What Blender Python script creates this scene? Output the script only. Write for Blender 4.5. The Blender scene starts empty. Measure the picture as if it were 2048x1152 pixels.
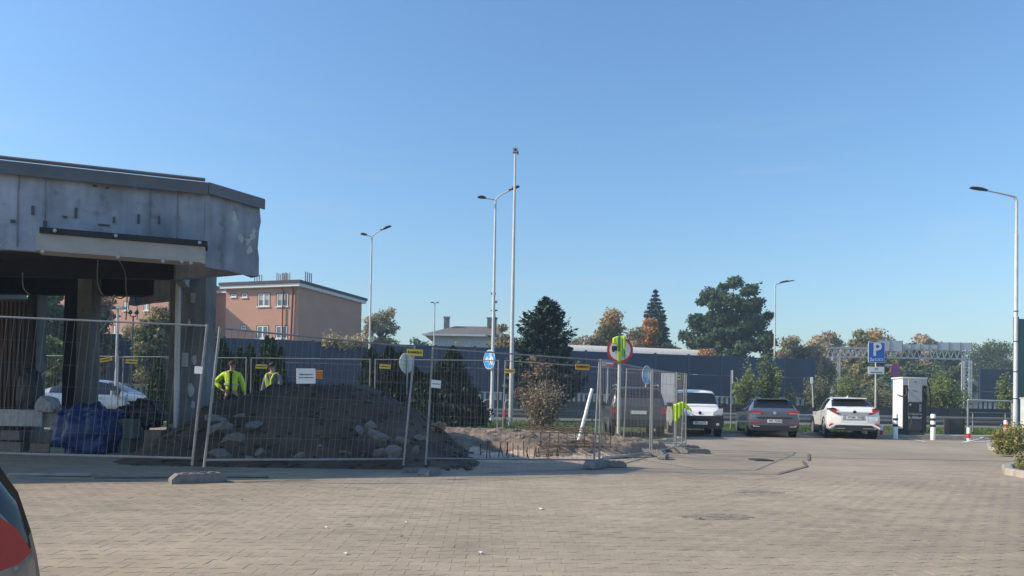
import bpy, math, random
import numpy as np
from mathutils import Vector, Matrix
R = math.radians
C = bpy.context.scene.collection
scene = bpy.context.scene

# ------------------------------------------------------------------ camera
PITCH, ROLL, EYE = R(1.0), R(1.0), 1.15
FPX, PPX, PPY = 1540.0, 1024.0, 783.0
cam_d = bpy.data.cameras.new('camera')
cam = bpy.data.objects.new('camera', cam_d)
C.objects.link(cam)
cam_m = Matrix.Translation((0, 0, EYE)) @ Matrix.Rotation(R(90) + PITCH, 4, 'X') @ Matrix.Rotation(ROLL, 4, 'Z')
cam.matrix_world = cam_m
cam_d.sensor_width = 36.0
cam_d.lens = 36.0 * FPX / 2048.0
cam_d.shift_y = (PPY - 576.0) / 2048.0
cam_d.clip_start = 0.1
cam_d.clip_end = 6000
scene.camera = cam

# ------------------------------------------------------------------ light
SUN_AZ, SUN_EL = R(-6.0), R(33.7)
to_sun = Vector((-math.cos(SUN_AZ) * math.cos(SUN_EL), math.sin(SUN_AZ) * math.cos(SUN_EL), math.sin(SUN_EL)))
world = bpy.data.worlds.new('World')
scene.world = world
world.use_nodes = True
wn = world.node_tree.nodes
sky = wn.new('ShaderNodeTexSky')
sky.sky_type = 'NISHITA'
sky.sun_disc = False
sky.sun_elevation = SUN_EL
sky.sun_rotation = math.atan2(to_sun.x, to_sun.y)
sky.air_density = 1.5
sky.dust_density = 1.0
sky.ozone_density = 8.0
wn['Background'].inputs['Strength'].default_value = 0.15
vivid = wn.new('ShaderNodeHueSaturation')
vivid.inputs['Saturation'].default_value = 1.02
world.node_tree.links.new(sky.outputs[0], vivid.inputs['Color'])
# a few faint high wisps of cloud low in the sky, all the way round
wl_ = world.node_tree.links.new
wtc = wn.new('ShaderNodeTexCoord'); wmp = wn.new('ShaderNodeMapping'); wmp.inputs['Scale'].default_value = (3.0, 3.0, 26.0)
wnz = wn.new('ShaderNodeTexNoise'); wnz.inputs['Scale'].default_value = 1.6; wnz.inputs['Detail'].default_value = 7; wnz.inputs['Roughness'].default_value = 0.6
wr1 = wn.new('ShaderNodeMapRange'); wr1.inputs['From Min'].default_value = 0.56; wr1.inputs['From Max'].default_value = 0.80; wr1.inputs['To Max'].default_value = 0.30
wsp = wn.new('ShaderNodeSeparateXYZ'); wr2 = wn.new('ShaderNodeMapRange')
wr2.inputs['From Min'].default_value = 0.42; wr2.inputs['From Max'].default_value = 0.10
wmu = wn.new('ShaderNodeMath'); wmu.operation = 'MULTIPLY'
wmx = wn.new('ShaderNodeMix'); wmx.data_type = 'RGBA'; wmx.inputs['B'].default_value = (3.3, 3.6, 3.9, 1)
wl_(wtc.outputs['Generated'], wmp.inputs['Vector']); wl_(wmp.outputs[0], wnz.inputs['Vector']); wl_(wnz.outputs[0], wr1.inputs['Value'])
wl_(wtc.outputs['Generated'], wsp.inputs[0]); wl_(wsp.outputs['Z'], wr2.inputs['Value'])
wl_(wr1.outputs[0], wmu.inputs[0]); wl_(wr2.outputs[0], wmu.inputs[1]); wl_(wmu.outputs[0], wmx.inputs['Factor'])
wl_(vivid.outputs[0], wmx.inputs['A']); wl_(wmx.outputs['Result'], wn['Background'].inputs['Color'])
sun_d = bpy.data.lights.new('sun', 'SUN')
sun_d.energy = 4.3
sun_d.angle = R(0.53)
sun_d.color = (1.0, 0.86, 0.66)
sun = bpy.data.objects.new('sun', sun_d)
sun.rotation_euler = to_sun.to_track_quat('Z', 'Y').to_euler()
sun.location = (-30, 10, 40)
C.objects.link(sun)
scene.view_settings.view_transform = 'Standard'
scene.view_settings.look = 'None'
scene.view_settings.exposure = 0.35
scene.view_settings.gamma = 1.0
scene.view_settings.use_curve_mapping = False
scene.render.engine = 'CYCLES'
scene.cycles.max_bounces = 6
scene.cycles.use_denoising = True

# ------------------------------------------------------------------ helpers
def ray(px, py):
    d = Vector(((px - PPX) / FPX, (PPY - py) / FPX, -1.0))
    return (cam_m.to_3x3() @ d)
def at(px, py, Y):
    d = ray(px, py)
    t = Y / d.y
    return Vector((d.x * t, Y, EYE + d.z * t))
def onp(px, py, P, T):
    """where the sight line meets the vertical plane through P along T: (distance along T, height)"""
    d = ray(px, py)
    T = Vector(T).normalized()
    n = Vector((-T.y, T.x))
    t = (P[0] * n.x + P[1] * n.y) / (d.x * n.x + d.y * n.y)
    q = Vector((d.x * t, d.y * t))
    return ((q.x - P[0]) * T.x + (q.y - P[1]) * T.y, EYE + d.z * t)
def ss(a, b, x):
    t = min(1.0, max(0.0, (x - a) / (b - a)))
    return t * t * (3 - 2 * t)
def gz(x, y):
    a = 0.32 * ss(12.5, 20.5, y) * ss(5.5, 0, x)
    b = 0.12 * ss(21, 27.5, y) + 0.28 * ss(29.5, 36, y)
    return max(a, b)

def link(o, parent=None):
    C.objects.link(o)
    if parent is not None:
        o.parent = parent
    return o
def tag(o, label=None, cat=None, group=None, kind=None):
    if label: o['label'] = label
    if cat: o['category'] = cat
    if group: o['group'] = group
    if kind: o['kind'] = kind
    return o
def thing(name, label, cat, loc=(0, 0, 0), rz=0.0, group=None):
    o = bpy.data.objects.new(name, None)
    o.empty_display_size = 0.2
    C.objects.link(o)
    o.location = loc
    o.rotation_euler = (0, 0, rz)
    return tag(o, label, cat, group)
def copy_thing(root, loc, rz=None, label=None, group=None):
    r = root.copy(); C.objects.link(r); r.location = loc
    if rz is not None: r.rotation_euler = (0, 0, rz)
    if label: r['label'] = label
    if group: r['group'] = group
    for ch in list(root.children):
        c = ch.copy(); C.objects.link(c); c.parent = r
        for g in list(ch.children):
            d = g.copy(); C.objects.link(d); d.parent = c
    return r

class MB:
    def __init__(s):
        s.v = []; s.f = []; s.m = []
    def add(s, vs, fs, m=0):
        o = len(s.v)
        s.v += [tuple(v) for v in vs]
        for f in fs:
            s.f.append([i + o for i in f]); s.m.append(m)
        return s
    def box(s, c, size, rz=0.0, m=0, M=None):
        hx, hy, hz = size[0] / 2, size[1] / 2, size[2] / 2
        pts = [(x, y, z) for x in (-hx, hx) for y in (-hy, hy) for z in (-hz, hz)]
        if M is not None:
            pts = [M @ Vector(p) for p in pts]
        elif rz:
            ca, sa = math.cos(rz), math.sin(rz)
            pts = [(x * ca - y * sa, x * sa + y * ca, z) for x, y, z in pts]
        pts = [(p[0] + c[0], p[1] + c[1], p[2] + c[2]) for p in pts]
        return s.add(pts, [(0, 1, 3, 2), (4, 6, 7, 5), (0, 4, 5, 1), (2, 3, 7, 6), (0, 2, 6, 4), (1, 5, 7, 3)], m)
    def bar(s, a, b, w, h, m=0):
        """rectangular bar from a to b"""
        a, b = Vector(a), Vector(b)
        q = (b - a)
        M = q.to_track_quat('X', 'Z').to_matrix()
        return s.box((a + b) / 2, (q.length, w, h), M=M, m=m)
    def tube(s, pts, r, n=8, m=0, cap=True):
        pts = [Vector(p) for p in pts]
        rs = r if isinstance(r, (list, tuple)) else [r] * len(pts)
        vs = []; fs = []
        up = None
        for i, p in enumerate(pts):
            if i == 0: t = pts[1] - p
            elif i == len(pts) - 1: t = p - pts[i - 1]
            else: t = pts[i + 1] - pts[i - 1]
            if t.length < 1e-9: t = Vector((0, 0, 1))
            t.normalize()
            if up is None:
                up = Vector((0, 0, 1)) if abs(t.z) < 0.9 else Vector((1, 0, 0))
            u = t.cross(up); u.normalize()
            w = u.cross(t); w.normalize()
            up = w
            for k in range(n):
                a = 2 * math.pi * k / n
                vs.append(p + (u * math.cos(a) + w * math.sin(a)) * rs[i])
        for i in range(len(pts) - 1):
            for k in range(n):
                k2 = (k + 1) % n
                fs.append((i * n + k, i * n + k2, (i + 1) * n + k2, (i + 1) * n + k))
        if cap:
            fs.append(tuple(reversed(range(n))))
            fs.append(tuple(range((len(pts) - 1) * n, len(pts) * n)))
        return s.add(vs, fs, m)
    def lathe(s, prof, n=16, c=(0, 0, 0), axis='Z', m=0):
        """prof: (radius, height) pairs"""
        vs = []; fs = []
        for r, h in prof:
            for k in range(n):
                a = 2 * math.pi * k / n
                x, y = r * math.cos(a), r * math.sin(a)
                p = (x, y, h) if axis == 'Z' else ((h, x, y) if axis == 'X' else (x, h, y))
                vs.append((p[0] + c[0], p[1] + c[1], p[2] + c[2]))
        for i in range(len(prof) - 1):
            for k in range(n):
                k2 = (k + 1) % n
                fs.append((i * n + k, i * n + k2, (i + 1) * n + k2, (i + 1) * n + k))
        fs.append(tuple(reversed(range(n))))
        fs.append(tuple(range((len(prof) - 1) * n, len(prof) * n)))
        return s.add(vs, fs, m)
    def prism(s, poly, z0, z1, m=0):
        n = len(poly)
        vs = [(p[0], p[1], z0) for p in poly] + [(p[0], p[1], z1) for p in poly]
        fs = [tuple(reversed(range(n))), tuple(range(n, 2 * n))]
        for i in range(n):
            j = (i + 1) % n
            fs.append((i, j, n + j, n + i))
        return s.add(vs, fs, m)
    def plate(s, poly, y0, y1, m=0):
        """polygon in x,z extruded along y"""
        n = len(poly)
        vs = [(p[0], y0, p[1]) for p in poly] + [(p[0], y1, p[1]) for p in poly]
        fs = [tuple(range(n)), tuple(reversed(range(n, 2 * n)))]
        for i in range(n):
            j = (i + 1) % n
            fs.append((j, i, n + i, n + j))
        return s.add(vs, fs, m)
    def shift(s, d, rz=0.0):
        ca, sa = math.cos(rz), math.sin(rz)
        s.v = [(x * ca - y * sa + d[0], x * sa + y * ca + d[1], z + d[2]) for x, y, z in s.v]
        return s
    def build(s, name, mats, parent=None, smooth=None, loc=None, rz=None):
        me = bpy.data.meshes.new(name)
        me.from_pydata(s.v, [], s.f)
        if not isinstance(mats, (list, tuple)): mats = [mats]
        for q in mats: me.materials.append(q)
        if len(mats) > 1: me.polygons.foreach_set('material_index', s.m)
        fixn(me)
        if smooth is not None:
            me.polygons.foreach_set('use_smooth', [True] * len(me.polygons))
            me.set_sharp_from_angle(angle=R(smooth))
        o = bpy.data.objects.new(name, me)
        link(o, parent)
        if loc is not None: o.location = loc
        if rz is not None: o.rotation_euler = (0, 0, rz)
        return o
import bmesh
def fixn(me):
    bm = bmesh.new(); bm.from_mesh(me)
    bmesh.ops.recalc_face_normals(bm, faces=bm.faces)
    bm.to_mesh(me); bm.free()
    me.update()

def np_mesh(name, V, F, mats, parent=None, smooth=False):
    """V (n,3), F (m,k) arrays"""
    me = bpy.data.meshes.new(name)
    V = np.asarray(V, dtype=np.float32); F = np.asarray(F, dtype=np.int32)
    k = F.shape[1]
    me.vertices.add(len(V)); me.vertices.foreach_set('co', V.ravel())
    me.loops.add(F.size); me.loops.foreach_set('vertex_index', F.ravel())
    me.polygons.add(len(F))
    me.polygons.foreach_set('loop_start', np.arange(len(F), dtype=np.int32) * k)
    me.polygons.foreach_set('loop_total', np.full(len(F), k, dtype=np.int32))
    if not isinstance(mats, (list, tuple)): mats = [mats]
    for q in mats: me.materials.append(q)
    me.update(calc_edges=True)
    me.validate()
    if smooth: me.polygons.foreach_set('use_smooth', [True] * len(me.polygons))
    o = bpy.data.objects.new(name, me)
    return link(o, parent)
def grid_mesh(name, xs, ys, zf, m, parent=None, smooth=True):
    V = [(x, y, zf(x, y)) for y in ys for x in xs]
    nx = len(xs)
    F = [(j * nx + i, j * nx + i + 1, (j + 1) * nx + i + 1, (j + 1) * nx + i) for j in range(len(ys) - 1) for i in range(nx - 1)]
    return np_mesh(name, V, F, m, parent, smooth)

_tc = {}
def text_mb(body, size, bold=0.0, align='CENTER'):
    """flat lettering in the x,z plane facing -y, centred at the origin: (verts, faces)"""
    key = (body, size, bold, align)
    if key not in _tc:
        cu = bpy.data.curves.new('lettering', 'FONT')
        cu.body = body; cu.size = size; cu.align_x = align; cu.align_y = 'CENTER'; cu.offset = bold
        cu.resolution_u = 2
        o = bpy.data.objects.new('lettering', cu); C.objects.link(o)
        dg = bpy.context.evaluated_depsgraph_get()
        me = bpy.data.meshes.new_from_object(o.evaluated_get(dg))
        vs = [(v.co.x, 0.0, v.co.y) for v in me.vertices]
        fs = [tuple(p.vertices) for p in me.polygons]
        bpy.data.objects.remove(o); bpy.data.curves.remove(cu); bpy.data.meshes.remove(me)
        _tc[key] = (vs, fs)
    return _tc[key]
def text(mb, body, size, x=0, z=0, y=0, bold=0.0, m=0, sx=1.0):
    vs, fs = text_mb(body, size, bold)
    return mb.add([(a * sx + x, y, c + z) for a, b, c in vs], fs, m)

# ------------------------------------------------------------------ materials
def nd(t, kind, **kw):
    n = t.nodes.new(kind)
    for k, v in kw.items(): setattr(n, k, v)
    return n
def mat(name, col, rough=0.6, metal=0.0, var=0.12, scale=3.0, bump=0.0, bscale=25.0, island=0.0, coat=0.0,
        spec=0.5, trans=0.0, obj=0.0, stretch=None, col2=None):
    m = bpy.data.materials.new(name); m.use_nodes = True
    t = m.node_tree; L = t.links.new
    b = t.nodes['Principled BSDF']
    b.inputs['Roughness'].default_value = rough
    b.inputs['Metallic'].default_value = metal
    b.inputs['Specular IOR Level'].default_value = spec
    b.inputs['Coat Weight'].default_value = coat
    b.inputs['Coat Roughness'].default_value = 0.05
    tc = nd(t, 'ShaderNodeTexCoord')
    src = tc.outputs['Object']
    if stretch:
        mp = nd(t, 'ShaderNodeMapping'); mp.inputs['Scale'].default_value = stretch
        L(src, mp.inputs['Vector']); src = mp.outputs['Vector']
    nz = nd(t, 'ShaderNodeTexNoise'); nz.inputs['Scale'].default_value = scale; nz.inputs['Detail'].default_value = 6
    nz.inputs['Roughness'].default_value = 0.65
    L(src, nz.inputs['Vector'])
    mx = nd(t, 'ShaderNodeMix', data_type='RGBA')
    lo = tuple(c * (1 - var) for c in col); hi = tuple(min(1, c * (1 + var)) for c in (col2 or col))
    mx.inputs['A'].default_value = (*lo, 1); mx.inputs['B'].default_value = (*hi, 1)
    rp = nd(t, 'ShaderNodeMapRange'); rp.inputs['From Min'].default_value = 0.3; rp.inputs['From Max'].default_value = 0.7
    L(nz.outputs[0], rp.inputs['Value']); L(rp.outputs[0], mx.inputs['Factor'])
    out = mx.outputs['Result']
    if island or obj:
        g = nd(t, 'ShaderNodeNewGeometry'); oi = nd(t, 'ShaderNodeObjectInfo')
        hs = nd(t, 'ShaderNodeHueSaturation')
        ad = nd(t, 'ShaderNodeMath', operation='ADD')
        m1 = nd(t, 'ShaderNodeMath', operation='MULTIPLY_ADD'); m1.inputs[1].default_value = 2 * island; m1.inputs[2].default_value = 1 - island
        m2 = nd(t, 'ShaderNodeMath', operation='MULTIPLY_ADD'); m2.inputs[1].default_value = 2 * obj; m2.inputs[2].default_value = -obj
        L(g.outputs['Random Per Island'], m1.inputs[0]); L(oi.outputs['Random'], m2.inputs[0])
        L(m1.outputs[0], ad.inputs[0]); L(m2.outputs[0], ad.inputs[1])
        L(ad.outputs[0], hs.inputs['Value']); L(out, hs.inputs['Color'])
        out = hs.outputs['Color']
    L(out, b.inputs['Base Color'])
    if bump:
        n2 = nd(t, 'ShaderNodeTexNoise'); n2.inputs['Scale'].default_value = bscale; n2.inputs['Detail'].default_value = 4
        L(src, n2.inputs['Vector'])
        bp = nd(t, 'ShaderNodeBump'); bp.inputs['Strength'].default_value = bump; bp.inputs['Distance'].default_value = 0.02
        L(n2.outputs[0], bp.inputs['Height']); L(bp.outputs[0], b.inputs['Normal'])
    if trans:
        tr = nd(t, 'ShaderNodeBsdfTranslucent'); L(out, tr.inputs['Color'])
        ms = nd(t, 'ShaderNodeMixShader'); ms.inputs[0].default_value = trans
        L(b.outputs[0], ms.inputs[1]); L(tr.outputs[0], ms.inputs[2])
        L(ms.outputs[0], t.nodes['Material Output'].inputs['Surface'])
    return m
M = {}
def mk(name, *a, **k):
    M[name] = mat(name, *a, **k); return M[name]

mk('galv', (0.27, 0.275, 0.28), 0.5, 0.4, var=0.2, scale=8)
mk('wire', (0.17, 0.175, 0.185), 0.5, 0.4, var=0.1)
mk('pole_white', (0.56, 0.56, 0.54), 0.5, var=0.14, scale=2.5)
mk('pole_grey', (0.50, 0.50, 0.48), 0.5, 0.2, var=0.12)
mk('dark_metal', (0.05, 0.055, 0.06), 0.45, 0.3)
mk('black', (0.02, 0.02, 0.022), 0.5)
mk('rubber', (0.025, 0.025, 0.025), 0.85)
mk('foot', (0.20, 0.19, 0.18), 0.9, var=0.3, scale=14, bump=0.4)
mk('concrete', (0.33, 0.31, 0.28), 0.9, var=0.25, scale=4, bump=0.4)
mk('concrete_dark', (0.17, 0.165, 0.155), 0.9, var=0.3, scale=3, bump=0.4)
mk('white', (0.80, 0.80, 0.78), 0.5, var=0.04)
mk('paper', (0.78, 0.78, 0.77), 0.8, var=0.05)
mk('yellow_sign', (0.72, 0.55, 0.06), 0.5, var=0.05)
mk('orange_sign', (0.75, 0.33, 0.04), 0.5, var=0.06)
mk('sign_blue', (0.02, 0.14, 0.48), 0.4, var=0.03)
mk('sign_blue_light', (0.01, 0.25, 0.66), 0.4, var=0.03)
mk('sign_red', (0.58, 0.03, 0.05), 0.4, var=0.03)
mk('sign_white', (0.78, 0.77, 0.72), 0.45, var=0.03)
mk('print', (0.03, 0.03, 0.03), 0.6)
mk('hivis', (0.62, 0.86, 0.03), 0.75, var=0.08, scale=12)
mk('reflective', (0.45, 0.50, 0.50), 0.35, var=0.05)
mk('glass', (0.012, 0.015, 0.02), 0.06, var=0.02, spec=0.6)
mk('skin', (0.46, 0.26, 0.19), 0.6, var=0.06)
mk('cloth_dark', (0.025, 0.028, 0.035), 0.9)
mk('cloth_grey', (0.16, 0.16, 0.17), 0.9)
mk('hair', (0.02, 0.015, 0.012), 0.8)
mk('rebar', (0.10, 0.065, 0.045), 0.8, 0.3, var=0.3, scale=20)
mk('bark', (0.11, 0.09, 0.07), 0.95, var=0.35, scale=6, bump=0.6)
# ------------------------------------------------------------------ ground
def paving_mat():
    m = mat('paving_far', (0.338, 0.276, 0.198), 0.9, var=0.13, scale=0.35)
    t = m.node_tree; L = t.links.new; b = t.nodes['Principled BSDF']
    tc = t.nodes['Texture Coordinate']
    src = b.inputs['Base Color'].links[0].from_socket
    br = nd(t, 'ShaderNodeTexBrick'); br.inputs['Scale'].default_value = 1.0
    br.inputs['Brick Width'].default_value = 0.2; br.inputs['Row Height'].default_value = 0.14
    br.inputs['Mortar Size'].default_value = 0.008
    br.inputs['Color1'].default_value = (1.04, 1.04, 1.04, 1); br.inputs['Color2'].default_value = (0.93, 0.93, 0.93, 1)
    br.inputs['Mortar'].default_value = (0.75, 0.75, 0.75, 1)
    L(tc.outputs['Object'], br.inputs['Vector'])
    n2 = nd(t, 'ShaderNodeTexNoise'); n2.inputs['Scale'].default_value = 2.2; n2.inputs['Detail'].default_value = 8
    mp = nd(t, 'ShaderNodeMapping'); mp.inputs['Scale'].default_value = (0.6, 1.6, 1)
    L(tc.outputs['Object'], mp.inputs['Vector']); L(mp.outputs[0], n2.inputs['Vector'])
    rr = nd(t, 'ShaderNodeMapRange'); rr.inputs['From Min'].default_value = 0.3; rr.inputs['From Max'].default_value = 0.7
    rr.inputs['To Min'].default_value = 0.86; rr.inputs['To Max'].default_value = 1.12
    L(n2.outputs[0], rr.inputs['Value'])
    mx = nd(t, 'ShaderNodeMix', data_type='RGBA', blend_type='MULTIPLY'); mx.inputs['Factor'].default_value = 1
    L(src, mx.inputs['A']); L(br.outputs['Color'], mx.inputs['B'])
    mx2 = nd(t, 'ShaderNodeMix', data_type='RGBA', blend_type='MULTIPLY'); mx2.inputs['Factor'].default_value = 1
    L(mx.outputs['Result'], mx2.inputs['A']); L(rr.outputs[0], mx2.inputs['B'])
    L(mx2.outputs['Result'], b.inputs['Base Color'])
    return m
def paver_mat():
    m = mat('paver', (0.338, 0.276, 0.198), 0.9, var=0.10, scale=0.35, island=0.07, obj=0.05, bump=0.25, bscale=60)
    t = m.node_tree; L = t.links.new; b = t.nodes['Principled BSDF']
    g = nd(t, 'ShaderNodeNewGeometry')
    for nm in ('Noise Texture',):
        for l in list(t.nodes[nm].inputs['Vector'].links): t.links.remove(l)
        L(g.outputs['Position'], t.nodes[nm].inputs['Vector'])
    src = b.inputs['Base Color'].links[0].from_socket
    n2 = nd(t, 'ShaderNodeTexNoise'); n2.inputs['Scale'].default_value = 2.0; n2.inputs['Detail'].default_value = 9
    n2.inputs['Roughness'].default_value = 0.7
    mp = nd(t, 'ShaderNodeMapping'); mp.inputs['Scale'].default_value = (0.7, 1.5, 1)
    L(g.outputs['Position'], mp.inputs['Vector']); L(mp.outputs[0], n2.inputs['Vector'])
    rr = nd(t, 'ShaderNodeMapRange'); rr.inputs['From Min'].default_value = 0.3; rr.inputs['From Max'].default_value = 0.7
    rr.inputs['To Min'].default_value = 0.84; rr.inputs['To Max'].default_value = 1.14
    L(n2.outputs[0], rr.inputs['Value'])
    mx2 = nd(t, 'ShaderNodeMix', data_type='RGBA', blend_type='MULTIPLY'); mx2.inputs['Factor'].default_value = 1
    L(src, mx2.inputs['A']); L(rr.outputs[0], mx2.inputs['B'])
    L(mx2.outputs['Result'], b.inputs['Base Color'])
    return m
def wear(m, vec_out):
    # tyre-darkened lanes, sand and damp blotches at their own places on the yard
    t = m.node_tree; L = t.links.new; b = t.nodes['Principled BSDF']
    src = b.inputs['Base Color'].links[0].from_socket
    for sc, vec, lo, hi, f0, f1 in ((1.0, (.10, .22, 1), .86, 1.08, .35, .65), (1.0, (.5, .14, 1), .92, 1.05, .38, .6), (1.0, (.9, 1.6, 1), .80, 1.0, .28, .40)):
        mp = nd(t, 'ShaderNodeMapping'); mp.inputs['Scale'].default_value = vec; mp.inputs['Rotation'].default_value = (0, 0, .25)
        mp.inputs['Location'].default_value = (lo * 37, hi * 11, 0)
        L(vec_out(t), mp.inputs['Vector'])
        n = nd(t, 'ShaderNodeTexNoise'); n.inputs['Scale'].default_value = sc; n.inputs['Detail'].default_value = 5
        L(mp.outputs[0], n.inputs['Vector'])
        r = nd(t, 'ShaderNodeMapRange'); r.inputs['From Min'].default_value = f0; r.inputs['From Max'].default_value = f1
        r.inputs['To Min'].default_value = lo; r.inputs['To Max'].default_value = hi
        L(n.outputs[0], r.inputs['Value'])
        x = nd(t, 'ShaderNodeMix', data_type='RGBA', blend_type='MULTIPLY'); x.inputs['Factor'].default_value = 1
        L(src, x.inputs['A']); L(r.outputs[0], x.inputs['B']); src = x.outputs['Result']
    L(src, b.inputs['Base Color'])
def world_pos(t): return nd(t, 'ShaderNodeNewGeometry').outputs['Position']
M['paving_far'] = paving_mat()
M['paver'] = paver_mat()
wear(M['paving_far'], world_pos); wear(M['paver'], world_pos)
mk('joint_sand', (0.20, 0.163, 0.125), 0.95, var=0.3, scale=1.5)
mk('asphalt', (0.155, 0.145, 0.135), 0.92, var=0.15, scale=0.8, bump=0.2, bscale=80)
mk('asphalt_pale', (0.312, 0.262, 0.195), 0.92, var=0.10, scale=0.7, bump=0.2, bscale=80); wear(M['asphalt_pale'], world_pos)
mk('field', (0.10, 0.12, 0.05), 0.95, var=0.35, scale=0.3)
mk('soil', (0.26, 0.20, 0.145), 0.95, var=0.3, scale=1.2, bump=0.8, bscale=8)
mk('soil_dark', (0.052, 0.040, 0.030), 0.98, var=0.4, scale=.9, bump=1.0, bscale=9, col2=(0.092, 0.068, 0.048))
mk('grass', (0.10, 0.16, 0.035), 0.9, var=0.35, scale=1.0, island=0.3, trans=0.3)
mk('paint', (0.72, 0.70, 0.66), 0.7, var=0.12, scale=9)
mk('kerb_stone', (0.36, 0.32, 0.27), 0.9, var=0.2, scale=5, obj=0.1, bump=0.3)

def axis(a, b, step, far, growth=1.6):
    v = list(np.arange(a, b + step / 2, step))
    s = step; x = b
    while x < far:
        s *= growth; x += s; v.append(x)
    s = step; x = a; l = []
    while x > -far:
        s *= growth; x -= s; l.append(x)
    return list(reversed(l)) + v
xs = axis(-30, 40, 2.0, 2500); ys = [y for y in axis(-10, 70, 1.0, 2500) if y > -400]
tag(grid_mesh('ground', xs, ys, lambda x, y: gz(x, y) - 0.05, M['field']), kind='structure')
fx = list(np.arange(-24, 30.1, 1.0)); fy = list(np.arange(-9, 31.3, 0.6))
fore = tag(grid_mesh('forecourt', fx, fy, lambda x, y: gz(x, y), M['paving_far']), kind='structure')
# smooth lane in front of the parked cars
lane_poly = [(5.2, 19.6), (30, 16.5), (30, 29.9), (2.2, 29.9), (3.2, 23.5)]
lx = list(np.arange(4.9, 30, 1.0)); ly = list(np.arange(18.6, 30.3, 0.5))
tag(grid_mesh('road', lx, ly, lambda x, y: gz(x, y) + 0.006, M['asphalt_pale']), kind='structure')
# service road and carriageway behind the grass
tag(grid_mesh('service_road', list(np.arange(-60, 90, 5.0)), [36.0, 38, 40, 44, 45.0], lambda x, y: gz(x, y) + 0.01, M['asphalt']), kind='structure')
# joint sand bed with single pavers on it
rng = random.Random(4)
def paver_shape(ch=0.0028):
    a, w1, w2 = 0.100, 0.0825, 0.0575
    out = [(-a, -w1), (-.075, -w1), (-.025, -w2), (.025, -w2), (.075, -w1), (a, -w1),
           (a, w1), (.075, w1), (.025, w2), (-.025, w2), (-.075, w1), (-a, w1)]
    o1 = [(x - math.copysign(0.0005, x), y - math.copysign(0.0020, y)) for x, y in out]
    o2 = [(x - math.copysign(0.0012, x), y - math.copysign(ch + 0.0020, y)) for x, y in out]
    return o1, o2
po1, po2 = paver_shape()
PV = np.array([(x, y, 0.0) for x, y in po1] + [(x, y, 0.008) for x, y in po2])
PF = [tuple(range(12, 24))] + [(i, (i + 1) % 12, 12 + (i + 1) % 12, 12 + i) for i in range(12)]
pav_me = bpy.data.meshes.new('paver')
pav_me.from_pydata([tuple(v) for v in PV], [], PF); pav_me.materials.append(M['paver'])
PA = R(2.2)
ca, sa = math.cos(PA), math.sin(PA)
cells = []
for j in range(-10, 95):
    for i in range(-75, 76):
        u = (i + (0.5 if j % 2 else 0)) * 0.2; v = 3.0 + j * 0.14
        x = u * ca - v * sa; y = u * sa + v * ca
        if 3.3 < y < 13.2 and abs(x) < 0.66 * y + 2.2:
            cells.append((x, y))
inview = [c for c in cells if c[1] > 5.15 and abs(c[0]) < 0.655 * c[1]]
inview.sort(key=lambda c: c[1])
near = set(inview[:296])
rest = []
for (x, y) in cells:
    tilt = (rng.uniform(-.010, .010), rng.uniform(-.005, .005), PA + rng.uniform(-.012, .012))
    dz = 0.0005 + rng.uniform(-0.0014, 0.0014)
    if (x, y) in near:
        o = bpy.data.objects.new('paver', pav_me); C.objects.link(o); o.parent = fore
        o.location = (x, y, dz); o.rotation_euler = tilt
    else:
        rest.append((x, y, dz, tilt))
VV = []; FF4 = []; top = []
mbp = bpy.data.meshes.new('paver_field')
V = []; F = []
for n, (x, y, dz, tl) in enumerate(rest):
    c2, s2 = math.cos(tl[2]), math.sin(tl[2])
    P = PV.copy()
    X = P[:, 0] * c2 - P[:, 1] * s2; Y = P[:, 0] * s2 + P[:, 1] * c2
    Z = P[:, 2] + dz + P[:, 1] * tl[0] - P[:, 0] * tl[1]
    V.append(np.stack([X + x, Y + y, Z], 1))
    F += [tuple(k + 24 * n for k in f) for f in PF]
mbp.from_pydata(np.concatenate(V).tolist(), [], F); mbp.materials.append(M['paver'])
o = bpy.data.objects.new('paver_field', mbp); link(o, fore); o['kind'] = 'stuff'
def strip(mb, pts, w, z):
    for a, b in zip(pts[:-1], pts[1:]):
        a, b = Vector(a), Vector(b); d = (b - a).normalized(); n = Vector((-d.y, d.x)) * w / 2
        k = max(1, int((b - a).length / .5))
        for i in range(k):
            p = a + (b - a) * (i / k); q = a + (b - a) * ((i + 1) / k)
            mb.add([(c.x + s_ * n.x, c.y + s_ * n.y, gz(c.x, c.y) + z) for c, s_ in ((p, -1), (q, -1), (q, 1), (p, 1))], [(0, 1, 2, 3)])
    return mb
def gpt(px, py, z=0.0):
    d = ray(px, py); t = (z - EYE) / d.z
    return Vector((d.x * t, d.y * t))
# sand bed directly under the pavers
sand = MB()
for (a, b) in zip(np.arange(3.2, 13.2, 1.0), np.arange(4.2, 14.2, 1.0)):
    sand.add([(-(.66 * a + 2.3), a, .0030), ((.66 * a + 2.3), a, .0030), ((.66 * b + 2.3), b, .0030), (-(.66 * b + 2.3), b, .0030)], [(0, 1, 2, 3)])
tag(sand.build('joint_sand', M['joint_sand']), kind='structure')
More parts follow.
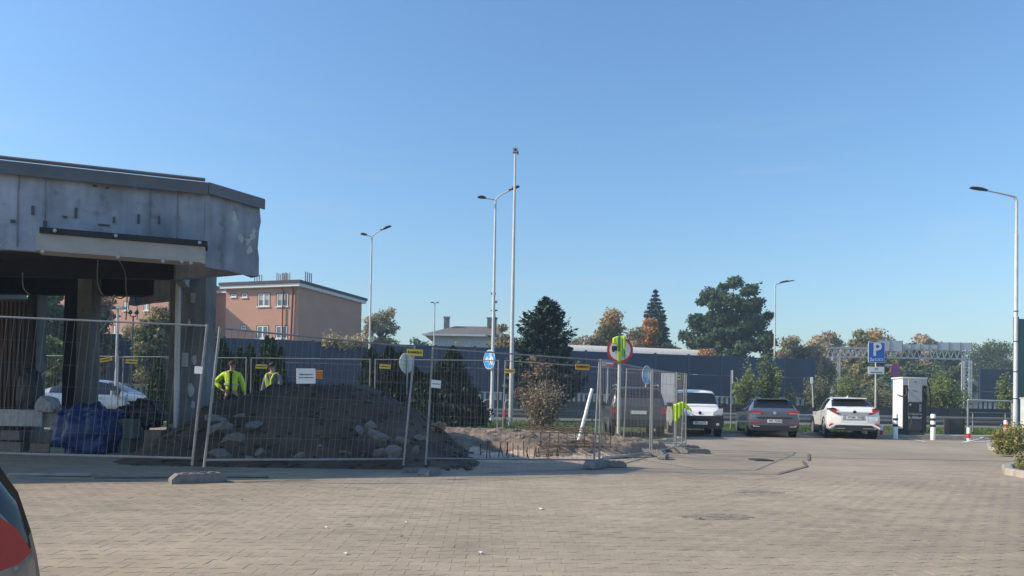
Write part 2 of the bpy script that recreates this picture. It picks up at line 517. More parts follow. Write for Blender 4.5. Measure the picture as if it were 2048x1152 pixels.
# dark joints and patch edges in the paving
mk('joint_dark', (0.14, 0.12, 0.10), 0.95, var=0.3, scale=4)
jm = MB()
strip(jm, [gpt(980, 948), gpt(1180, 941), gpt(1420, 948), gpt(1555, 949)], 0.045, 0.018)
strip(jm, [gpt(1555, 949), gpt(1612, 934), gpt(1606, 924)], 0.06, 0.022)
strip(jm, [gpt(1390, 914), gpt(1500, 917), gpt(1612, 920)], 0.05, 0.017)
strip(jm, [gpt(1617, 922), gpt(1618, 909)], 0.06, 0.021)
strip(jm, [gpt(1480, 902), gpt(1617, 907)], 0.06, 0.019)
strip(jm, [gpt(30, 960), gpt(420, 966), gpt(640, 963)], 0.03, 0.020)
strip(jm, [gpt(60, 968), gpt(330, 968), gpt(620, 962)], 0.02, 0.0225)
tag(jm.build('expansion_joint', M['joint_dark']), kind='structure')
# white bay lines by the charger
wl = MB()
strip(wl, [gpt(1800, 882), gpt(1850, 891), gpt(1925, 893), gpt(1975, 881)], 0.12, 0.02)
strip(wl, [gpt(1858, 881), gpt(1990, 889)], 0.12, 0.024)
strip(wl, [gpt(1925, 893), gpt(1990, 890)], 0.10, 0.028)
tag(wl.build('road_marking', M['paint']), kind='structure')
# drain grate and sunken patches
def grate(px, py, w, d, rz, label):
    p = gpt(px, py)
    t = thing('drain_grate', label, 'drain', (p.x, p.y, 0.004), rz)
    fr = MB()
    for s in (-1, 1):
        fr.box((s * w / 2, 0, .012), (.04, d, .024)); fr.box((0, s * d / 2, .012), (w - .04, .04, .024))
    fr.build('frame', M['dark_metal'], t)
    n = 10
    for k in range(n):
        MB().box((-w / 2 + w * (k + .5) / n, 0, .010), (w / n * .45, d - .05, .016)).build('bar', M['dark_metal'], t)
    MB().box((0, 0, .003), (w - .04, d - .04, .004)).build('sump', M['black'], t)
    return t
grate(1522, 921, 0.36, 0.5, R(3), 'small dark rectangular drain grate in the pale paving before the parked cars')
mk('cobble', (0.22, 0.19, 0.15), 0.9, var=0.3, scale=3, obj=0.12, island=.15)
def patch(px, py, nx, ny, sz, rz, label):
    p = gpt(px, py)
    t = thing('manhole_surround', label, 'paving patch', (p.x, p.y, 0.0), rz)
    r = random.Random(px)
    cob = MB().prism([(-.45 * sz, -.45 * sz), (.45 * sz, -.45 * sz), (.45 * sz, .45 * sz), (-.45 * sz, .45 * sz)], 0, .012)
    me = None
    for j in range(ny):
        for i in range(nx):
            u = (i - nx / 2 + .5) / (nx / 2); v = (j - ny / 2 + .5) / (ny / 2)
            if u * u + v * v > 1.02 + r.uniform(-.2, .2): continue
            if me is None:
                o = cob.build('cobble', M['cobble'], t); me = o.data
            else:
                o = bpy.data.objects.new('cobble', me); link(o, t)
            o.location = ((i - nx / 2 + .5) * sz, (j - ny / 2 + .5) * sz, -0.0015 + r.uniform(0, .004)); o.rotation_euler = (r.uniform(-.05, .05), r.uniform(-.05, .05), r.uniform(-.06, .06))
    return t
patch(1430, 1035, 8, 4, 0.10, R(8), 'sunken oval patch of dark cobbles in the foreground paving, nearest the camera')
patch(1515, 985, 6, 3, 0.11, R(4), 'dark worn oval of cobbles in the paving, behind the nearer sunken patch')

# grass behind the cars and on the island
def in_poly(x, y, poly):
    c = False; n = len(poly)
    for i in range(n):
        x1, y1 = poly[i]; x2, y2 = poly[(i + 1) % n]
        if (y1 > y) != (y2 > y) and x < (x2 - x1) * (y - y1) / (y2 - y1) + x1: c = not c
    return c
mk('turf', (0.085, 0.115, 0.035), 0.95, var=0.35, scale=1.5)
def turf(name, poly, n, seed, hh=0.10):
    x0 = min(p[0] for p in poly); x1 = max(p[0] for p in poly); y0 = min(p[1] for p in poly); y1 = max(p[1] for p in poly)
    mb = MB(); st = 1.0
    gx = np.arange(x0, x1, st); gy = np.arange(y0, y1, st)
    for x in gx:
        for y in gy:
            if in_poly(x + .5, y + .5, poly):
                q = [(x, y), (x + st, y), (x + st, y + st), (x, y + st)]
                mb.add([(a, b, gz(a, b) + .012) for a, b in q], [(0, 1, 2, 3)])
    tag(mb.build(name, M['turf']), kind='structure')
    r = np.random.RandomState(seed)
    pts = np.stack([r.uniform(x0, x1, n * 2), r.uniform(y0, y1, n * 2)], 1)
    pts = np.array([p for p in pts if in_poly(p[0], p[1], poly)])[:n]
    z = np.array([gz(p[0], p[1]) for p in pts]); k = len(pts)
    ang = r.uniform(0, 6.28, k); w = r.uniform(.012, .03, k); h = hh * r.uniform(.4, 1.3, k)
    dx, dy = np.cos(ang) * w, np.sin(ang) * w
    lx_, ly_ = r.normal(0, .04, k), r.normal(0, .04, k)
    V = np.zeros((k, 3, 3)); V[:, 0] = np.stack([pts[:, 0] - dx, pts[:, 1] - dy, z], 1); V[:, 1] = np.stack([pts[:, 0] + dx, pts[:, 1] + dy, z], 1)
    V[:, 2] = np.stack([pts[:, 0] + lx_, pts[:, 1] + ly_, z + h], 1)
    o = np_mesh('grass', V.reshape(-1, 3), np.arange(3 * k).reshape(-1, 3), M['grass'])
    tag(o, 'short green grass on the verge behind the parked cars' if seed == 1 else 'short green grass on the island beside the building site', 'grass', kind='stuff')
turf('verge', [(5.5, 31.2), (30, 31.2), (30, 36), (5.5, 36)], 26000, 1)
turf('island', [(-16, 23.0), (3.4, 22.6), (5.4, 25), (5.4, 36), (-16, 36)], 26000, 2)

# kerbs made of single stones
def kerb(name, pts, label=None, h=0.12, w=0.14, L0=1.0):
    root = bpy.data.objects.new(name, None); C.objects.link(root); root['kind'] = 'structure'
    me = {}
    for a, b in zip(pts[:-1], pts[1:]):
        a, b = Vector(a), Vector(b); n = max(1, round((b - a).length / L0)); l = (b - a).length / n
        ang = math.atan2((b - a).y, (b - a).x)
        for k in range(n):
            c = a + (b - a) * ((k + .5) / n)
            key = round(l, 3)
            if key not in me:
                mb = MB()
                sec = [(-w / 2, 0), (w / 2, 0), (w / 2, h), (-w / 2 + .03, h), (-w / 2, h - .03)]
                q = [(-(l - .012) / 2, p[0], p[1]) for p in sec] + [((l - .012) / 2, p[0], p[1]) for p in sec]
                mb.add(q, [(0, 1, 2, 3, 4), (9, 8, 7, 6, 5)] + [(i, (i + 1) % 5, 5 + (i + 1) % 5, 5 + i) for i in range(5)])
                o = mb.build('kerb_stone', M['kerb_stone'], root); me[key] = o.data
            else:
                o = bpy.data.objects.new('kerb_stone', me[key]); link(o, root)
            o.location = (c.x, c.y, gz(c.x, c.y) - .01); o.rotation_euler = (0, 0, ang)
    return root
kerb('kerb', [(5.6, 31.0), (26.0, 31.0)])
kerb('island_kerb', [(-9.5, 22.9), (3.4, 22.5), (5.5, 25.0), (5.5, 30.9)])
# ------------------------------------------------------------------ derelict station under demolition
def stained(name, col, sc=0.5):
    m = mat(name, col, 0.92, var=0.22, scale=1.1, bump=0.5, bscale=7)
    t = m.node_tree; L = t.links.new; b = t.nodes['Principled BSDF']
    src = b.inputs['Base Color'].links[0].from_socket
    tc = t.nodes['Texture Coordinate']
    def layer(src, vec, scale, lo, hi, f0, f1, det=6):
        mp = nd(t, 'ShaderNodeMapping'); mp.inputs['Scale'].default_value = vec
        L(tc.outputs['Object'], mp.inputs['Vector'])
        n = nd(t, 'ShaderNodeTexNoise'); n.inputs['Scale'].default_value = scale; n.inputs['Detail'].default_value = det
        L(mp.outputs[0], n.inputs['Vector'])
        r = nd(t, 'ShaderNodeMapRange'); r.inputs['From Min'].default_value = f0; r.inputs['From Max'].default_value = f1
        r.inputs['To Min'].default_value = lo; r.inputs['To Max'].default_value = hi
        L(n.outputs[0], r.inputs['Value'])
        x = nd(t, 'ShaderNodeMix', data_type='RGBA', blend_type='MULTIPLY'); x.inputs['Factor'].default_value = 1
        L(src, x.inputs['A']); L(r.outputs[0], x.inputs['B'])
        return x.outputs['Result']
    src = layer(src, (3.0, 3.0, 0.45), 1.7, 0.78, 1.14, 0.33, 0.67)
    src = layer(src, (1, 1, 1), 0.7, 0.75, 1.25, 0.35, 0.65)
    src = layer(src, (1, 1, 1), 5.0, 0.75, 1.03, 0.28, 0.42)
    L(src, b.inputs['Base Color'])
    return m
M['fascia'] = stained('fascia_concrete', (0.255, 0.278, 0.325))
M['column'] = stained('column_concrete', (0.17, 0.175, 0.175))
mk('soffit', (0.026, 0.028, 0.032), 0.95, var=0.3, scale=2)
mk('scar', (0.085, 0.088, 0.095), .95)
mk('fascia_joint', (0.20, 0.21, 0.225), .9)
mk('flashing', (0.13, 0.13, 0.14), 0.5, 0.4, var=0.2, scale=2)
mk('cladding', (0.12, 0.085, 0.068), 0.8, var=0.2, scale=3, stretch=(1, 1, .2))
mk('trough', (0.36, 0.34, 0.31), 0.7, var=0.12, scale=3)
mk('plaster_patch', (0.42, 0.43, 0.44), 0.9, var=0.2, scale=9)

ZT, ZB, ZS = 4.67, 3.38, 4.12
K = Vector((-5.10, 12.6)); CO = Vector((-4.52, 13.57))
FD = Vector((3.09, 1.15)).normalized()          # along the front towards the right
FL = K - FD * 10.0
BK = Vector((-6.25, 14.5)); BM = Vector((-7.0, 17.0)); BL = Vector((-9.2, 18.7)); BL2 = Vector((-19.0, 18.7))  # unseen rear edge shaped so its cast shadow clears pit and workers
outline = [FL, K, CO, BK, BM, BL, BL2]
st = thing('petrol_station', 'half demolished grey concrete petrol station with open bays behind the wire fence', 'building', (K.x, K.y, 0))
def loc(p): return (p[0] - K.x, p[1] - K.y)
def inset(a, b, t): return None
rngs = random.Random(9)
# fascia slabs: rough edged concrete bands
def fascia(name, a, b, th, z0, z1, mat_, rough_end=False):
    a, b = Vector(loc(a)), Vector(loc(b)); d = (b - a).normalized(); n = Vector((d.y, -d.x))  # outward
    L_ = (b - a).length; nx = max(3, int(L_ / 0.22)); nz = 8
    mb = MB(); V = []; F = []
    for side, off in ((0, 0.0), (1, -th)):
        for j in range(nz + 1):
            for i in range(nx + 1):
                u = L_ * i / nx; z = z0 + (z1 - z0) * j / nz
                if rough_end and i >= nx - 1: u += rngs.uniform(-.02, .03)
                if j == 0: z += rngs.uniform(-.03, .02) if rough_end else rngs.uniform(-.008, .006)
                w = off + (rngs.uniform(-.012, .012) if side == 0 else 0)
                p = a + d * u + n * w
                V.append((p.x, p.y, z))
    s = (nx + 1) * (nz + 1)
    idx = lambda side, i, j: side * s + j * (nx + 1) + i
    for j in range(nz):
        for i in range(nx):
            F.append((idx(0, i, j), idx(0, i + 1, j), idx(0, i + 1, j + 1), idx(0, i, j + 1)))
            F.append((idx(1, i, j), idx(1, i, j + 1), idx(1, i + 1, j + 1), idx(1, i + 1, j)))
    for i in range(nx):
        F.append((idx(0, i, 0), idx(1, i, 0), idx(1, i + 1, 0), idx(0, i + 1, 0)))
        F.append((idx(0, i, nz), idx(0, i + 1, nz), idx(1, i + 1, nz), idx(1, i, nz)))
    for j in range(nz):
        F.append((idx(0, 0, j), idx(0, 0, j + 1), idx(1, 0, j + 1), idx(1, 0, j)))
        F.append((idx(0, nx, j), idx(1, nx, j), idx(1, nx, j + 1), idx(0, nx, j + 1)))
    mb.add(V, F)
    return mb.build(name, mat_, st, smooth=25)
fr = fascia('front_fascia', FL, K - FD * 0.002, 0.16, ZB, ZT - .02, M['fascia'])
d1 = (CO - K).normalized()
ch = fascia('side_fascia', K + d1 * 0.004, CO, 0.16, ZB - 0.03, ZT - .03, M['fascia'], True)
d2 = (BK - CO).normalized()
d3 = (BM - BK).normalized(); d4 = (BL - BM).normalized()
fascia('rear_fascia', BK + d3 * .02, BM, 0.16, ZB + .02, ZS + .27, M['fascia'])  # rear top lowered to pull the cast shadow left
fascia('rear_fascia', BM + d4 * .02, BL, 0.16, ZB + .02, ZS + .27, M['fascia'])
fascia('rear_fascia', CO + d2 * .02, BK, 0.16, ZB + .02, ZS + .27, M['fascia'])
# panel seams and scars on the fascia, sunk slots of removed brackets
def on_front(u, z, out=0.012):
    p = K - FD * u; n = Vector((FD.y, -FD.x))
    return (p.x + n.x * out - K.x, p.y + n.y * out - K.y, z)
fa = math.atan2(FD.y, FD.x)
for px, py, w, h in ((66, 421, .035, .14), (152, 426, .035, .16), (277, 438, .035, .15), (318, 440, .03, .13), (130, 434, .06, .03), (208, 450, .16, .02), (90, 456, .05, .22), (228, 440, .03, .10), (26, 443, .06, .05), (190, 372, .06, .03), (215, 376, .05, .02)):
    u, z = onp(px, py, K, -FD)
    MB().box(on_front(u, z), (w, .02, h), rz=fa).build('bracket_scar', M['scar'], fr)
for px in (300, 90, 36, 355):
    u, z = onp(px, 420, K, -FD)
    MB().box(on_front(u, (ZB + ZT) / 2 - .05, .004), (.018, .02, 1.1), rz=fa).build('joint', M['fascia_joint'], fr)
for k in range(7):
    q = CO + (K - CO) * rngs.uniform(.1, .5)
    p = Vector(loc(q)) + Vector((d1.y, -d1.x)) * .006
    mb = MB(); n = 9
    rad = [rngs.uniform(.03, .08) for _ in range(n)]
    zc = rngs.uniform(ZB + .3, ZT - .35)
    pts = []
    for i in range(n):
        a = 6.283 * i / n
        pts.append((p.x + d1.x * math.cos(a) * rad[i], p.y + d1.y * math.cos(a) * rad[i], zc + math.sin(a) * rad[i] * 1.3))
    c = (p.x + d1.y * .012, p.y - d1.x * .012, zc)
    mb.add(pts + [c], [(i, (i + 1) % n, n) for i in range(n)])
    mb.build('plaster_patch', M['plaster_patch'], ch)
# roof slab, soffit and flashing
def ins(poly, t):
    c = sum(poly, Vector((0, 0))) / len(poly)
    return [loc(p + (c - p).normalized() * t) for p in poly]
MB().prism(ins(outline, .30), ZS + .205, ZS + .27).build('roof_slab', M['concrete_dark'], st)
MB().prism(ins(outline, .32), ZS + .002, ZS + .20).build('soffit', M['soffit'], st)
def flash(name, a, b, ext, h, out, zt):
    a, b = Vector(loc(a)), Vector(loc(b)); d = (b - a).normalized(); n = Vector((d.y, -d.x))
    a = a - d * ext[0]; b = b + d * ext[1]
    mb = MB()
    sec = [(-.30, zt + .02), (out - .02, zt), (out, zt - .02), (out, zt - h), (out - .025, zt - h), (out - .025, zt - .05), (-.30, zt - .03)]
    q = [(a.x + n.x * s_, a.y + n.y * s_, z) for s_, z in sec] + [(b.x + n.x * s_, b.y + n.y * s_, z) for s_, z in sec]
    m = len(sec)
    mb.add(q, [tuple(range(m)), tuple(reversed(range(m, 2 * m)))] + [(i, (i + 1) % m, m + (i + 1) % m, m + i) for i in range(m)])
    return mb.build(name, M['flashing'], st)
flash('roof_flashing', FL, K, (0, .05), .20, .11, ZT + .03)
flash('roof_flashing', K, CO, (-.005, .04), .19, .09, ZT + .05)
flash('roof_flashing', CO, BK, (-.2, 0), .12, .05, ZS + .33)
flash('roof_flashing', BK, BM, (-.02, 0), .12, .05, ZS + .335)
flash('roof_flashing', BM, BL, (-.02, 0), .12, .05, ZS + .325)
g = MB()
a0 = Vector(loc(FL)); b0 = Vector(loc(K)); nn = Vector((FD.y, -FD.x)) * .12
g.tube([(a0.x + nn.x, a0.y + nn.y, ZT + .06), (b0.x + nn.x, b0.y + nn.y, ZT + .06)], .03, 6).build('gutter_pipe', M['flashing'], st, smooth=60)
# sign trough in front of the fascia
u0, _ = onp(86, 470, K, -FD); u1, _ = onp(412, 490, K, -FD)
def frontpt(u, out, z):
    p = K - FD * u + Vector((FD.y, -FD.x)) * out
    return Vector((p.x - K.x, p.y - K.y, z))
tz0, tz1 = 3.32, 3.575
mid = frontpt((u0 + u1) / 2, .26, (tz0 + tz1) / 2)
tr = MB().box(mid, (u0 - u1, .40, tz1 - tz0), rz=fa).build('sign_trough', M['trough'], st)
mid2 = frontpt((u0 + u1) / 2 - .04, .29, tz1 + .045)
MB().box(mid2, (u0 - u1 - .02, .42, .085), rz=fa).build('trough_top_strip', M['soffit'], tr)  # near-black strip along the top of the trough
for u, z in ((u0 - .25, tz1 + .05), ((u0 + u1) / 2 + .1, tz1 + .05), (u1 + .08, tz1 + .05), (u0 - .1, tz0 - .02), (u0 + .45, tz0 + .02), (u0 - 1.1, tz0 - .02), (u0 - 2.0, tz0 - .02), (u1 + .6, tz0 - .03), (u1 + .2, tz0 - .03), (u1 + .02, tz0)):
    p = frontpt(u, .51, z)
    MB().lathe([(.02, -.015), (.03, .0), (.02, .02)], 8, p, 'Y').build('lamp_socket', M['plaster_patch'], tr, smooth=60)
# columns, beams, walls
def wbox(name, pxl, pxr, d, depth, z0, z1, m, rz=0.0, smooth=None):
    a = at(pxl, 700, d); b = at(pxr, 700, d)
    return MB().box(((a.x + b.x) / 2 - K.x, d + depth / 2 - K.y, (z0 + z1) / 2), (b.x - a.x, depth, z1 - z0), rz=rz).build(name, m, st)
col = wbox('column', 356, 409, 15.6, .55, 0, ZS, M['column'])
MB().box((at(372, 700, 15.6).x - K.x, 15.57 - K.y, 1.95), (.12, .05, .28)).build('socket_box', M['plaster_patch'], col)
MB().box((at(385, 700, 15.6).x - K.x, 15.57 - K.y, 3.2), (.09, .05, .20)).build('socket_box', M['concrete'], col)
for py, r in ((645, .05), (720, .09), (780, .10), (810, .07)):
    p = at(376 + (py % 7) * 2, py, 15.59)
    mb = MB(); n = 9; q = [(p.x - K.x + math.cos(6.283 * i / n) * r * rngs.uniform(.4, .8), 15.594 - K.y, p.z + math.sin(6.283 * i / n) * r * rngs.uniform(.8, 1.6)) for i in range(n)]
    mb.add(q + [(p.x - K.x, 15.582 - K.y, p.z)], [(i, (i + 1) % n, n) for i in range(n)]).build('plaster_patch', M['plaster_patch'], col)
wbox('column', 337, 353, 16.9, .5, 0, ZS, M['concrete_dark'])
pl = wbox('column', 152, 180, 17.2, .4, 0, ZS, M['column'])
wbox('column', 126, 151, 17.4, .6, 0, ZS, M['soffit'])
wbox('column', 53, 72, 18.0, .4, 0, ZS, M['column'])
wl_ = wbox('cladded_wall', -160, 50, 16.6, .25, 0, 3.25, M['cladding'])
for k in range(9):
    p = at(-20 + k * 8.5, 700, 16.58)
    MB().box((p.x - K.x, 16.588 - K.y, 1.6), (.02, .03, 3.2)).build('batten', M['soffit'], wl_)
def beam(pxl, pxr, d, depth, z0, z1, m): return wbox('beam', pxl, pxr, d, depth, z0, z1, m)
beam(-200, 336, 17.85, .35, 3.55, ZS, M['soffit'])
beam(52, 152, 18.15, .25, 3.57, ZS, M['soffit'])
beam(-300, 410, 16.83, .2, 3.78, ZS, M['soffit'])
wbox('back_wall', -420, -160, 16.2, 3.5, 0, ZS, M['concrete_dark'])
# downpipe with its swan neck
dp = MB(); a = at(357, 527, 15.4); b = at(361, 540, 15.4); c = at(357, 575, 15.4); d = at(348, 838, 15.4)
dp.tube([(a.x - K.x - .02, 15.4 - K.y, a.z), (b.x - K.x, 15.4 - K.y, b.z), (c.x - K.x, 15.4 - K.y, c.z), (d.x - K.x + .05, 15.4 - K.y, .25)], .055, 10)
dp.build('downpipe', M['pole_grey'], st, smooth=60)
# loose cables hanging out of the ceiling
def cable(px_pts, d, r, m, name='cable'):
    pts = [at(x, y, d) for x, y in px_pts]
    fine = []
    for i in range(len(pts) - 1):
        p0 = pts[max(0, i - 1)]; p1 = pts[i]; p2 = pts[i + 1]; p3 = pts[min(len(pts) - 1, i + 2)]
        for s in range(6):
            t = s / 6
            fine.append(0.5 * ((2 * p1) + (-p0 + p2) * t + (2 * p0 - 5 * p1 + 4 * p2 - p3) * t * t + (-p0 + 3 * p1 - 3 * p2 + p3) * t ** 3))
    fine.append(pts[-1])
    MB().tube([(p.x - K.x, p.y - K.y, p.z) for p in fine], r, 6).build(name, m, st, smooth=60)
cable([(196, 520), (195, 560), (200, 580), (206, 590)], 16.5, .012, M['pole_grey'])
cable([(236, 515), (250, 545), (252, 575), (254, 600), (252, 640)], 16.5, .012, M['concrete'])
cable([(229, 590), (222, 615), (222, 625), (225, 645)], 17.6, .022, M['white'])
cable([(226, 624), (205, 655), (180, 680), (160, 700)], 17.6, .018, M['white'])
cable([(270, 592), (275, 620), (274, 640)], 17.6, .008, M['black'])
cable([(222, 590), (240, 597), (250, 592)], 17.6, .014, M['black'])
cable([(45, 545), (47, 575), (60, 590)], 16.4, .01, M['pole_grey'])
cable([(120, 727), (95, 742), (75, 755)], 17.0, .012, M['white'])

# ------------------------------------------------------------------ noise barrier along the expressway
mk('barrier_panel', (0.010, 0.029, 0.076), 0.35, var=0.28, scale=1.5, obj=0.14, stretch=(1, 1, .25))
mk('barrier_post', (0.05, 0.075, 0.12), 0.45, 0.2, var=0.1)
mk('barrier_rail', (0.075, 0.10, 0.16), 0.5, var=0.1)
mk('barrier_green', (0.055, 0.13, 0.12), 0.5, var=0.12, scale=0.5, obj=0.06)
def barrier(name, label, p0, p1, ztop, zbase, bay, pm, seam, top_of=None, base=.4):
    p0, p1 = Vector(p0), Vector(p1); L_ = (p1 - p0).length; n = max(1, round(L_ / bay)); b = L_ / n
    ang = math.atan2((p1 - p0).y, (p1 - p0).x)
    t = thing(name, label, 'noise barrier', (p0.x, p0.y, base), ang)
    H = ztop - base
    post = None; pan = {}
    for k in range(n + 1):
        if post is None:
            mb = MB().box((0, -.07, H / 2 + .03), (.16, .02, H + .06)).box((0, .07, H / 2 + .03), (.16, .02, H + .06)).box((0, 0, H / 2 + .03), (.02, .12, H + .06))
            o = mb.build('post', M['barrier_post'], t); post = o.data
        else:
            o = bpy.data.objects.new('post', post); link(o, t)
        o.location = (k * b, 0, 0)
    zs = [zbase - base] + [q - base for q in seam] + [H]
    for j in range(len(zs) - 1):
        h = zs[j + 1] - zs[j]
        mb = MB().box((0, 0, h / 2), (b - .06, .09, h - .05))
        if j < len(zs) - 2: mb.box((0, -.055, h - .03), (b - .17, .03, .06), m=1)
        me = None
        for k in range(n):
            if me is None:
                o = mb.build('panel', [pm, M['barrier_rail']], t); me = o.data
            else:
                o = bpy.data.objects.new('panel', me); link(o, t)
            o.location = ((k + .5) * b, 0, zs[j])
    return t
barrier('noise_barrier', 'long dark blue noise barrier of bays between steel posts, crossing the view behind the cars', (-46, 46.8), (25.9, 66.0), 5.5, .45, 3.0, M['barrier_panel'], [2.1, 3.9])
barrier('noise_barrier', 'short dark blue noise barrier piece right of the sign gantry', (39.5, 65), (47, 67), 4.9, .45, 2.6, M['barrier_panel'], [3.0])
barrier('noise_barrier', 'tall green noise barrier cut off by the right picture edge', (22.9, 35.0), (40, 38.0), 5.5, .45, 4.0, M['barrier_green'], [], base=.35)

# parapet wall with a white balustrade, in front of the barrier
mk('baluster', (0.46, 0.45, 0.41), .8, var=.25, scale=2)
mk('parapet', (0.075, 0.08, 0.078), 0.9, var=0.2, scale=1.2, bump=.2)
def parapet():
    p0, p1 = Vector((-44, 46.0)), Vector((62, 51.0)); L_ = (p1 - p0).length; ang = math.atan2((p1 - p0).y, (p1 - p0).x)
    t = thing('parapet_wall', 'low dark grey concrete parapet wall beyond the grass and guard rail', 'wall', (p0.x, p0.y, .38), ang)
    n = int(L_ / 3.0); me = None
    for k in range(n):
        if me is None:
            mb = MB().box((0, 0, .50), (2.98, .25, 1.0)).box((0, 0, 1.03), (2.98, .32, .06)); o = mb.build('wall_panel', M['parapet'], t); me = o.data
        else:
            o = bpy.data.objects.new('wall_panel', me); link(o, t)
        o.location = ((k + .5) * 3.0, 0, 0)
    q0, q1 = Vector((-44, 50.5)), Vector((64, 56.5)); L2 = (q1 - q0).length
    r = thing('balustrade', 'pale balustrade of close set uprights behind the dark parapet wall and shrubs', 'railing', (q0.x, q0.y, .38), math.atan2((q1 - q0).y, (q1 - q0).x))
    mb = MB()
    for k in range(int(L2 / .36)):
        if rngs.random() < .04: continue
        mb.box((k * .36 + .1 + rngs.uniform(-.02, .02), .05, 1.28 + rngs.uniform(-.02, .02)), (.16, .10, .62))
    o = mb.build('baluster', M['baluster'], r); o['kind'] = 'stuff'
    MB().box((L2 / 2, .05, 1.62), (L2, .14, .05)).build('top_rail', M['baluster'], r)
    MB().box((L2 / 2, .05, .48), (L2, .2, .95)).build('plinth', M['parapet'], r)
parapet()
def guardrail(name, label, pts, h, base=.4, m='galv'):
    a, b = Vector(pts[0]), Vector(pts[1]); L_ = (b - a).length; ang = math.atan2((b - a).y, (b - a).x)
    t = thing(name, label, 'guard rail', (a.x, a.y, base), ang)
    sec = [(0, -.15), (-.04, -.12), (-.04, -.05), (0, -.02), (0, .02), (-.04, .05), (-.04, .12), (0, .15)]
    mb = MB(); q = [(0, y, h + z) for y, z in sec] + [(L_, y, h + z) for y, z in sec]
    mb.add(q, [(i, i + 1, 9 + i, 8 + i) for i in range(7)]); mb.build('rail', M[m], t)
    me = None
    for k in range(int(L_ / 2) + 1):
        if me is None:
            o = MB().box((0, .06, h / 2), (.08, .10, h + .1)).build('post', M[m], t); me = o.data
        else:
            o = bpy.data.objects.new('post', me); link(o, t)
        o.location = (k * 2.0, 0, 0)
guardrail('guard_rail', 'long galvanised steel guard rail along the service road behind the grass', ((-20, 38.5), (44, 37.2)), .40)

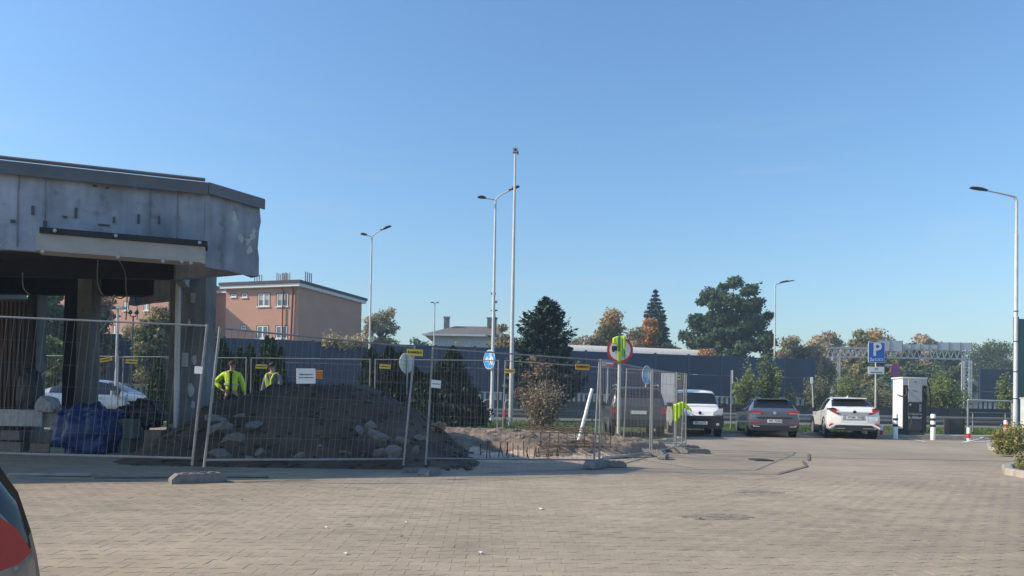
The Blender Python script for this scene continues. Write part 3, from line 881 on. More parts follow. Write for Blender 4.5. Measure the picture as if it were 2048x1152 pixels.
# ------------------------------------------------------------------ houses
mk('pink_render', (0.53, 0.285, 0.205), 0.9, var=0.07, scale=0.6)
mk('cornice', (0.74, 0.73, 0.72), 0.7, var=0.06)
mk('roof_dark', (0.055, 0.055, 0.065), 0.8, var=0.2)
mk('pane', (0.10, 0.13, 0.18), 0.08, var=0.3, scale=2, spec=0.8)
mk('pale_top', (0.42, 0.42, 0.42), 0.8, var=0.2, scale=4)
mk('reveal_shade', (0.16, 0.12, 0.11), 0.9)
mk('pipe_brown', (0.16, 0.065, 0.04), 0.6)
def pink():
    P = Vector((at(597, 600, 70).x, 70.0)); al = R(18)
    T = Vector((-math.cos(al), math.sin(al))); Nn = Vector((-math.sin(al), -math.cos(al))); U = Vector((math.sin(al), math.cos(al)))
    t = thing('pink_building', 'two storey pink rendered flat block with white cornice behind the barrier', 'building', (P.x, P.y, .4))
    zt = EYE + 244.0 * 70 / FPX
    W = lambda s, n, z: (T.x * s + Nn.x * n, T.y * s + Nn.y * n, z - .4)
    def block(name, s0, s1, n0, n1, z0, z1, m, par=t):
        c = [(s0, n0), (s1, n0), (s1, n1), (s0, n1)]
        return MB().add([W(a, b, z0) for a, b in c] + [W(a, b, z1) for a, b in c],
                        [(3, 2, 1, 0), (4, 5, 6, 7), (0, 1, 5, 4), (1, 2, 6, 5), (2, 3, 7, 6), (3, 0, 4, 7)]).build(name, m, par)
    D = 11.6
    sR = onp(452, 600, P, T)[0]; sL = onp(392, 600, P, T)[0] + .6; pr = 2.9
    w1 = block('wall', 0, sR, -D, 0, .2, zt - .66, M['pink_render'])
    w2 = block('wall', sR + .004, sL, -D, -3.0, .2, zt - .56, M['pink_render'])
    w3 = block('wall', sL + .004, sL + 13.5, -D, pr, .2, zt - .31, M['pink_render'])
    for a, b, n, dz in ((0, sR, 0, 0), (sR + .36, sL - .35, -3.0, .1), (sL, sL + 13.5, pr, .35)):
        block('cornice', a - .35, b + .35, -D - .35, n + .45, zt - .66 + dz, zt - .37 + dz, M['cornice'])
        block('roof', a - .45, b + .45, -D - .45, n + .55, zt - .366 + dz, zt - .10 + dz, M['roof_dark'])
    def window(px0, px1, py0, py1, par, n=0.0, pale_top=True, two=True):
        Q = P + Nn * n
        s0, z1 = onp(px1, py0, Q, T); s1, z0 = onp(px0, py1, Q, T)
        if s0 > s1: s0, s1 = s1, s0
        f = MB()
        def bx(a0, a1, b0, b1, c0, c1, m=0):
            c = [(a0, n + b0), (a1, n + b0), (a1, n + b1), (a0, n + b1)]
            f.add([W(p, q, c0) for p, q in c] + [W(p, q, c1) for p, q in c], [(3, 2, 1, 0), (4, 5, 6, 7), (0, 1, 5, 4), (1, 2, 6, 5), (2, 3, 7, 6), (3, 0, 4, 7)], m)
        bx(s0, s1, -.02, .012, z0, z1, 2)  # flush dark plate, shade of the window recess put into its colour
        wd = s1 - s0; fw = .065
        x0, x1 = s0 + (.06 if two else .03), s1 - (.16 if two else .10)
        zb, zt_ = z0 + .06, z1 - .10
        bx(x0, x0 + fw, .013, .05, zb, zt_, 0); bx(x1 - fw, x1, .013, .05, zb, zt_, 0)
        bx(x0 + fw, x1 - fw, .013, .05, zb, zb + fw, 0); bx(x0 + fw, x1 - fw, .013, .05, zt_ - fw, zt_, 0)
        if two: bx((x0 + x1) / 2 - .075, (x0 + x1) / 2 + .075, .013, .055, zb + fw, zt_ - fw, 0)
        bx(s0 - .01, s1 + .01, .014, .10, z0 - .05, z0 + .04, 0)
        o = f.build('window', [M['white'], M['pane'], M['reveal_shade']], par)
        f2 = MB(); f_, f = f, f2
        def pane(a0, a1, c0, c1, m):
            f2.add([W(a0, n + .02, c0), W(a1, n + .02, c0), W(a1, n + .02, c1), W(a0, n + .02, c1)], [(0, 1, 2, 3)], m)
        if two:
            for a0, a1 in ((x0 + fw, (x0 + x1) / 2 - .10), ((x0 + x1) / 2 + .10, x1 - fw)):
                if pale_top:
                    pane(a0, a1, zb + fw, (zb + zt_) / 2, 0); pane(a0, a1, (zb + zt_) / 2 + .003, zt_ - fw, 1)  # upper half of each pane in a paler colour
                else: pane(a0, a1, zb + fw, zt_ - fw, 0)
        else: pane(x0 + fw, x1 - fw, zb + fw, zt_ - fw, 0)
        f2.build('pane', [M['pane'], M['pale_top']], par)
    window(514, 541, 585, 614, w1); window(551.5, 578, 585, 614, w1)
    window(512, 538, 650, 678, w1, pale_top=False); window(550, 576, 650, 678, w1, pale_top=False)
    window(483, 496, 585, 596, w1, two=False); window(481, 493, 649, 660, w1, two=False); window(461, 474, 586, 595, w1, two=False)
    window(246, 258, 603, 622, w3, pr, False); window(287, 299, 603, 622, w3, pr, False); window(245, 257, 652, 668, w3, pr, False); window(226, 233, 650, 668, w3, pr, False)
    for s, m, r in ((1.55, 'pipe_brown', .06), (.75, 'pipe_brown', .09)):
        MB().tube([W(s, .16, 1), W(s - .25 if s < 1 else s, .16, zt - 1.0), W(s - .25 if s < 1 else s, .3, zt - .75)], r, 8).build('downpipe', M[m], t, smooth=60)
    def vents(px, n, sp, h, u=1.5):
        s, _ = onp(px, 560, P, T)
        base = MB(); base.add([W(s + a, -u + b, z) for z in (zt - .12, zt + .12) for a, b in ((-.1, -.15), (n * sp, -.15), (n * sp, .15), (-.1, .15))], [(3, 2, 1, 0), (4, 5, 6, 7), (0, 1, 5, 4), (1, 2, 6, 5), (2, 3, 7, 6), (3, 0, 4, 7)])
        b = base.build('vent_base', M['roof_dark'], t)
        for k in range(n):
            MB().tube([W(s + k * sp, -u, zt + .12), W(s + k * sp, -u, zt + h + rngs.uniform(-.1, .1))], .055, 6).build('vent_pipe', M['galv'], b, smooth=60)
    vents(503, 4, .26, .85); vents(560, 8, .2, .9); vents(548, 3, .2, 1.1, 2.0)
    # vents above the shaded side
    q = [(-5.6 + .24 * k) for k in range(4)]
    vb = MB().add([W(-.3 + a, c, z) for z in (zt - .12, zt + .1) for a, c in ((.9, -3.2), (1.1, -3.2), (1.1, -2.0), (.9, -2.0))], [(3, 2, 1, 0), (4, 5, 6, 7), (0, 1, 5, 4), (1, 2, 6, 5), (2, 3, 7, 6), (3, 0, 4, 7)]).build('vent_base', M['roof_dark'], t)
    for k in range(4):
        MB().tube([W(.7, -2.1 - k * .33, zt + .1), W(.7, -2.1 - k * .33, zt + 1.1)], .06, 6).build('vent_pipe', M['galv'], vb, smooth=60)
pink()

def low_house():
    d = 88
    def p(x, y, dd=d): return at(x, y, dd)
    a = p(858, 672); o = thing('low_house', 'low pale house with long grey pitched roof and two chimneys behind the barrier', 'house', (a.x, d, .4))
    Lc = lambda v, dy=0: (v.x - a.x, v.y - d + dy, v.z - .4)
    e0 = p(845, 668); e1 = p(976, 676); r0 = p(905, 652); r1 = p(990, 653)
    zE = e0.z; zR = r0.z
    mk('house_wall', (0.55, 0.53, 0.50), 0.9, var=.08); mk('house_roof', (0.14, 0.125, 0.115), 0.85, var=.2, scale=2)
    x0, x1 = e0.x - a.x, p(1010, 676).x - a.x
    MB().box(((x0 + x1) / 2 + .3, 5.0, (zE - .4) / 2), (x1 - x0 - 1.6, 9, zE - .4 - .1)).build('wall', M['house_wall'], o)
    mb = MB()
    rx0, rx1 = r0.x - a.x, x1 - 1.0
    mb.add([(x0, 0, zE - .4), (x1, 0, zE - .4), (x1, 10, zE - .4), (x0, 10, zE - .4), (rx0, 5, zR - .4 + .5), (rx1, 5, zR - .4 + .5)],
           [(0, 1, 5, 4), (1, 2, 5), (2, 3, 4, 5), (3, 0, 4), (3, 2, 1, 0)])
    rf = mb.build('roof', M['house_roof'], o)
    MB().box(((x0 + x1) / 2, -.06, zE - .45), (x1 - x0, .12, .22)).build('eaves', M['cornice'], o)
    for px, w in ((887, .62), (982, 1.15)):
        c = p(px, 650); ct = p(px, 641 if px < 900 else 642)
        MB().box((c.x - a.x, 4.2, zR + .05), (w, .8, 1.9)).build('chimney', M['column'], rf)
        MB().box((c.x - a.x, 4.2, zR + 1.05), (w + .15, .95, .12)).build('chimney_cap', M['concrete'], rf)
    w = MB()
    for px in (985, 1000):
        c = p(px, 684)
        MB().box((c.x - a.x, .46, zE - 1.9), (.7, .1, 1.1)).build('window', M['white'], o)
        MB().box((c.x - a.x, .40, zE - 1.9), (.5, .04, .9)).build('pane', M['pane'], o)
low_house()

def arched_shelter():
    d0 = 76.0
    a = at(1120, 706, d0); b = at(1398, 706, 80)
    L_ = math.hypot(b.x - a.x, b.y - a.y); ang = math.atan2(b.y - a.y, b.x - a.x)
    t = thing('arched_shelter', 'long cream arched shelter roof just above the dark blue barrier', 'shelter', (a.x, a.y, .4), ang)
    mk('cream_roof', (0.80, 0.74, 0.66), 0.5, var=.05, trans=.2)
    zb = a.z - .5 - .4; n = 5; seg = L_ / n; me = None; r = 1.5
    for k in range(n):
        mb = MB(); q = []
        for i in range(11):
            th = math.pi * i / 10
            q.append((0.02, -math.cos(th) * r, math.sin(th) * 1.35))
        q2 = [(seg - .02, y, z) for _, y, z in q]; q3 = [(x, y * .97, z * .97) for x, y, z in q]; q4 = [(x, y * .97, z * .97) for x, y, z in q2]
        V = q + q2 + q3 + q4
        F = [(i, i + 1, 12 + i, 11 + i) for i in range(10)] + [(22 + i, 33 + i, 34 + i, 23 + i) for i in range(10)]
        F += [(i, 22 + i, 23 + i, i + 1) for i in range(10)] + [(11 + i, 12 + i, 34 + i, 33 + i) for i in range(10)]
        if me is None:
            o = mb.add(V, F).build('roof_panel', M['cream_roof'], t, smooth=50); me = o.data
        else:
            o = bpy.data.objects.new('roof_panel', me); link(o, t)
        o.location = (k * seg, 0, zb)
    MB().box((L_ / 2, -r - .01, zb - .12), (L_, .1, .22)).build('eaves_beam', M['barrier_post'], t)
    MB().box((L_ / 2, r + .01, zb - .12), (L_, .1, .22)).build('eaves_beam', M['barrier_post'], t)
    for k in range(n + 1):
        for s in (-1, 1):
            MB().box((min(max(k * seg, .1), L_ - .1), s * r * .9, zb / 2 - .1), (.14, .14, zb - .2)).build('post', M['barrier_post'], t)
arched_shelter()

# ------------------------------------------------------------------ sign gantry over the expressway
mk('gantry', (0.50, 0.51, 0.52), 0.5, 0.2, var=.08)
mk('sign_back', (0.56, 0.57, 0.57), 0.6, 0.2, var=.08)
def gantry():
    d = 90.0
    a = at(1664, 712, d); b = at(1940, 715, d)
    t = thing('sign_gantry', 'pale steel lattice sign gantry spanning the expressway beyond the barrier', 'gantry', (a.x, d, .4))
    L_ = b.x - a.x; zt = at(1800, 697, d).z - .4; zb = at(1800, 715, d).z - .4
    def truss(mb, x0, x1, y0, y1, z0, z1, n):
        for y in (y0, y1):
            for z in (z0, z1): mb.bar((x0, y, z), (x1, y, z), .10, .10)
        s = (x1 - x0) / n
        for k in range(n):
            for y in (y0, y1):
                mb.bar((x0 + k * s, y, z0), (x0 + (k + .5) * s, y, z1), .05, .05); mb.bar((x0 + (k + .5) * s, y, z1), (x0 + (k + 1) * s, y, z0), .05, .05)
            for z in (z0, z1):
                mb.bar((x0 + k * s, y0, z), (x0 + (k + 1) * s, y1, z), .06, .06)
    mb = MB(); truss(mb, 0, L_, 0, 1.4, zb, zt, 22); mb.build('truss', M['gantry'], t)
    def leg(x, y):
        mb = MB()
        for dx in (-.42, .42): mb.bar((x + dx, y, 0), (x + dx, y, zb - .07), .13, .13)
        n = 9
        for k in range(n):
            z0 = zb * k / n; z1 = zb * (k + 1) / n
            mb.bar((x - .42, y, z0), (x + .42, y, (z0 + z1) / 2), .07, .07); mb.bar((x + .42, y, (z0 + z1) / 2), (x - .42, y, z1), .07, .07)
        mb.build('leg', M['gantry'], t)
    leg(L_ - .5, 0); leg(L_ + .6, 1.4); leg(.5, .0); leg(.9, 1.4)
    def board(x0, x1, y0, y1, dd):
        p = at(x0, y1, d); q = at(x1, y0, d)
        o = MB().box(((p.x + q.x) / 2 - a.x, -.2 + dd, (p.z + q.z) / 2 - .4), (q.x - p.x, .06, q.z - p.z)).build('sign_board', M['sign_back'], t)
        n = max(2, int((q.x - p.x) / 1.0))
        for k in range(n + 1):
            MB().box((p.x - a.x + (q.x - p.x) * k / n, -.25 + dd, (p.z + q.z) / 2 - .4), (.06, .05, q.z - p.z + .1)).build('stiffener', M['concrete_dark'], o)
    board(1752, 1803, 682, 702, 0); board(1803, 1873, 690, 697, 0); board(1873, 1941, 686, 700, 0); board(1748, 1790, 729, 747, .2)
gantry()
mk('far_wall', (0.36, 0.32, 0.26), .9, var=.15, scale=.6)
def far_wall():
    a = at(1840, 790, 112); b = at(1985, 762, 112)
    t = thing('concrete_wall', 'tan concrete wall seen under the sign gantry', 'wall', (a.x, 112, .4))
    L_ = b.x - a.x; n = 5; me = None
    for k in range(n):
        if me is None:
            o = MB().box((0, 0, (b.z - .4) / 2), (L_ / n - .12, .25, b.z - .4)).build('wall_panel', M['far_wall'], t); me = o.data
        else: o = bpy.data.objects.new('wall_panel', me); link(o, t)
        o.location = ((k + .5) * L_ / n, 0, 0)
far_wall()
# ------------------------------------------------------------------ mobile fence panels
def fence_panel(label, p0, z0, p1, z1, H=1.95, lean=0.0, group='mobile wire fence panels', cols=None, sag=0.0, r=.0185):
    p0, p1 = Vector(p0), Vector(p1); L_ = (p1 - p0).length; d = (p1 - p0).normalized()
    t = thing('mesh_fence', label, 'mesh fence', (p0.x, p0.y, 0), math.atan2(d.y, d.x), group)
    dz = (z1 - z0) / L_
    def W(u, v):      # u along, v up
        return (u + lean * v / H - dz * v * .4, 0, z0 + dz * u + v - sag * math.sin(math.pi * min(1, max(0, u / L_))) * (v / H))
    for u in (.025, L_ - .025):
        MB().tube([W(u, 0), W(u, H * .5), W(u, H)], r, 8).build('post', M['galv'], t, smooth=60)
    for v in (H - .02, .10):
        MB().tube([W(.03 + (L_ - .06) * k / 6, v) for k in range(7)], .014 if v > 1 else .017, 6).build('rail', M['galv'], t, smooth=60)
    mb = MB(); n = cols or int(L_ / .095)
    for k in range(1, n):
        u = L_ * k / n; j = rngs.uniform(-.006, .006)
        mb.tube([W(u + j, .10), W(u, H * .5), W(u - j, H - .02)], .0028, 3, cap=False)
    for k in range(1, 6):
        v = .1 + (H - .12) * k / 6
        mb.tube([W(.03 + (L_ - .06) * q / 6, v + rngs.uniform(-.006, .006)) for q in range(7)], .0017, 3, cap=False)
    o = mb.build('wire_mesh', M['wire'], t); o['kind'] = 'stuff'
    return t
def P2(px, d): v = at(px, 800, d); return (v.x, v.y)
def hd(px, py, d): return at(px, py, d).z
A1 = (-4.36, 10.62); A0 = (-7.85, 10.25)
fence_panel('front fence panel running out at the left picture edge, before the blue tarpaulin bag', A0, .30, A1, .24, lean=.14)
fence_panel('front fence panel before the dark soil heap, leaning to the right', (-4.24, 10.6), .22, P2(812, 12.55), .14, lean=.15)
fence_panel('front fence panel before the sunlit rebar, with an orange tag at its top', P2(851, 12.75), .14, P2(1192, 14.1), .07, lean=.07)
q0 = P2(1199, 14.15); q1 = P2(1302, 17.1); q2 = P2(1351, 18.9); q3 = P2(1373, 20.5)
fence_panel('side fence panel carrying the view of the round covered sign, next to the front corner', q0, .08, q1, .06, lean=.02)
fence_panel('narrow side fence panel with a hanging yellow vest', (q1[0] + .04, q1[1] + .08), .06, q2, .08)
fence_panel('narrow side fence panel at the far right corner with the small yellow tag', (q2[0] + .04, q2[1] + .08), .08, q3, .12)
b = [P2(1370, 20.6), P2(1243, 20.8), P2(1001, 21.1), P2(744, 21.6), P2(496, 22.0), P2(240, 22.4), P2(-20, 22.8)]
bl = ['rear fence panel in front of the dark grey off-roader', 'rear fence panel in front of the dry brown bush and the leaning white bar', 'rear fence panel in front of the dark juniper with the blue cycle path sign behind',
      'rear fence panel between the two workers and the juniper, behind the white notice', 'rear fence panel behind the worker in the yellow jacket', 'rear fence panel seen through the station bays, before the silver car']
for k in range(6):
    x0, x1 = Vector(b[k + 1]), Vector(b[k]); u = (x1 - x0).normalized() * .05
    fence_panel(bl[k], tuple(x0 + u), gz(*b[k + 1]) + .06, tuple(x1 - u), gz(*b[k]) + .06, H=2.0, r=.019)
# feet under the panels
foot_me = None
def foot(p, rz, label, z=0.0, s=1.0):
    global foot_me
    if foot_me is None:
        mb = MB()
        sec = [(-.36, 0), (.36, 0), (.36, .06), (.28, .13), (-.28, .13), (-.36, .06)]
        n = len(sec); q = [(x, -.11, zz) for x, zz in sec] + [(x, .11, zz) for x, zz in sec]
        mb.add(q, [tuple(range(n)), tuple(reversed(range(n, 2 * n)))] + [((i + 1) % n, i, n + i, n + (i + 1) % n) for i in range(n)])
        for x in (-.18, -.06, .06, .18): mb.lathe([(.035, .131), (.045, .133), (.045, .145), (.03, .145)], 8, (x, 0, 0))
        o = mb.build('ballast_block', M['foot']); foot_me = o.data
    else:
        o = bpy.data.objects.new('ballast_block', foot_me); C.objects.link(o)
    o.location = (p[0], p[1], gz(p[0], p[1]) + .008 + z); o.rotation_euler = (0, 0, rz); o.scale = (s, s, s)
    tag(o, label, 'ballast block', 'concrete feet of the mobile fence')
    return o
foot((-4.30, 10.62), R(35), 'concrete fence foot below the two posts left of the soil heap')
foot(P2(832, 12.65), R(10), 'big concrete fence foot below the gap before the soil heap', s=.62)
foot(P2(862, 12.3), R(75), 'tilted concrete fence foot beside the big one before the soil heap', s=.8)
foot(P2(1196, 14.1), R(60), 'concrete fence foot at the front right fence corner, in shade')
foot(P2(1224, 14.3), R(-10), 'concrete fence foot with studs right of the shaded fence corner', s=.8)
foot(P2(1303, 17.1), R(-35), 'concrete fence foot below the middle post of the side fence')
foot(P2(1328, 16.4), R(70), 'loose concrete fence foot lying before the side fence', s=.75)
foot(P2(1352, 18.9), R(-35), 'concrete fence foot below the yellow vest')
foot(P2(1374, 20.4), R(10), 'concrete fence foot below the far right fence corner')
foot(P2(1398, 19.3), R(5), 'loose concrete fence foot right of the far fence corner', s=.8)
foot(P2(1001, 21.0), R(90), 'concrete fence foot of the rear fence near the lamp posts')
foot(P2(744, 21.5), R(90), 'concrete fence foot of the rear fence behind the soil heap')
# braces
def brace(label, pts, r=.018, m='galv', name='fence_brace'):
    c = pts[0]
    o = MB().tube([Vector(p) - Vector(c) for p in pts], r, 8).build(name, M[m], None, smooth=60)
    o.location = c
    return tag(o, label, 'brace')
p = at(1198, 790, 14.3)
brace('thin steel brace leaning from the front right fence corner to the ground', [at(1198, 800, 14.25), at(1212, 880, 16.2) + Vector((0, 0, .0))])
brace('white stick leaning steeply inside the fence before the dry bush', [(at(1157, 882, 17.2)), at(1184, 778, 17.6)], .038, 'white', 'leaning_stick')
# yellow hire tags, notices
def plate_sign(name, label, cat, px, py, d, w, h, rz, tilt, cols, lines, group=None, th=.006, border=False):
    v = at(px, py, d)
    t = thing(name, label, cat, v, rz, group)
    t.rotation_euler = (0, tilt, rz)
    MB().box((0, 0, 0), (w, th, h)).build('plate', M[cols[0]], t)
    if lines:
        mb = MB()
        for (s, size, z, bold) in lines: text(mb, s, size, 0, z, -th / 2 - .003, bold)
        mb.build('lettering', M[cols[1]], t)
    return t
ys = ['yellow hire tag hanging askew on the rear fence, left of the straight one', 'yellow hire tag hanging straight on the rear fence, seen through the station bay', 'yellow hire tag on the rear fence between the two workers',
      'yellow hire tag on the rear fence above the soil heap', 'yellowish hire tag in shade, largest, at the top of the front fence', 'yellow hire tag on the rear fence right of the blue cycle path sign',
      'orange tag at the top of the front fence before the dry bush', 'small pale yellow tag on the fence corner near the white van']
for k, (px, py, d, w, rz, tl, c) in enumerate(((212, 719, 22.3, .36, 0, R(-12), 'yellow_sign'), (263, 723, 22.3, .34, 0, R(2), 'yellow_sign'), (523, 733, 21.85, .33, 0, R(1), 'yellow_sign'),
        (770, 733, 21.45, .31, 0, R(2), 'yellow_sign'), (830, 705, 12.55, .27, R(25), R(1), 'yellow_sign'), (1019, 742, 20.95, .29, 0, R(1), 'yellow_sign'), (1165, 734, 13.85, .28, R(22), R(1), 'orange_sign'), (1358, 755, 19.3, .24, R(60), R(1), 'yellow_sign'))):
    plate_sign('fence_tag', ys[k], 'tag', px, py, d - .05, w, .115 if d > 15 else .105, rz, tl, (c, 'print'), [('RAMIRENT', w * .19, 0, .002)], 'yellow tags on the fence')
plate_sign('notice', 'white paper notice with two lines of print on the fence before the soil heap', 'notice', 612, 752, 11.45, .285, .225, R(33), R(-2), ('paper', 'print'), [('TEREN BUDOWY', .027, .02, .001), ('WSTĘP WZBRONIONY', .021, -.025, .001)])
plate_sign('warning_sign', 'orange sign with dark print partly behind the white notice', 'sign', 638, 749, 21.6, .20, .24, 0, R(2), ('orange_sign', 'print'), [('UWAGA', .05, .06, .002), ('GŁĘBOKI', .045, -.01, .002), ('WYKOP', .045, -.075, .002)])
plate_sign('notice', 'crumpled white sheet on the fence in front of the juniper', 'notice', 872, 768, 12.75, .17, .13, R(25), R(4), ('paper', 'print'), [('ZAKAZ WSTĘPU', .018, .0, .001)])
plate_sign('notice', 'small white sheet on the fence beside the grey station column', 'notice', 397, 740, 10.55, .11, .10, 0, R(3), ('paper', 'print'), None)

# ------------------------------------------------------------------ street lamps and poles
def luminaire(parent, p, ang, tilt=R(5), L_=.75):
    """flat street lamp head starting at p pointing along ang"""
    mb = MB(); n = 7
    prof = [(0, .05, .05), (.12, .07, .06), (.25, .14, .07), (.5, .16, .06), (.68, .12, .04), (.75, .04, .02)]
    V = []
    for s, w, h in prof:
        s *= L_ / .75
        V += [(s, -w, 0), (s, -w * .7, h), (s, w * .7, h), (s, w, 0), (s, w * .6, -.03), (s, -w * .6, -.03)]
    F = [(i * 6 + k, i * 6 + (k + 1) % 6, (i + 1) * 6 + (k + 1) % 6, (i + 1) * 6 + k) for i in range(len(prof) - 1) for k in range(6)]
    F += [tuple(reversed(range(6))), tuple(range(30, 36))]
    Mx = Matrix.Translation(p) @ Matrix.Rotation(ang, 4, 'Z') @ Matrix.Rotation(-tilt, 4, 'Y')
    mb.add([Mx @ Vector(v) for v in V], F)
    return mb.build('lamp_head', M['dark_metal'], parent, smooth=40)
def street_lamp(label, px, d, pytop, zb, arms, r=(.075, .045), m='pole_white', group='street lamps', lean=0):
    base = at(px, 800, d); H = at(px, pytop, d).z - zb
    t = thing('street_lamp', label, 'street lamp', (base.x, d, zb), 0, group)
    MB().tube([(0, 0, 0), (0, 0, H * .12), (0, 0, H * .13), (0, 0, H)], [r[0] * 1.25, r[0] * 1.25, r[0], r[1]], 12).build('pole', M[m], t, smooth=60)
    for (dx, dz, hd_) in arms:
        s = 1 if dx > 0 else -1
        pts = [Vector((0, 0, H - .03)), Vector((dx * .12, 0, H + dz * .25)), Vector((dx * .5, 0, H + dz * .62)), Vector((dx, 0, H + dz))]
        MB().tube(pts, [r[1] * .8, r[1] * .75, r[1] * .65, r[1] * .6], 8).build('arm', M[m], t, smooth=60)
        luminaire(t, pts[-1] - Vector((s * .05, 0, 0)), 0 if dx > 0 else math.pi, math.atan2(dz, abs(dx)) * .6, hd_)
    return t
sl = street_lamp('slim two armed street lamp rising above the pink building roof', 737, 41, 474, .4, ((.50, .38, .62), (-.32, .10, .34)), (.06, .04))
street_lamp('two armed street lamp carrying the blue cycle path sign, just left of the tall mast', 984, 33.5, 400, gz(-.9, 33.5), ((.62, .44, .5), (-.48, .08, .36)), (.078, .045))
street_lamp('far street lamp with two heads beside the big dark tree', 1548, 70, 570, .4, ((.75, .25, 1.05), (.45, .22, .8)), (.09, .06), 'pole_grey')
street_lamp('far thin lamp post behind the pale low house', 866, 75, 606, .4, ((.15, .02, .3), (-.15, .02, .3)), (.09, .05), 'pole_grey')
# right hand lamp: bent single arm reaching left
base = at(2031, 800, 33); H = at(2033, 392, 33).z - .35
t = thing('street_lamp', 'white street lamp with one long arm reaching left, at the right picture edge', 'street lamp', (base.x, 33, .35), 0, 'street lamps')
MB().tube([(0, 0, 0), (0, 0, 1.2), (0, 0, 1.25), (0, 0, H * .84)], [.098, .098, .085, .07], 14).build('pole', M['pole_white'], t, smooth=60)
MB().tube([(0, 0, H * .835), (0, 0, H - .22), (-.06, 0, H - .07), (-.2, 0, H - .01), (-.5, 0, H + .06), (-1.3, 0, H + .22)], [.055, .05, .048, .045, .04, .035], 10).build('arm', M['pole_white'], t, smooth=60)
luminaire(t, Vector((-1.28, 0, H + .21)), math.pi, R(9), .75)
for z in (1.45, 2.6, 3.9, 5.2):
    MB().lathe([(.08, -.02), (.092, -.02), (.092, .02), (.08, .02)], 12, (0, 0, z)).build('band', M['dark_metal'], t, smooth=40)
# tall mast with floodlight box
mx_ = at(1022, 800, 28.5); zb = gz(mx_.x, 28.5); Hm = at(1030, 306, 28.5).z - zb
t = thing('mast', 'tall white mast with a small box on its top, in the middle', 'mast', (mx_.x, 28.5, zb), 0)
MB().tube([(0, 0, 0), (0, 0, Hm * .35), (0, 0, Hm * .75), (0, 0, Hm)], [.082, .07, .052, .034], 12).build('pole', M['pole_white'], t, smooth=60)
hb = MB().box((0, -.02, Hm + .09), (.19, .16, .17)).build('camera_box', M['pole_grey'], t)
MB().lathe([(.035, -.12), (.045, -.1), (.045, -.09)], 10, (0, -.02, Hm + .09), 'Y').build('lens', M['glass'], hb)
MB().box((.10, .03, Hm + .02), (.04, .12, .10)).build('bracket', M['dark_metal'], t)
# low two headed park lamp seen through the bay
pb = at(231, 800, 27.5); zb = gz(pb.x, 27.5); Hp = at(235, 617, 27.5).z - zb
t = thing('park_lamp', 'thin pale lamp post with two flat heads seen through the station bay', 'street lamp', (pb.x, 27.5, zb), 0)
MB().tube([(0, 0, 0), (0, 0, Hp)], [.05, .035], 10).build('pole', M['pole_white'], t, smooth=60)
for s, m in ((-1, 'dark_metal'), (1, 'pole_grey')):
    MB().box((s * .14, -.05, Hp + .02), (.22, .3, .08)).build('lamp_head', M[m], t)
pb = at(262, 800, 40); Hp = at(262, 632, 40).z - .4
t = thing('park_lamp', 'dark forked lamp with two round globes before the pink building', 'street lamp', (pb.x, 40, .4), 0)
MB().tube([(0, 0, 0), (0, 0, Hp)], .04, 8).build('pole', M['dark_metal'], t, smooth=60)
for s in (-1, 1):
    MB().tube([(0, 0, Hp - .05), (s * .12, 0, Hp - .02), (s * .17, 0, Hp + .1)], .025, 6).build('arm', M['dark_metal'], t)
    MB().lathe([(.02, -.12), (.10, -.08), (.12, 0), (.09, .09), (.02, .12)], 10, (s * .17, 0, Hp + .2)).build('lamp_globe', M['dark_metal'], t, smooth=60)

# ------------------------------------------------------------------ road signs
def disc(mb, r, y, n=32, m=0, x=0, z=0, r0=0.0):
    if r0 <= 0:
        return mb.add([(x + r * math.cos(6.28318 * i / n), y, z + r * math.sin(6.28318 * i / n)) for i in range(n)], [tuple(range(n))], m)
    vs = [(x + q * math.cos(6.28318 * i / n), y, z + q * math.sin(6.28318 * i / n)) for q in (r0, r) for i in range(n)]
    return mb.add(vs, [(i, (i + 1) % n, n + (i + 1) % n, n + i) for i in range(n)], m)
def round_sign(name, label, px, py, d, r, rz, zg, m_face, m_back='pole_grey', pole=True, pr=.032, pole_dy=.05, cat='road sign'):
    c = at(px, py, d)
    t = thing(name, label, cat, (c.x, c.y, zg), rz)
    h = c.z - zg
    MB().lathe([(r, 0.0), (r, .012)], 32, (0, 0, h), 'Y').build('plate', M[m_face], t, smooth=30)
    disc(MB(), r - .005, .0135, z=h).build('back', M[m_back], t)
    if pole: MB().tube([(0, pole_dy, 0), (0, pole_dy, h + r * .9)], pr, 10).build('pole', M['pole_grey'], t, smooth=60)
    return t, h
# no lorries sign under a hi-vis jacket
t, h = round_sign('round_sign', 'round red rimmed no lorries sign half covered by a hi-vis vest', 1240, 700, 19.7, .335, 0, gz(2.8, 19.7), 'sign_red', pr=.045)
disc(MB(), .27, -.003, z=h).build('white_field', M['sign_white'], t)
lor = MB()
lor.plate([(-.21, -.02 + h), (-.05, -.02 + h), (-.05, .10 + h), (-.21, .10 + h)], -.0095, -.0045)
lor.plate([(-.04, -.02 + h), (.02, -.02 + h), (.02, .02 + h), (-.01, .07 + h), (-.04, .07 + h)], -.0095, -.0045)
disc(lor, .03, -.011, 14, x=-.17, z=h - .03); disc(lor, .03, -.011, 14, x=-.02, z=h - .03)
lor.build('symbol', M['print'], t)
lor = MB(); lor.bar((-.06, -.013, h - .17), (.04, -.013, h - .02), .03, .004).build('slash_mark', M['print'], t)
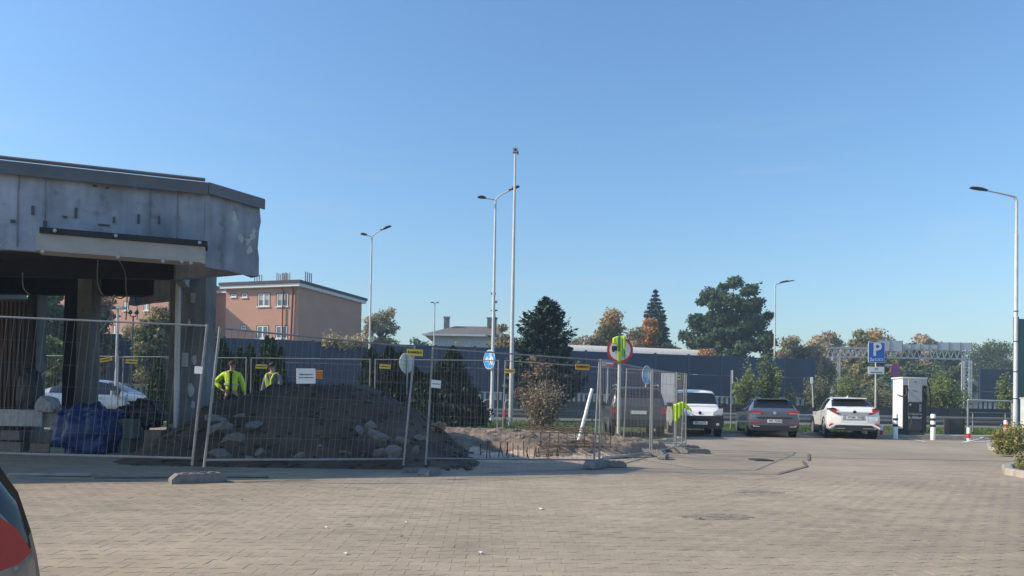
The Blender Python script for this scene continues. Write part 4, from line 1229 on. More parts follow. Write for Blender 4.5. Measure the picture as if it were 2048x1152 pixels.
# the vest thrown over the top of the sign
def drape(name, label, c, cols, mats, cat='hi-vis vest'):
    """cols: list of (x, list of (y,z)) hanging strips forming a cloth"""
    nx = len(cols); nz = len(cols[0][1])
    V = [(x, y, z) for x, col_ in cols for (y, z) in col_]
    F = [(i * nz + j, (i + 1) * nz + j, (i + 1) * nz + j + 1, i * nz + j + 1) for i in range(nx - 1) for j in range(nz - 1)]
    me = bpy.data.meshes.new(name); me.from_pydata(V, [], F)
    for q in mats: me.materials.append(q)
    me.polygons.foreach_set('use_smooth', [True] * len(F))
    o = bpy.data.objects.new(name, me); C.objects.link(o); o.location = c
    s = o.modifiers.new('thickness', 'SOLIDIFY'); s.thickness = .008
    return o
sc = at(1240, 700, 19.7)
rr = .335
cols = []
rv = random.Random(3)
for i in range(23):
    x = -.19 + .32 * i / 22
    top = math.sqrt(max(0, rr * rr - x * x)) + .012
    if x < -.06: bot = .17 + (x + .19) * -.5
    elif x < .04: bot = -.315 + abs(x + .01) * .35
    else: bot = -.10 - .14 * (x - .04) / .09
    f = .016 * math.sin(i * 1.35) + rv.uniform(-.006, .006)
    col_ = [(.10 + f * .3, top - .16), (.05, top - .03)]
    for j in range(11):
        s = j / 10
        col_.append((-.022 - abs(f) * (1.0 + s) - .014, top + (bot - top) * s if j else top + .004))
    cols.append((x, col_))
v = drape('safety_vest', 'yellow and green hi-vis vest hung over the round sign', (sc.x, sc.y, sc.z), cols, [M['hivis']])
tag(v, 'yellow and green hi-vis vest hung over the round lorry sign', 'vest')
mk('vest_green', (0.12, 0.30, 0.12), .8, var=.15, scale=10)
v.data.materials.append(M['vest_green'])
nzf = 12
for p_ in v.data.polygons:
    ci = p_.index // nzf; rj = p_.index % nzf
    if (ci in (9, 10, 11, 12) and rj < 8) or (ci in (16, 17) and rj > 2) or (ci > 17 and rj > 7): p_.material_index = 1
# yellow vest hanging at the side fence
cv = at(1360, 818, 18.9)
cols = []
for i in range(19):
    x = -.19 + .46 * i / 18
    if x < .02:
        top = .10 + .08 * (x + .19) / .21; bot = -.36 + .16 * abs(x + .12) / .1 + (.03 if i % 2 else 0)
    else:
        top = .18 - .20 * ((x - .02) / .25) ** 1.5; bot = .06 - .13 * (x - .02) / .25
    f = .02 * math.sin(i * 1.9)
    cols.append((x, [(f * (1 + j / 6), top + (bot - top) * j / 8) for j in range(9)]))
v2 = drape('safety_vest', 'plain yellow hi-vis vest hanging from the fence near the white van', (cv.x, cv.y - .10, cv.z), cols, [M['hivis']])
tag(v2, 'plain yellow hi-vis vest hanging from the fence near the white van', 'vest')
# blue cycle and pedestrian path signs
def path_sign(label, px, py, d, r, rz, zg, pole):
    t, h = round_sign('path_sign', label, px, py, d, r, rz, zg, 'sign_white', pole=pole)
    disc(MB(), r * .95, -.003, z=h).build('blue_field', M['sign_blue_light'], t)
    mb = MB(); k = r / .4
    mb.box((0, -.006, h), (.02 * k, .004, .72 * k))
    # bicycle
    for x in (-.24, -.08): disc(mb, .07 * k, -.008, 18, x=x * k, z=h - .02 * k, r0=.05 * k)
    for a, b_ in (((-.24, -.02), (-.19, .08)), ((-.19, .08), (-.10, .07)), ((-.10, .07), (-.08, -.02)), ((-.19, .08), (-.15, -.02)), ((-.15, -.02), (-.10, .07)), ((-.10, .07), (-.11, .13)), ((-.24, -.02), (-.15, -.02)), ((-.21, .11), (-.17, .11))):
        mb.bar((a[0] * k, -.009, h + a[1] * k), (b_[0] * k, -.009, h + b_[1] * k), .004, .02 * k)
    # adult and child
    for x0, s in ((.12, 1.0), (.25, .62)):
        zb_ = -.22
        disc(mb, .045 * s * k, -.008, 14, x=x0 * k, z=h + (zb_ + .46 * s) * k)
        for a, b_, w in (((0, .40), (0, .18), .09), ((0, .20), (-.06, 0), .04), ((0, .20), (.06, 0), .04), ((-.02, .38), (-.09, .22), .03), ((.02, .38), (.09, .22), .03)):
            mb.bar(((x0 + a[0] * s) * k, -.009, h + (zb_ + a[1] * s) * k), ((x0 + b_[0] * s) * k, -.009, h + (zb_ + b_[1] * s) * k), .004, w * s * k)
    mb.build('symbol', M['sign_white'], t)
    return t
path_sign('blue round cycle and pedestrian path sign on the lamp post', 978.5, 719, 33.2, .42, R(-52), gz(-1, 33.2), False)
path_sign('blue round path sign seen narrow through the side fence', 1294, 750, 30, .36, R(50), .35, True)
# drop shaped sign seen from behind
c = at(813, 726, 27.0); zg = gz(c.x, 27)
t = thing('reversed_road_sign', 'white round road sign seen from behind on a post before the juniper', 'road sign', (c.x, c.y, zg), R(57))
h = c.z - zg
MB().lathe([(.36, 0), (.36, .012)], 28, (0, 0, h), 'Y').build('plate', M['sign_white'], t, smooth=30)
for x in (-.05, .05): MB().box((x, -.012, h - .05), (.025, .02, .7)).build('stiffener', M['pole_grey'], t)
MB().tube([(0, -.05, 0), (0, -.05, h + .3)], .03, 8).build('pole', M['pole_grey'], t, smooth=60)
# parking sign for charging
c = at(1753, 705, 30.6)
t = thing('parking_sign', 'blue square parking sign with white plate below for charging cars', 'road sign', (c.x, c.y, .1), R(4))
h = c.z - .1
MB().box((0, 0, h), (.68, .02, .80)).build('panel', M['sign_white'], t)
MB().box((0, -.012, h), (.655, .004, .775)).build('blue_field', M['sign_blue'], t)
mb = MB(); text(mb, 'P', .74, .02, .10 + h, -.0165, .016); text(mb, '2x', .2, -.19, h - .285, -.0165, .004)
for x in (.02, .19):
    mb.plate([(x - .075, h - .33), (x + .075, h - .33), (x + .075, h - .24), (x - .075, h - .24)], -.0185, -.0145)
mb.build('lettering', M['sign_white'], t)
mb = MB()
for x in (.02, .19): mb.plate([(x - .055, h - .315), (x + .04, h - .315), (x + .055, h - .285), (x + .04, h - .255), (x - .055, h - .255)], -.0225, -.0195)
mb.build('symbol', M['sign_blue'], t)
hp = at(1752, 741, 30.6).z - .1
MB().box((-.01, 0, hp), (.66, .02, .30)).build('plate', M['sign_white'], t)
mb = MB(); text(mb, 'EV', .13, 0, hp + .05, -.0135, .003); text(mb, 'tankowanie', .105, 0, hp - .075, -.0135, .002)
mb.build('lettering', M['print'], t)
MB().tube([(0, .045, 0), (0, .045, h + .38)], .032, 10).build('pole', M['pole_grey'], t, smooth=60)
# no stopping and one way signs
c = at(1791, 741, 31.6)
t = thing('no_stopping_sign', 'red and blue no stopping disc above a blue arrow plate, behind the charger', 'road sign', (c.x, c.y, .2), R(27))
h = c.z - .2
MB().lathe([(.30, 0), (.30, .012)], 30, (0, 0, h), 'Y').build('plate', M['sign_red'], t, smooth=30)
disc(MB(), .235, -.003, z=h).build('blue_field', M['sign_blue'], t)
mb = MB()
for a in (45, 135): mb.bar((-.235 * math.cos(R(a)), -.006, h - .235 * math.sin(R(a))), (.235 * math.cos(R(a)), -.006, h + .235 * math.sin(R(a))), .004, .06)
mb.build('cross', M['sign_red'], t)
h2 = at(1790, 768, 31.6).z - .2
MB().box((0, 0, h2), (.42, .014, .50)).build('arrow_plate', M['sign_blue_light'], t)
mb = MB().plate([(-.05, -.2 + h2), (.05, -.2 + h2), (.05, .06 + h2), (.12, .06 + h2), (0, .2 + h2), (-.12, .06 + h2), (-.05, .06 + h2)], -.012, -.008).build('arrow', M['sign_white'], t)
MB().tube([(0, .05, 0), (0, .05, h + .3)], .03, 8).build('pole', M['pole_grey'], t, smooth=60)
# stop sign far right
c = at(1975, 776, 80)
t = thing('round_sign', 'small red round sign far away right of the gantry leg', 'road sign', (c.x, c.y, .4), R(30))
MB().lathe([(.45, 0), (.45, .02)], 20, (0, 0, c.z - .4), 'Y').build('plate', M['sign_red'], t, smooth=30)
MB().tube([(0, .05, 0), (0, .05, c.z)], .05, 8).build('pole', M['pole_grey'], t, smooth=60)
# real estate board / bus plates left of the covered sign
c = at(1216, 726, 30)
t = thing('info_board', 'small blue white and red board beside a beige one, left of the round sign', 'board', (c.x, c.y, .35), 0)
h = c.z - .35
MB().box((.08, 0, h), (.28, .03, .27)).build('white_panel', M['sign_white'], t)
MB().box((.08, -.018, h + .08), (.28, .006, .11)).build('blue_band', M['sign_blue'], t)
MB().box((.08, -.018, h - .085), (.28, .006, .09)).build('red_band', M['sign_red'], t)
MB().box((-.19, .01, h), (.2, .03, .26)).build('beige_panel', M['trough'], t)
MB().tube([(0, .05, 0), (0, .05, h + .14)], .03, 8).build('post', M['pole_grey'], t, smooth=60)
c = at(1335, 776, 29)
t = thing('info_board', 'large grey board back between the off-roader and the white van', 'board', (c.x, 29, .2), R(-10))
zt, zb = at(1335, 746, 29).z - .2, at(1335, 810, 29).z - .2
MB().box((0, 0, (zt + zb) / 2), (.50, .05, zt - zb)).build('panel', M['sign_back'], t)
for s in (-.2, .2): MB().box((s, .04, zt / 2), (.05, .03, zt)).build('post', M['galv'], t)
# post with a side plate left of the hatchback
c = at(1463, 740, 33)
t = thing('sign_post', 'thin post with a narrow grey plate between the white van and the hatchback', 'road sign', (c.x, 33, .25), R(75))
zt = c.z - .25
MB().tube([(0, 0, 0), (0, 0, zt)], .026, 8).build('pole', M['galv'], t, smooth=60)
MB().box((0, -.05, zt - .3), (.55, .02, .56)).build('plate', M['sign_back'], t)
c = at(1624, 754, 34)
t = thing('sapling_stake', 'thin wooden stake among the bushes behind the white coupe', 'stake', (c.x, 34, .3), 0)
MB().tube([(.12, 0, 0), (0, 0, c.z - .3)], .028, 6).build('stake', M['trough'], t, smooth=60)
MB().box((-.02, -.03, c.z - .45), (.11, .03, .28)).build('tie', M['white'], t)

# ------------------------------------------------------------------ bollards
def bollard(label, px, d, pyt, zg, bands, r=.07, m0='white', m1='sign_red', group='red and white bollards', pw=None):
    c = at(px, 850, d); zg = max(zg, gz(c.x, d)); H = at(px, pyt, d).z - zg
    t = thing('bollard', label, 'bollard', (c.x, d, zg), 0, group)
    MB().lathe([(r, 0), (r, H - .02), (r * .85, H)], 14).build('body', M[m0], t, smooth=40)
    for a, b_ in bands:
        MB().lathe([(r + .003, a * H), (r + .003, b_ * H)], 14).build('band', M[m1], t, smooth=40)
    return t
bollard('low red and white bollard between the white coupe and the charger', 1763, 29.2, 850, .06, ((.2, .6),), .06)
bollard('low red and white bollard before the black posts, right of the charger', 1937, 28.6, 855, .02, ((.18, .55),), .06)
bollard('red and white bollard behind the yellow green shrub, close to the lamp post', 2011, 29.5, 840, .05, ((.25, .5), (.62, .8)), .06)
bollard('red topped white bollard inside the station, behind the blue bag', 141, 18, 787, .12, ((.86, .98),), .06)
bollard('red topped white bollard inside the station, at the left picture edge', 10, 18, 787, .12, ((.86, .98),), .06)
for x, lab in ((1791, 'black and white bollard left of the charger'), (1866, 'black and white bollard right of the charger')):
    bollard(lab, x, 28.6, 828, .12, ((.50, .60), (.74, .84)), .085, 'white', 'black', 'black and white bollards by the charger')
for px in (966, 1010):
    d = 31.0; c = at(px, 820, d); zg = gz(c.x, d)
    zt = at(px, 800, d).z - zg
    t = thing('cycle_stand', 'bent steel hoop with a red band, %s of the lamp post with the path sign' % ('left' if px < 980 else 'right'), 'hoop', (c.x, d, zg), 0, 'red banded hoops')
    MB().tube([(0, 0, 0), (0, 0, zt - .12), (.05, 0, zt - .03), (.14, 0, zt), (.24, 0, zt + .02)], .03, 8).build('tube', M['galv'], t, smooth=60)
    MB().lathe([(.034, zt * .3), (.034, zt * .62)], 10).build('band', M['sign_red'], t, smooth=60)
    MB().lathe([(.036, 0), (.036, zt * .28)], 10).build('foot_sleeve', M['black'], t, smooth=60)

# ------------------------------------------------------------------ charging station on its plinth
mk('charger_white', (0.80, 0.79, 0.77), .3, var=.02, coat=.3)
mk('charger_grey', (0.42, 0.43, 0.42), .4, var=.03)
mk('charger_dark', (0.045, 0.055, 0.065), .35, var=.05)
cL = at(1805, 860, 29.3); cR = at(1855, 860, 29.3)
cx = (cL.x + cR.x) / 2; cw = cR.x - cL.x
tag(MB().box((cx, 30.0, .19), (3.4, 2.0, .17)).build('plinth', M['kerb_stone']), kind='structure')
t = thing('charging_station', 'white electric car charging station with black front and screen beside the coupe', 'charger', (cx, 29.3, .277), R(2))
Hc = at(1830, 757, 29.3).z - .277
dep = .78
def rbox(mb, x0, x1, y0, y1, z0, z1, r, m=0):
    pts = []
    for (cx_, cy_, a0) in ((x1 - r, y1 - r, 0), (x0 + r, y1 - r, 90), (x0 + r, y0 + r, 180), (x1 - r, y0 + r, 270)):
        for k in range(4):
            a = R(a0 + 30 * k); pts.append((cx_ + r * math.cos(a), cy_ + r * math.sin(a)))
    return mb.prism(pts, z0, z1, m)
w2 = cw / 2
rbox(MB(), -w2, w2, .05, dep, .22, Hc, .06).build('housing', M['charger_white'], t, smooth=30)
rbox(MB(), -w2 + .03, w2 - .03, .08, dep - .03, 0, .216, .05).build('base', M['charger_dark'], t, smooth=30)
fp = [(-w2 + .04, .10), (-.27, .10), (-.27, Hc - .28), (-w2 + .04, Hc - .28)]
for s in (-1, 1):
    a, b_ = sorted((s * (w2 - .02), s * .27))
    MB().box(((a + b_) / 2, .035, (Hc - .26 + .1) / 2), (b_ - a, .024, Hc - .36)).build('side_recess', M['black'], t)
MB().box((0, .026, (Hc - .02 + 1.26) / 2), (.53, .05, Hc - .02 - 1.26)).build('top_panel', M['charger_grey'], t)
MB().box((0, .036, Hc - .135), (cw - .02, .024, .25)).build('head_panel', M['charger_grey'], t)
sc_ = MB().box((0, .026, 1.03), (.53, .05, .44)).build('screen_panel', M['charger_dark'], t)
MB().box((-.05, -.001, 1.05), (.36, .006, .33)).build('screen', M['glass'], sc_)
for k in range(4): MB().box((.20, -.001, .93 + k * .07), (.08, .006, .035)).build('button', M['charger_grey'], sc_)
MB().box((-.19, -.006, 1.15), (.06, .006, .05)).build('sticker', M['white'], sc_)
MB().box((0, .022, .79), (.55, .06, .02)).build('ledge', M['charger_grey'], t)
MB().box((0, .03, .47), (.53, .04, .58)).build('lower_panel', M['charger_dark'], t)
MB().box((0, .004, .66), (.50, .02, .08)).build('socket_strip', M['charger_grey'], t)
for s in (-1, 1):
    MB().lathe([(.05, -.03), (.06, 0), (.05, .03)], 10, (s * .16, .0, .73), 'Y').build('socket', M['black'], t, smooth=50)
mb = MB()
rbox(mb, -w2 - .05, w2 + .05, .02, dep + .05, Hc + .002, Hc + .05, .06).build('roof', M['charger_white'], t, smooth=30)
MB().box((.15, .4, Hc + .11), (.75, .3, .11)).build('roof_unit', M['black'], t)
mb = MB(); mb.bar((-.10, -.003, Hc - .46), (.08, -.003, Hc - .49), .004, .02); mb.plate([(-.05, Hc - .12), (.05, Hc - .12), (0, Hc - .17)], -.003, .0)
mb.build('logo', M['charger_dark'], t)
def bez(p, n=14):
    out = []
    for k in range(n + 1):
        s = k / n; a = (1 - s) ** 3; b_ = 3 * s * (1 - s) ** 2; c_ = 3 * s * s * (1 - s); d_ = s ** 3
        out.append(tuple(a * p[0][i] + b_ * p[1][i] + c_ * p[2][i] + d_ * p[3][i] for i in range(3)))
    return out
for pts, nm in ((((-.36, .02, Hc - .35), (-.34, -.15, Hc - .75), (-.5, -.1, 1.42), (-w2 - .05, .3, 1.52)), 'cable'), (((.36, .02, Hc - .4), (.36, -.12, 1.6), (.44, -.1, 1.45), (w2 + .06, .2, 1.3)), 'cable'),
                (((-.25, -.02, .78), (-.1, -.2, .5), (-.35, -.15, .2), (-.3, -.02, .05)), 'cable'),
                (((w2 + .02, .35, Hc - .02), (w2 + .35, .3, Hc + .1), (w2 + .22, .2, 1.2), (w2 + .20, .1, .62)), 'cable'), (((w2 + .20, .1, .63), (w2 + .18, .05, .3), (w2 + .12, .05, .05), (w2 - .02, .03, .10)), 'cable')):
    MB().tube(bez(pts), .022, 7).build(nm, M['black'], t, smooth=60)
MB().box((w2 + .10, .35, Hc + .01), (.3, .05, .04)).build('cable_arm', M['black'], t)
# small litter at the foot
# black posts with a grey panel
c0 = at(1889, 835, 31.5); c1 = at(1930, 835, 31.5)
zt = at(1910, 836, 31.5).z - .12; zb = at(1910, 865, 31.5).z - .12
t = thing('low_board', 'low dark grey board on two black posts right of the charger', 'board', ((c0.x + c1.x) / 2, 31.5, .10), 0)
wd = c1.x - c0.x
MB().box((0, .04, (zt + .12) / 2), (wd, .06, zt - .12)).build('panel', M['parapet'], t)
for s in (-.26, .36): MB().box((s * wd * 1.0, -.03, zt / 2), (.06, .06, zt)).build('post', M['black'], t)
# pale steel pedestrian railing at right
a = at(1936, 800, 33); b_ = at(2024, 803, 34.5)
t = thing('railing', 'pale grey pedestrian railing between the gantry leg and the lamp post', 'railing', (a.x, a.y, .3), math.atan2(b_.y - a.y, b_.x - a.x))
L_ = math.hypot(b_.x - a.x, b_.y - a.y); zt = a.z - .3
MB().tube([(0, 0, 0), (0, 0, zt)], .04, 8).build('post', M['galv'], t, smooth=60); MB().tube([(L_, 0, 0), (L_, 0, zt)], .04, 8).build('post', M['galv'], t, smooth=60)
MB().tube([(0, 0, zt), (L_, 0, zt)], .035, 8).build('top_rail', M['pole_white'], t, smooth=60)
for z in (zt * .42, zt * .62): MB().tube([(0, 0, z), (L_, 0, z)], .02, 6).build('rail', M['galv'], t, smooth=60)
for x in (.35, L_ - .5): MB().tube([(x, 0, 0), (x, 0, zt * .62)], .03, 6).build('post', M['galv'], t, smooth=60)
# white box by the lamp post
c = at(2046, 830, 31)
t = thing('utility_box', 'white utility box at the right picture edge behind the shrub', 'utility box', (c.x + .30, 31, .05), 0)
zt = at(2046, 797, 31).z - .05
MB().box((0, 0, zt / 2 + .03), (.55, .4, zt - .06)).build('body', M['pole_white'], t); MB().box((0, 0, zt + .02), (.6, .46, .04)).build('lid', M['pole_white'], t); MB().box((0, 0, .02), (.5, .36, .04)).build('foot', M['concrete'], t)
# birds
def bird(px, py, d, label, s=.5):
    c = at(px, py, d)
    mb = MB(); mb.tube([(-.25 * s, 0, 0), (-.1 * s, 0, .02 * s), (.15 * s, 0, .03 * s), (.32 * s, 0, .02 * s)], [.02 * s, .07 * s, .08 * s, .015 * s], 8)
    t = thing('bird', label, 'bird', c, R(30)); mb.build('body', M['black'], t, smooth=60)
    for k in (-1, 1): MB().add([(.1 * s, 0, .06 * s), (-.1 * s, 0, .06 * s), (-.05 * s, k * .3 * s, .28 * s), (.06 * s, k * .3 * s, .3 * s)], [(0, 1, 2, 3)]).build('wing', M['black'], t)
bird(1522, 567, 60, 'small dark bird flying above the right side of the big tree', .6)
# ------------------------------------------------------------------ vegetation
def leafmat(name, col, col2=None, trans=.35, island=.35, var=.25, scale=.8):
    return mk(name, col, .75, var=var, scale=scale, island=island, trans=trans, col2=col2, spec=.25)
leafmat('leaf_oak', (0.075, 0.125, 0.062)); leafmat('leaf_mid', (0.095, 0.13, 0.05)); leafmat('leaf_olive', (0.235, 0.225, 0.10))
leafmat('leaf_yellow', (0.38, 0.25, 0.07), trans=.35); leafmat('leaf_orange', (0.50, 0.24, 0.05), trans=.35); leafmat('leaf_brown', (0.36, 0.285, 0.175))
leafmat('leaf_spruce', (0.045, 0.078, 0.064), trans=.05); leafmat('leaf_thuja', (0.045, 0.085, 0.030), trans=.1); leafmat('leaf_juniper', (0.036, 0.060, 0.032), trans=.05)
leafmat('leaf_bush', (0.20, 0.25, 0.095), trans=.4); leafmat('leaf_gold', (0.33, 0.29, 0.10), trans=.3); leafmat('leaf_pinkish', (0.42, 0.29, 0.20), trans=.3)
leafmat('leaf_dry', (0.19, 0.135, 0.10), trans=.1); leafmat('leaf_pale', (0.47, 0.40, 0.24), trans=.3)
leafmat('leaf_grey', (0.23, 0.24, 0.145), trans=.4)

def leaf_quads(Pc, rs, size, aspect=.5, up=None, nrm=None):
    """diamond shaped leaves at the points Pc; `up` gives preferred long axes"""
    n = len(Pc)
    a = rs.normal(size=(n, 3)) if up is None else up + rs.normal(scale=.45, size=(n, 3))
    a /= np.linalg.norm(a, axis=1, keepdims=True) + 1e-9
    q = rs.normal(size=(n, 3))
    if nrm is not None: q = nrm + q * .42
    b = np.cross(a, q); b /= np.linalg.norm(b, axis=1, keepdims=True) + 1e-9
    s = size * rs.uniform(.55, 1.35, (n, 1))
    V = np.zeros((n, 4, 3))
    V[:, 0] = Pc - a * s * .5; V[:, 1] = Pc + b * s * aspect * .5 + a * s * .08; V[:, 2] = Pc + a * s * .5; V[:, 3] = Pc - b * s * aspect * .5 + a * s * .08
    return V.reshape(-1, 3), np.arange(4 * n).reshape(-1, 4)
def leaves(name, Pc, rs, size, m, parent, aspect=.5, up=None):
    nrm = None
    if isinstance(Pc, tuple): Pc, nrm = Pc
    V, F = leaf_quads(np.asarray(Pc), rs, size, aspect, up, nrm)
    return np_mesh(name, V, F, m, parent)
def limb_path(a, b, rs, bow=.12, n=5):
    a, b = np.array(a, float), np.array(b, float); L_ = np.linalg.norm(b - a); off = rs.normal(scale=bow * L_ * .3, size=3)
    return [tuple(a + (b - a) * s + off * math.sin(math.pi * s) + np.array([0, 0, .06 * L_ * math.sin(math.pi * s)])) for s in np.linspace(0, 1, n)]
def tree(name, label, x, y, zb, H, W, m, seed, trunk=.22, nclump=26, nleaf=5200, leaf=.34, shape='round', clump=.24, group=None, m2=None, f2=.3, dense=1.0, cat='tree', aspect=.55, depth=.8, tr=None, bark='bark', skew=0):
    """broadleaf tree: trunk, limbs out to leaf clumps, gaps between the clumps"""
    rs = np.random.RandomState(seed)
    t = thing(name, label, cat, (x, y, zb), 0, group)
    z0 = H * trunk; Rz = (H - z0) / 2; zc = z0 + Rz
    cs = []; tries = 0
    while len(cs) < nclump and tries < 4000:
        tries += 1
        v = rs.normal(size=3); v /= np.linalg.norm(v); rad = rs.uniform(.25, 1.0) ** .6
        p = v * rad
        lob = 1 + .17 * (math.sin(v[0] * 3.1 + seed) * math.cos(v[2] * 3.7 + seed * 1.7) + .5 * math.sin(v[1] * 5 + v[2] * 6 + seed))
        p = p * min(1.12, lob)
        if shape == 'round': k = 1.0
        elif shape == 'dome': k = 1.0 if p[2] > 0 else 1.05
        elif shape == 'egg': k = 1.0 if p[2] < 0 else max(.3, 1 - .75 * p[2] ** 1.5)
        elif shape == 'cone': k = max(.12, (1 - p[2]) * .62)
        elif shape == 'vase': k = .55 + .45 * (p[2] + 1) / 2
        else: k = 1.0
        c = np.array([p[0] * W / 2 * k * (1 - clump * .7) + skew * p[2], p[1] * W / 2 * depth * k * (1 - clump * .7), zc + p[2] * Rz * (1 - clump * .8)])
        if all(np.linalg.norm((c - q[0]) / np.array([W, W, 2 * Rz])) > .10 for q in cs):
            cs.append((c, clump * max(W, 1.1 * Rz) * .5 * rs.uniform(.65, 1.3)))
    r0 = tr or H * .022
    mb = MB()
    top = (skew * .5, 0, z0 + Rz * 1.2)
    tp = limb_path((0, 0, 0), top, rs, .05, 7)
    mb.tube(tp, list(np.linspace(r0 * 1.25, r0 * .3, 7)), 8)
    mb.build('trunk', M[bark], t, smooth=60)
    lb = MB()
    for c, r in cs[::1]:
        zt = min(max(z0 * .8, c[2] - abs(c[0]) * .6 - r), top[2] * .92)
        s = zt / top[2]
        lb.tube(limb_path((top[0] * s, 0, zt), c, rs), [r0 * .42, r0 * .32, r0 * .22, r0 * .14, r0 * .07], 5)
    lb.build('limb', M[bark], t, smooth=60)
    def cloud(cl, n):
        Pc = []; Nv = []; w = np.array([r ** 2 for _, r in cl]); w = w / w.sum()
        for (c, r), q in zip(cl, w):
            k = max(6, int(n * q)); v = rs.normal(size=(k, 3)); v /= np.linalg.norm(v, axis=1, keepdims=True)
            rad = rs.uniform(.15, 1, (k, 1)) ** .45 * (1 + .25 * rs.normal(size=(k, 1)) * .6)
            Pc.append(c + v * rad * r * np.array([1.15, 1.0, .82])); Nv.append(v)
        return np.concatenate(Pc), np.concatenate(Nv)
    if m2:
        k = int(len(cs) * (1 - f2)); o = [cs[i] for i in rs.permutation(len(cs))]
        leaves('crown', cloud(o[:k], int(nleaf * (1 - f2))), rs, leaf, M[m], t, aspect); leaves('crown', cloud(o[k:], int(nleaf * f2)), rs, leaf, M[m2], t, aspect)
    else:
        leaves('crown', cloud(cs, nleaf), rs, leaf, M[m], t, aspect)
    return t
def conifer(name, label, x, y, zb, H, W, m, seed, whorls=17, per=9, leaf=.3, droop=.18, base=.06, sparse=1.0, group=None, power=.85, up=.0, cat='tree'):
    rs = np.random.RandomState(seed)
    t = thing(name, label, cat, (x, y, zb), 0, group)
    MB().tube([(0, 0, 0), (.02 * H, 0, H * .5), (0, 0, H * .98)], [H * .02, H * .012, H * .003], 7).build('trunk', M['bark'], t, smooth=60)
    Pc = []; U = []; bl = MB()
    for k in range(whorls):
        s = k / (whorls - 1); z = H * (base + (1 - base) * (s ** .92)); r = W / 2 * (1 - s) ** power * rs.uniform(.82, 1.12) + .02 * W
        for j in range(per):
            a = rs.uniform(0, 6.283); L_ = r * rs.uniform(.65, 1.15); d = np.array([math.cos(a), math.sin(a), 0])
            n = max(5, int(L_ / leaf * 5 * sparse)); q = rs.uniform(.08, 1, n) ** .7
            zz = z - droop * L_ * q ** 1.6 + up * L_ * q ** 2.2
            side = np.array([-d[1], d[0], 0])
            P = d * (q * L_)[:, None] + side * (rs.normal(size=n) * .15 * L_ * (1.1 - q))[:, None] + np.stack([0 * q, 0 * q, zz + rs.normal(size=n) * .05 * L_], 1)
            Pc.append(P); U.append(np.tile(d * .8 + np.array([0, 0, up - .25]), (n, 1)))
            if j % 2 == 0:
                bl.tube([(0, 0, z), tuple(d * L_ * .5 + np.array([0, 0, z - droop * L_ * .33 + up * L_ * .2])), tuple(d * L_ * .95 + np.array([0, 0, z - droop * L_ * .92 + up * L_ * .9]))], [H * .004, H * .003, H * .001], 4)
    bl.build('branch', M['bark'], t)
    leaves('needles', np.concatenate(Pc), rs, leaf, M[m], t, .38, np.concatenate(U))
    return t
def spire_bush(name, label, x, y, zb, spires, m, seed, leaf=.16, n=1500, group=None, cat='shrub', m2=None):
    """upright evergreen of several pointed spires: (dx, dy, height, radius)"""
    rs = np.random.RandomState(seed); t = thing(name, label, cat, (x, y, zb), 0, group)
    st_ = MB(); Pc = []; U = []
    sp2 = list(spires)
    for dx, dy, h, r in spires:
        for q in range(2): sp2.append((dx + rs.uniform(-.6, .6) * r * 1.3, dy + rs.uniform(-.5, .5) * r, h * rs.uniform(.55, .92), r * rs.uniform(.45, .75)))
    for dx, dy, h, r in sp2:
        st_.tube([(dx * .3, dy * .3, 0), (dx, dy, h * .4), (dx, dy, h * .95)], [.05, .035, .01], 5)
        k = int(n * h * r); q = rs.uniform(0, 1, k) ** .8; a = rs.uniform(0, 6.283, k)
        prof = np.minimum(1, (q + .05) * 5) * (1 - q) ** .62 * (1 + .28 * np.sin(a * 3 + q * 9 + dx * 7) + .18 * np.sin(q * 23 + a * 2) + .16 * rs.normal(size=k))
        rad = r * prof * rs.uniform(.35, 1.08, k) ** .5
        Pc.append(np.stack([dx + np.cos(a) * rad, dy + np.sin(a) * rad, h * (.02 + .98 * q)], 1)); U.append(np.stack([np.cos(a) * .45, np.sin(a) * .45, np.full(k, 1.0)], 1))
    st_.build('stem', M['bark'], t, smooth=60)
    leaves('foliage', np.concatenate(Pc), rs, leaf, M[m], t, .42, np.concatenate(U))
    return t
def stem_bush(name, label, x, y, zb, H, W, m, seed, nst=9, nleaf=900, leaf=.12, group=None, cat='shrub', low=.12, spread=1.0, m2=None):
    rs = np.random.RandomState(seed); t = thing(name, label, cat, (x, y, zb), 0, group)
    sb = MB(); Pc = []
    for k in range(nst):
        a = rs.uniform(0, 6.283); r = rs.uniform(.1, 1) ** .7 * W / 2; h = H * rs.uniform(.62, 1.0) * (1 - .3 * (2 * r / W) ** 2)
        e = np.array([math.cos(a) * r * spread, math.sin(a) * r * spread, h]); p = limb_path((math.cos(a) * .08, math.sin(a) * .08, 0), e, rs, .25, 6)
        sb.tube(p, [.022, .018, .014, .011, .008, .004], 5)
        p = np.array(p); n = int(nleaf / nst); s = rs.uniform(low, 1.0, n) * 5; i = np.minimum(4, s.astype(int)); f = (s - i)[:, None]
        Pc.append(p[i] * (1 - f) + p[i + 1] * f + rs.normal(size=(n, 3)) * W * .085)
    sb.build('stem', M['bark'], t)
    P = np.concatenate(Pc); P[:, 2] = np.maximum(.03, P[:, 2])
    if m2:
        k = rs.rand(len(P)) < .4
        leaves('foliage', P[~k], rs, leaf, M[m], t, .5); leaves('foliage', P[k], rs, leaf, M[m2], t, .5)
    else: leaves('foliage', P, rs, leaf, M[m], t, .5)
    return t
def place(px, pyt, d, wpx, zb=None):
    c = at(px, pyt, d); zb = gz(c.x, d) - .03 if zb is None else zb
    return c.x, d, zb, c.z - zb, wpx * d / FPX

def T(fn, name, label, px, pyt, d, wpx, m, seed, **k):
    x, y, zb, H, W = place(px, pyt, d, wpx)
    return fn(name, label, x, y, zb, H, W, m, seed, **k)
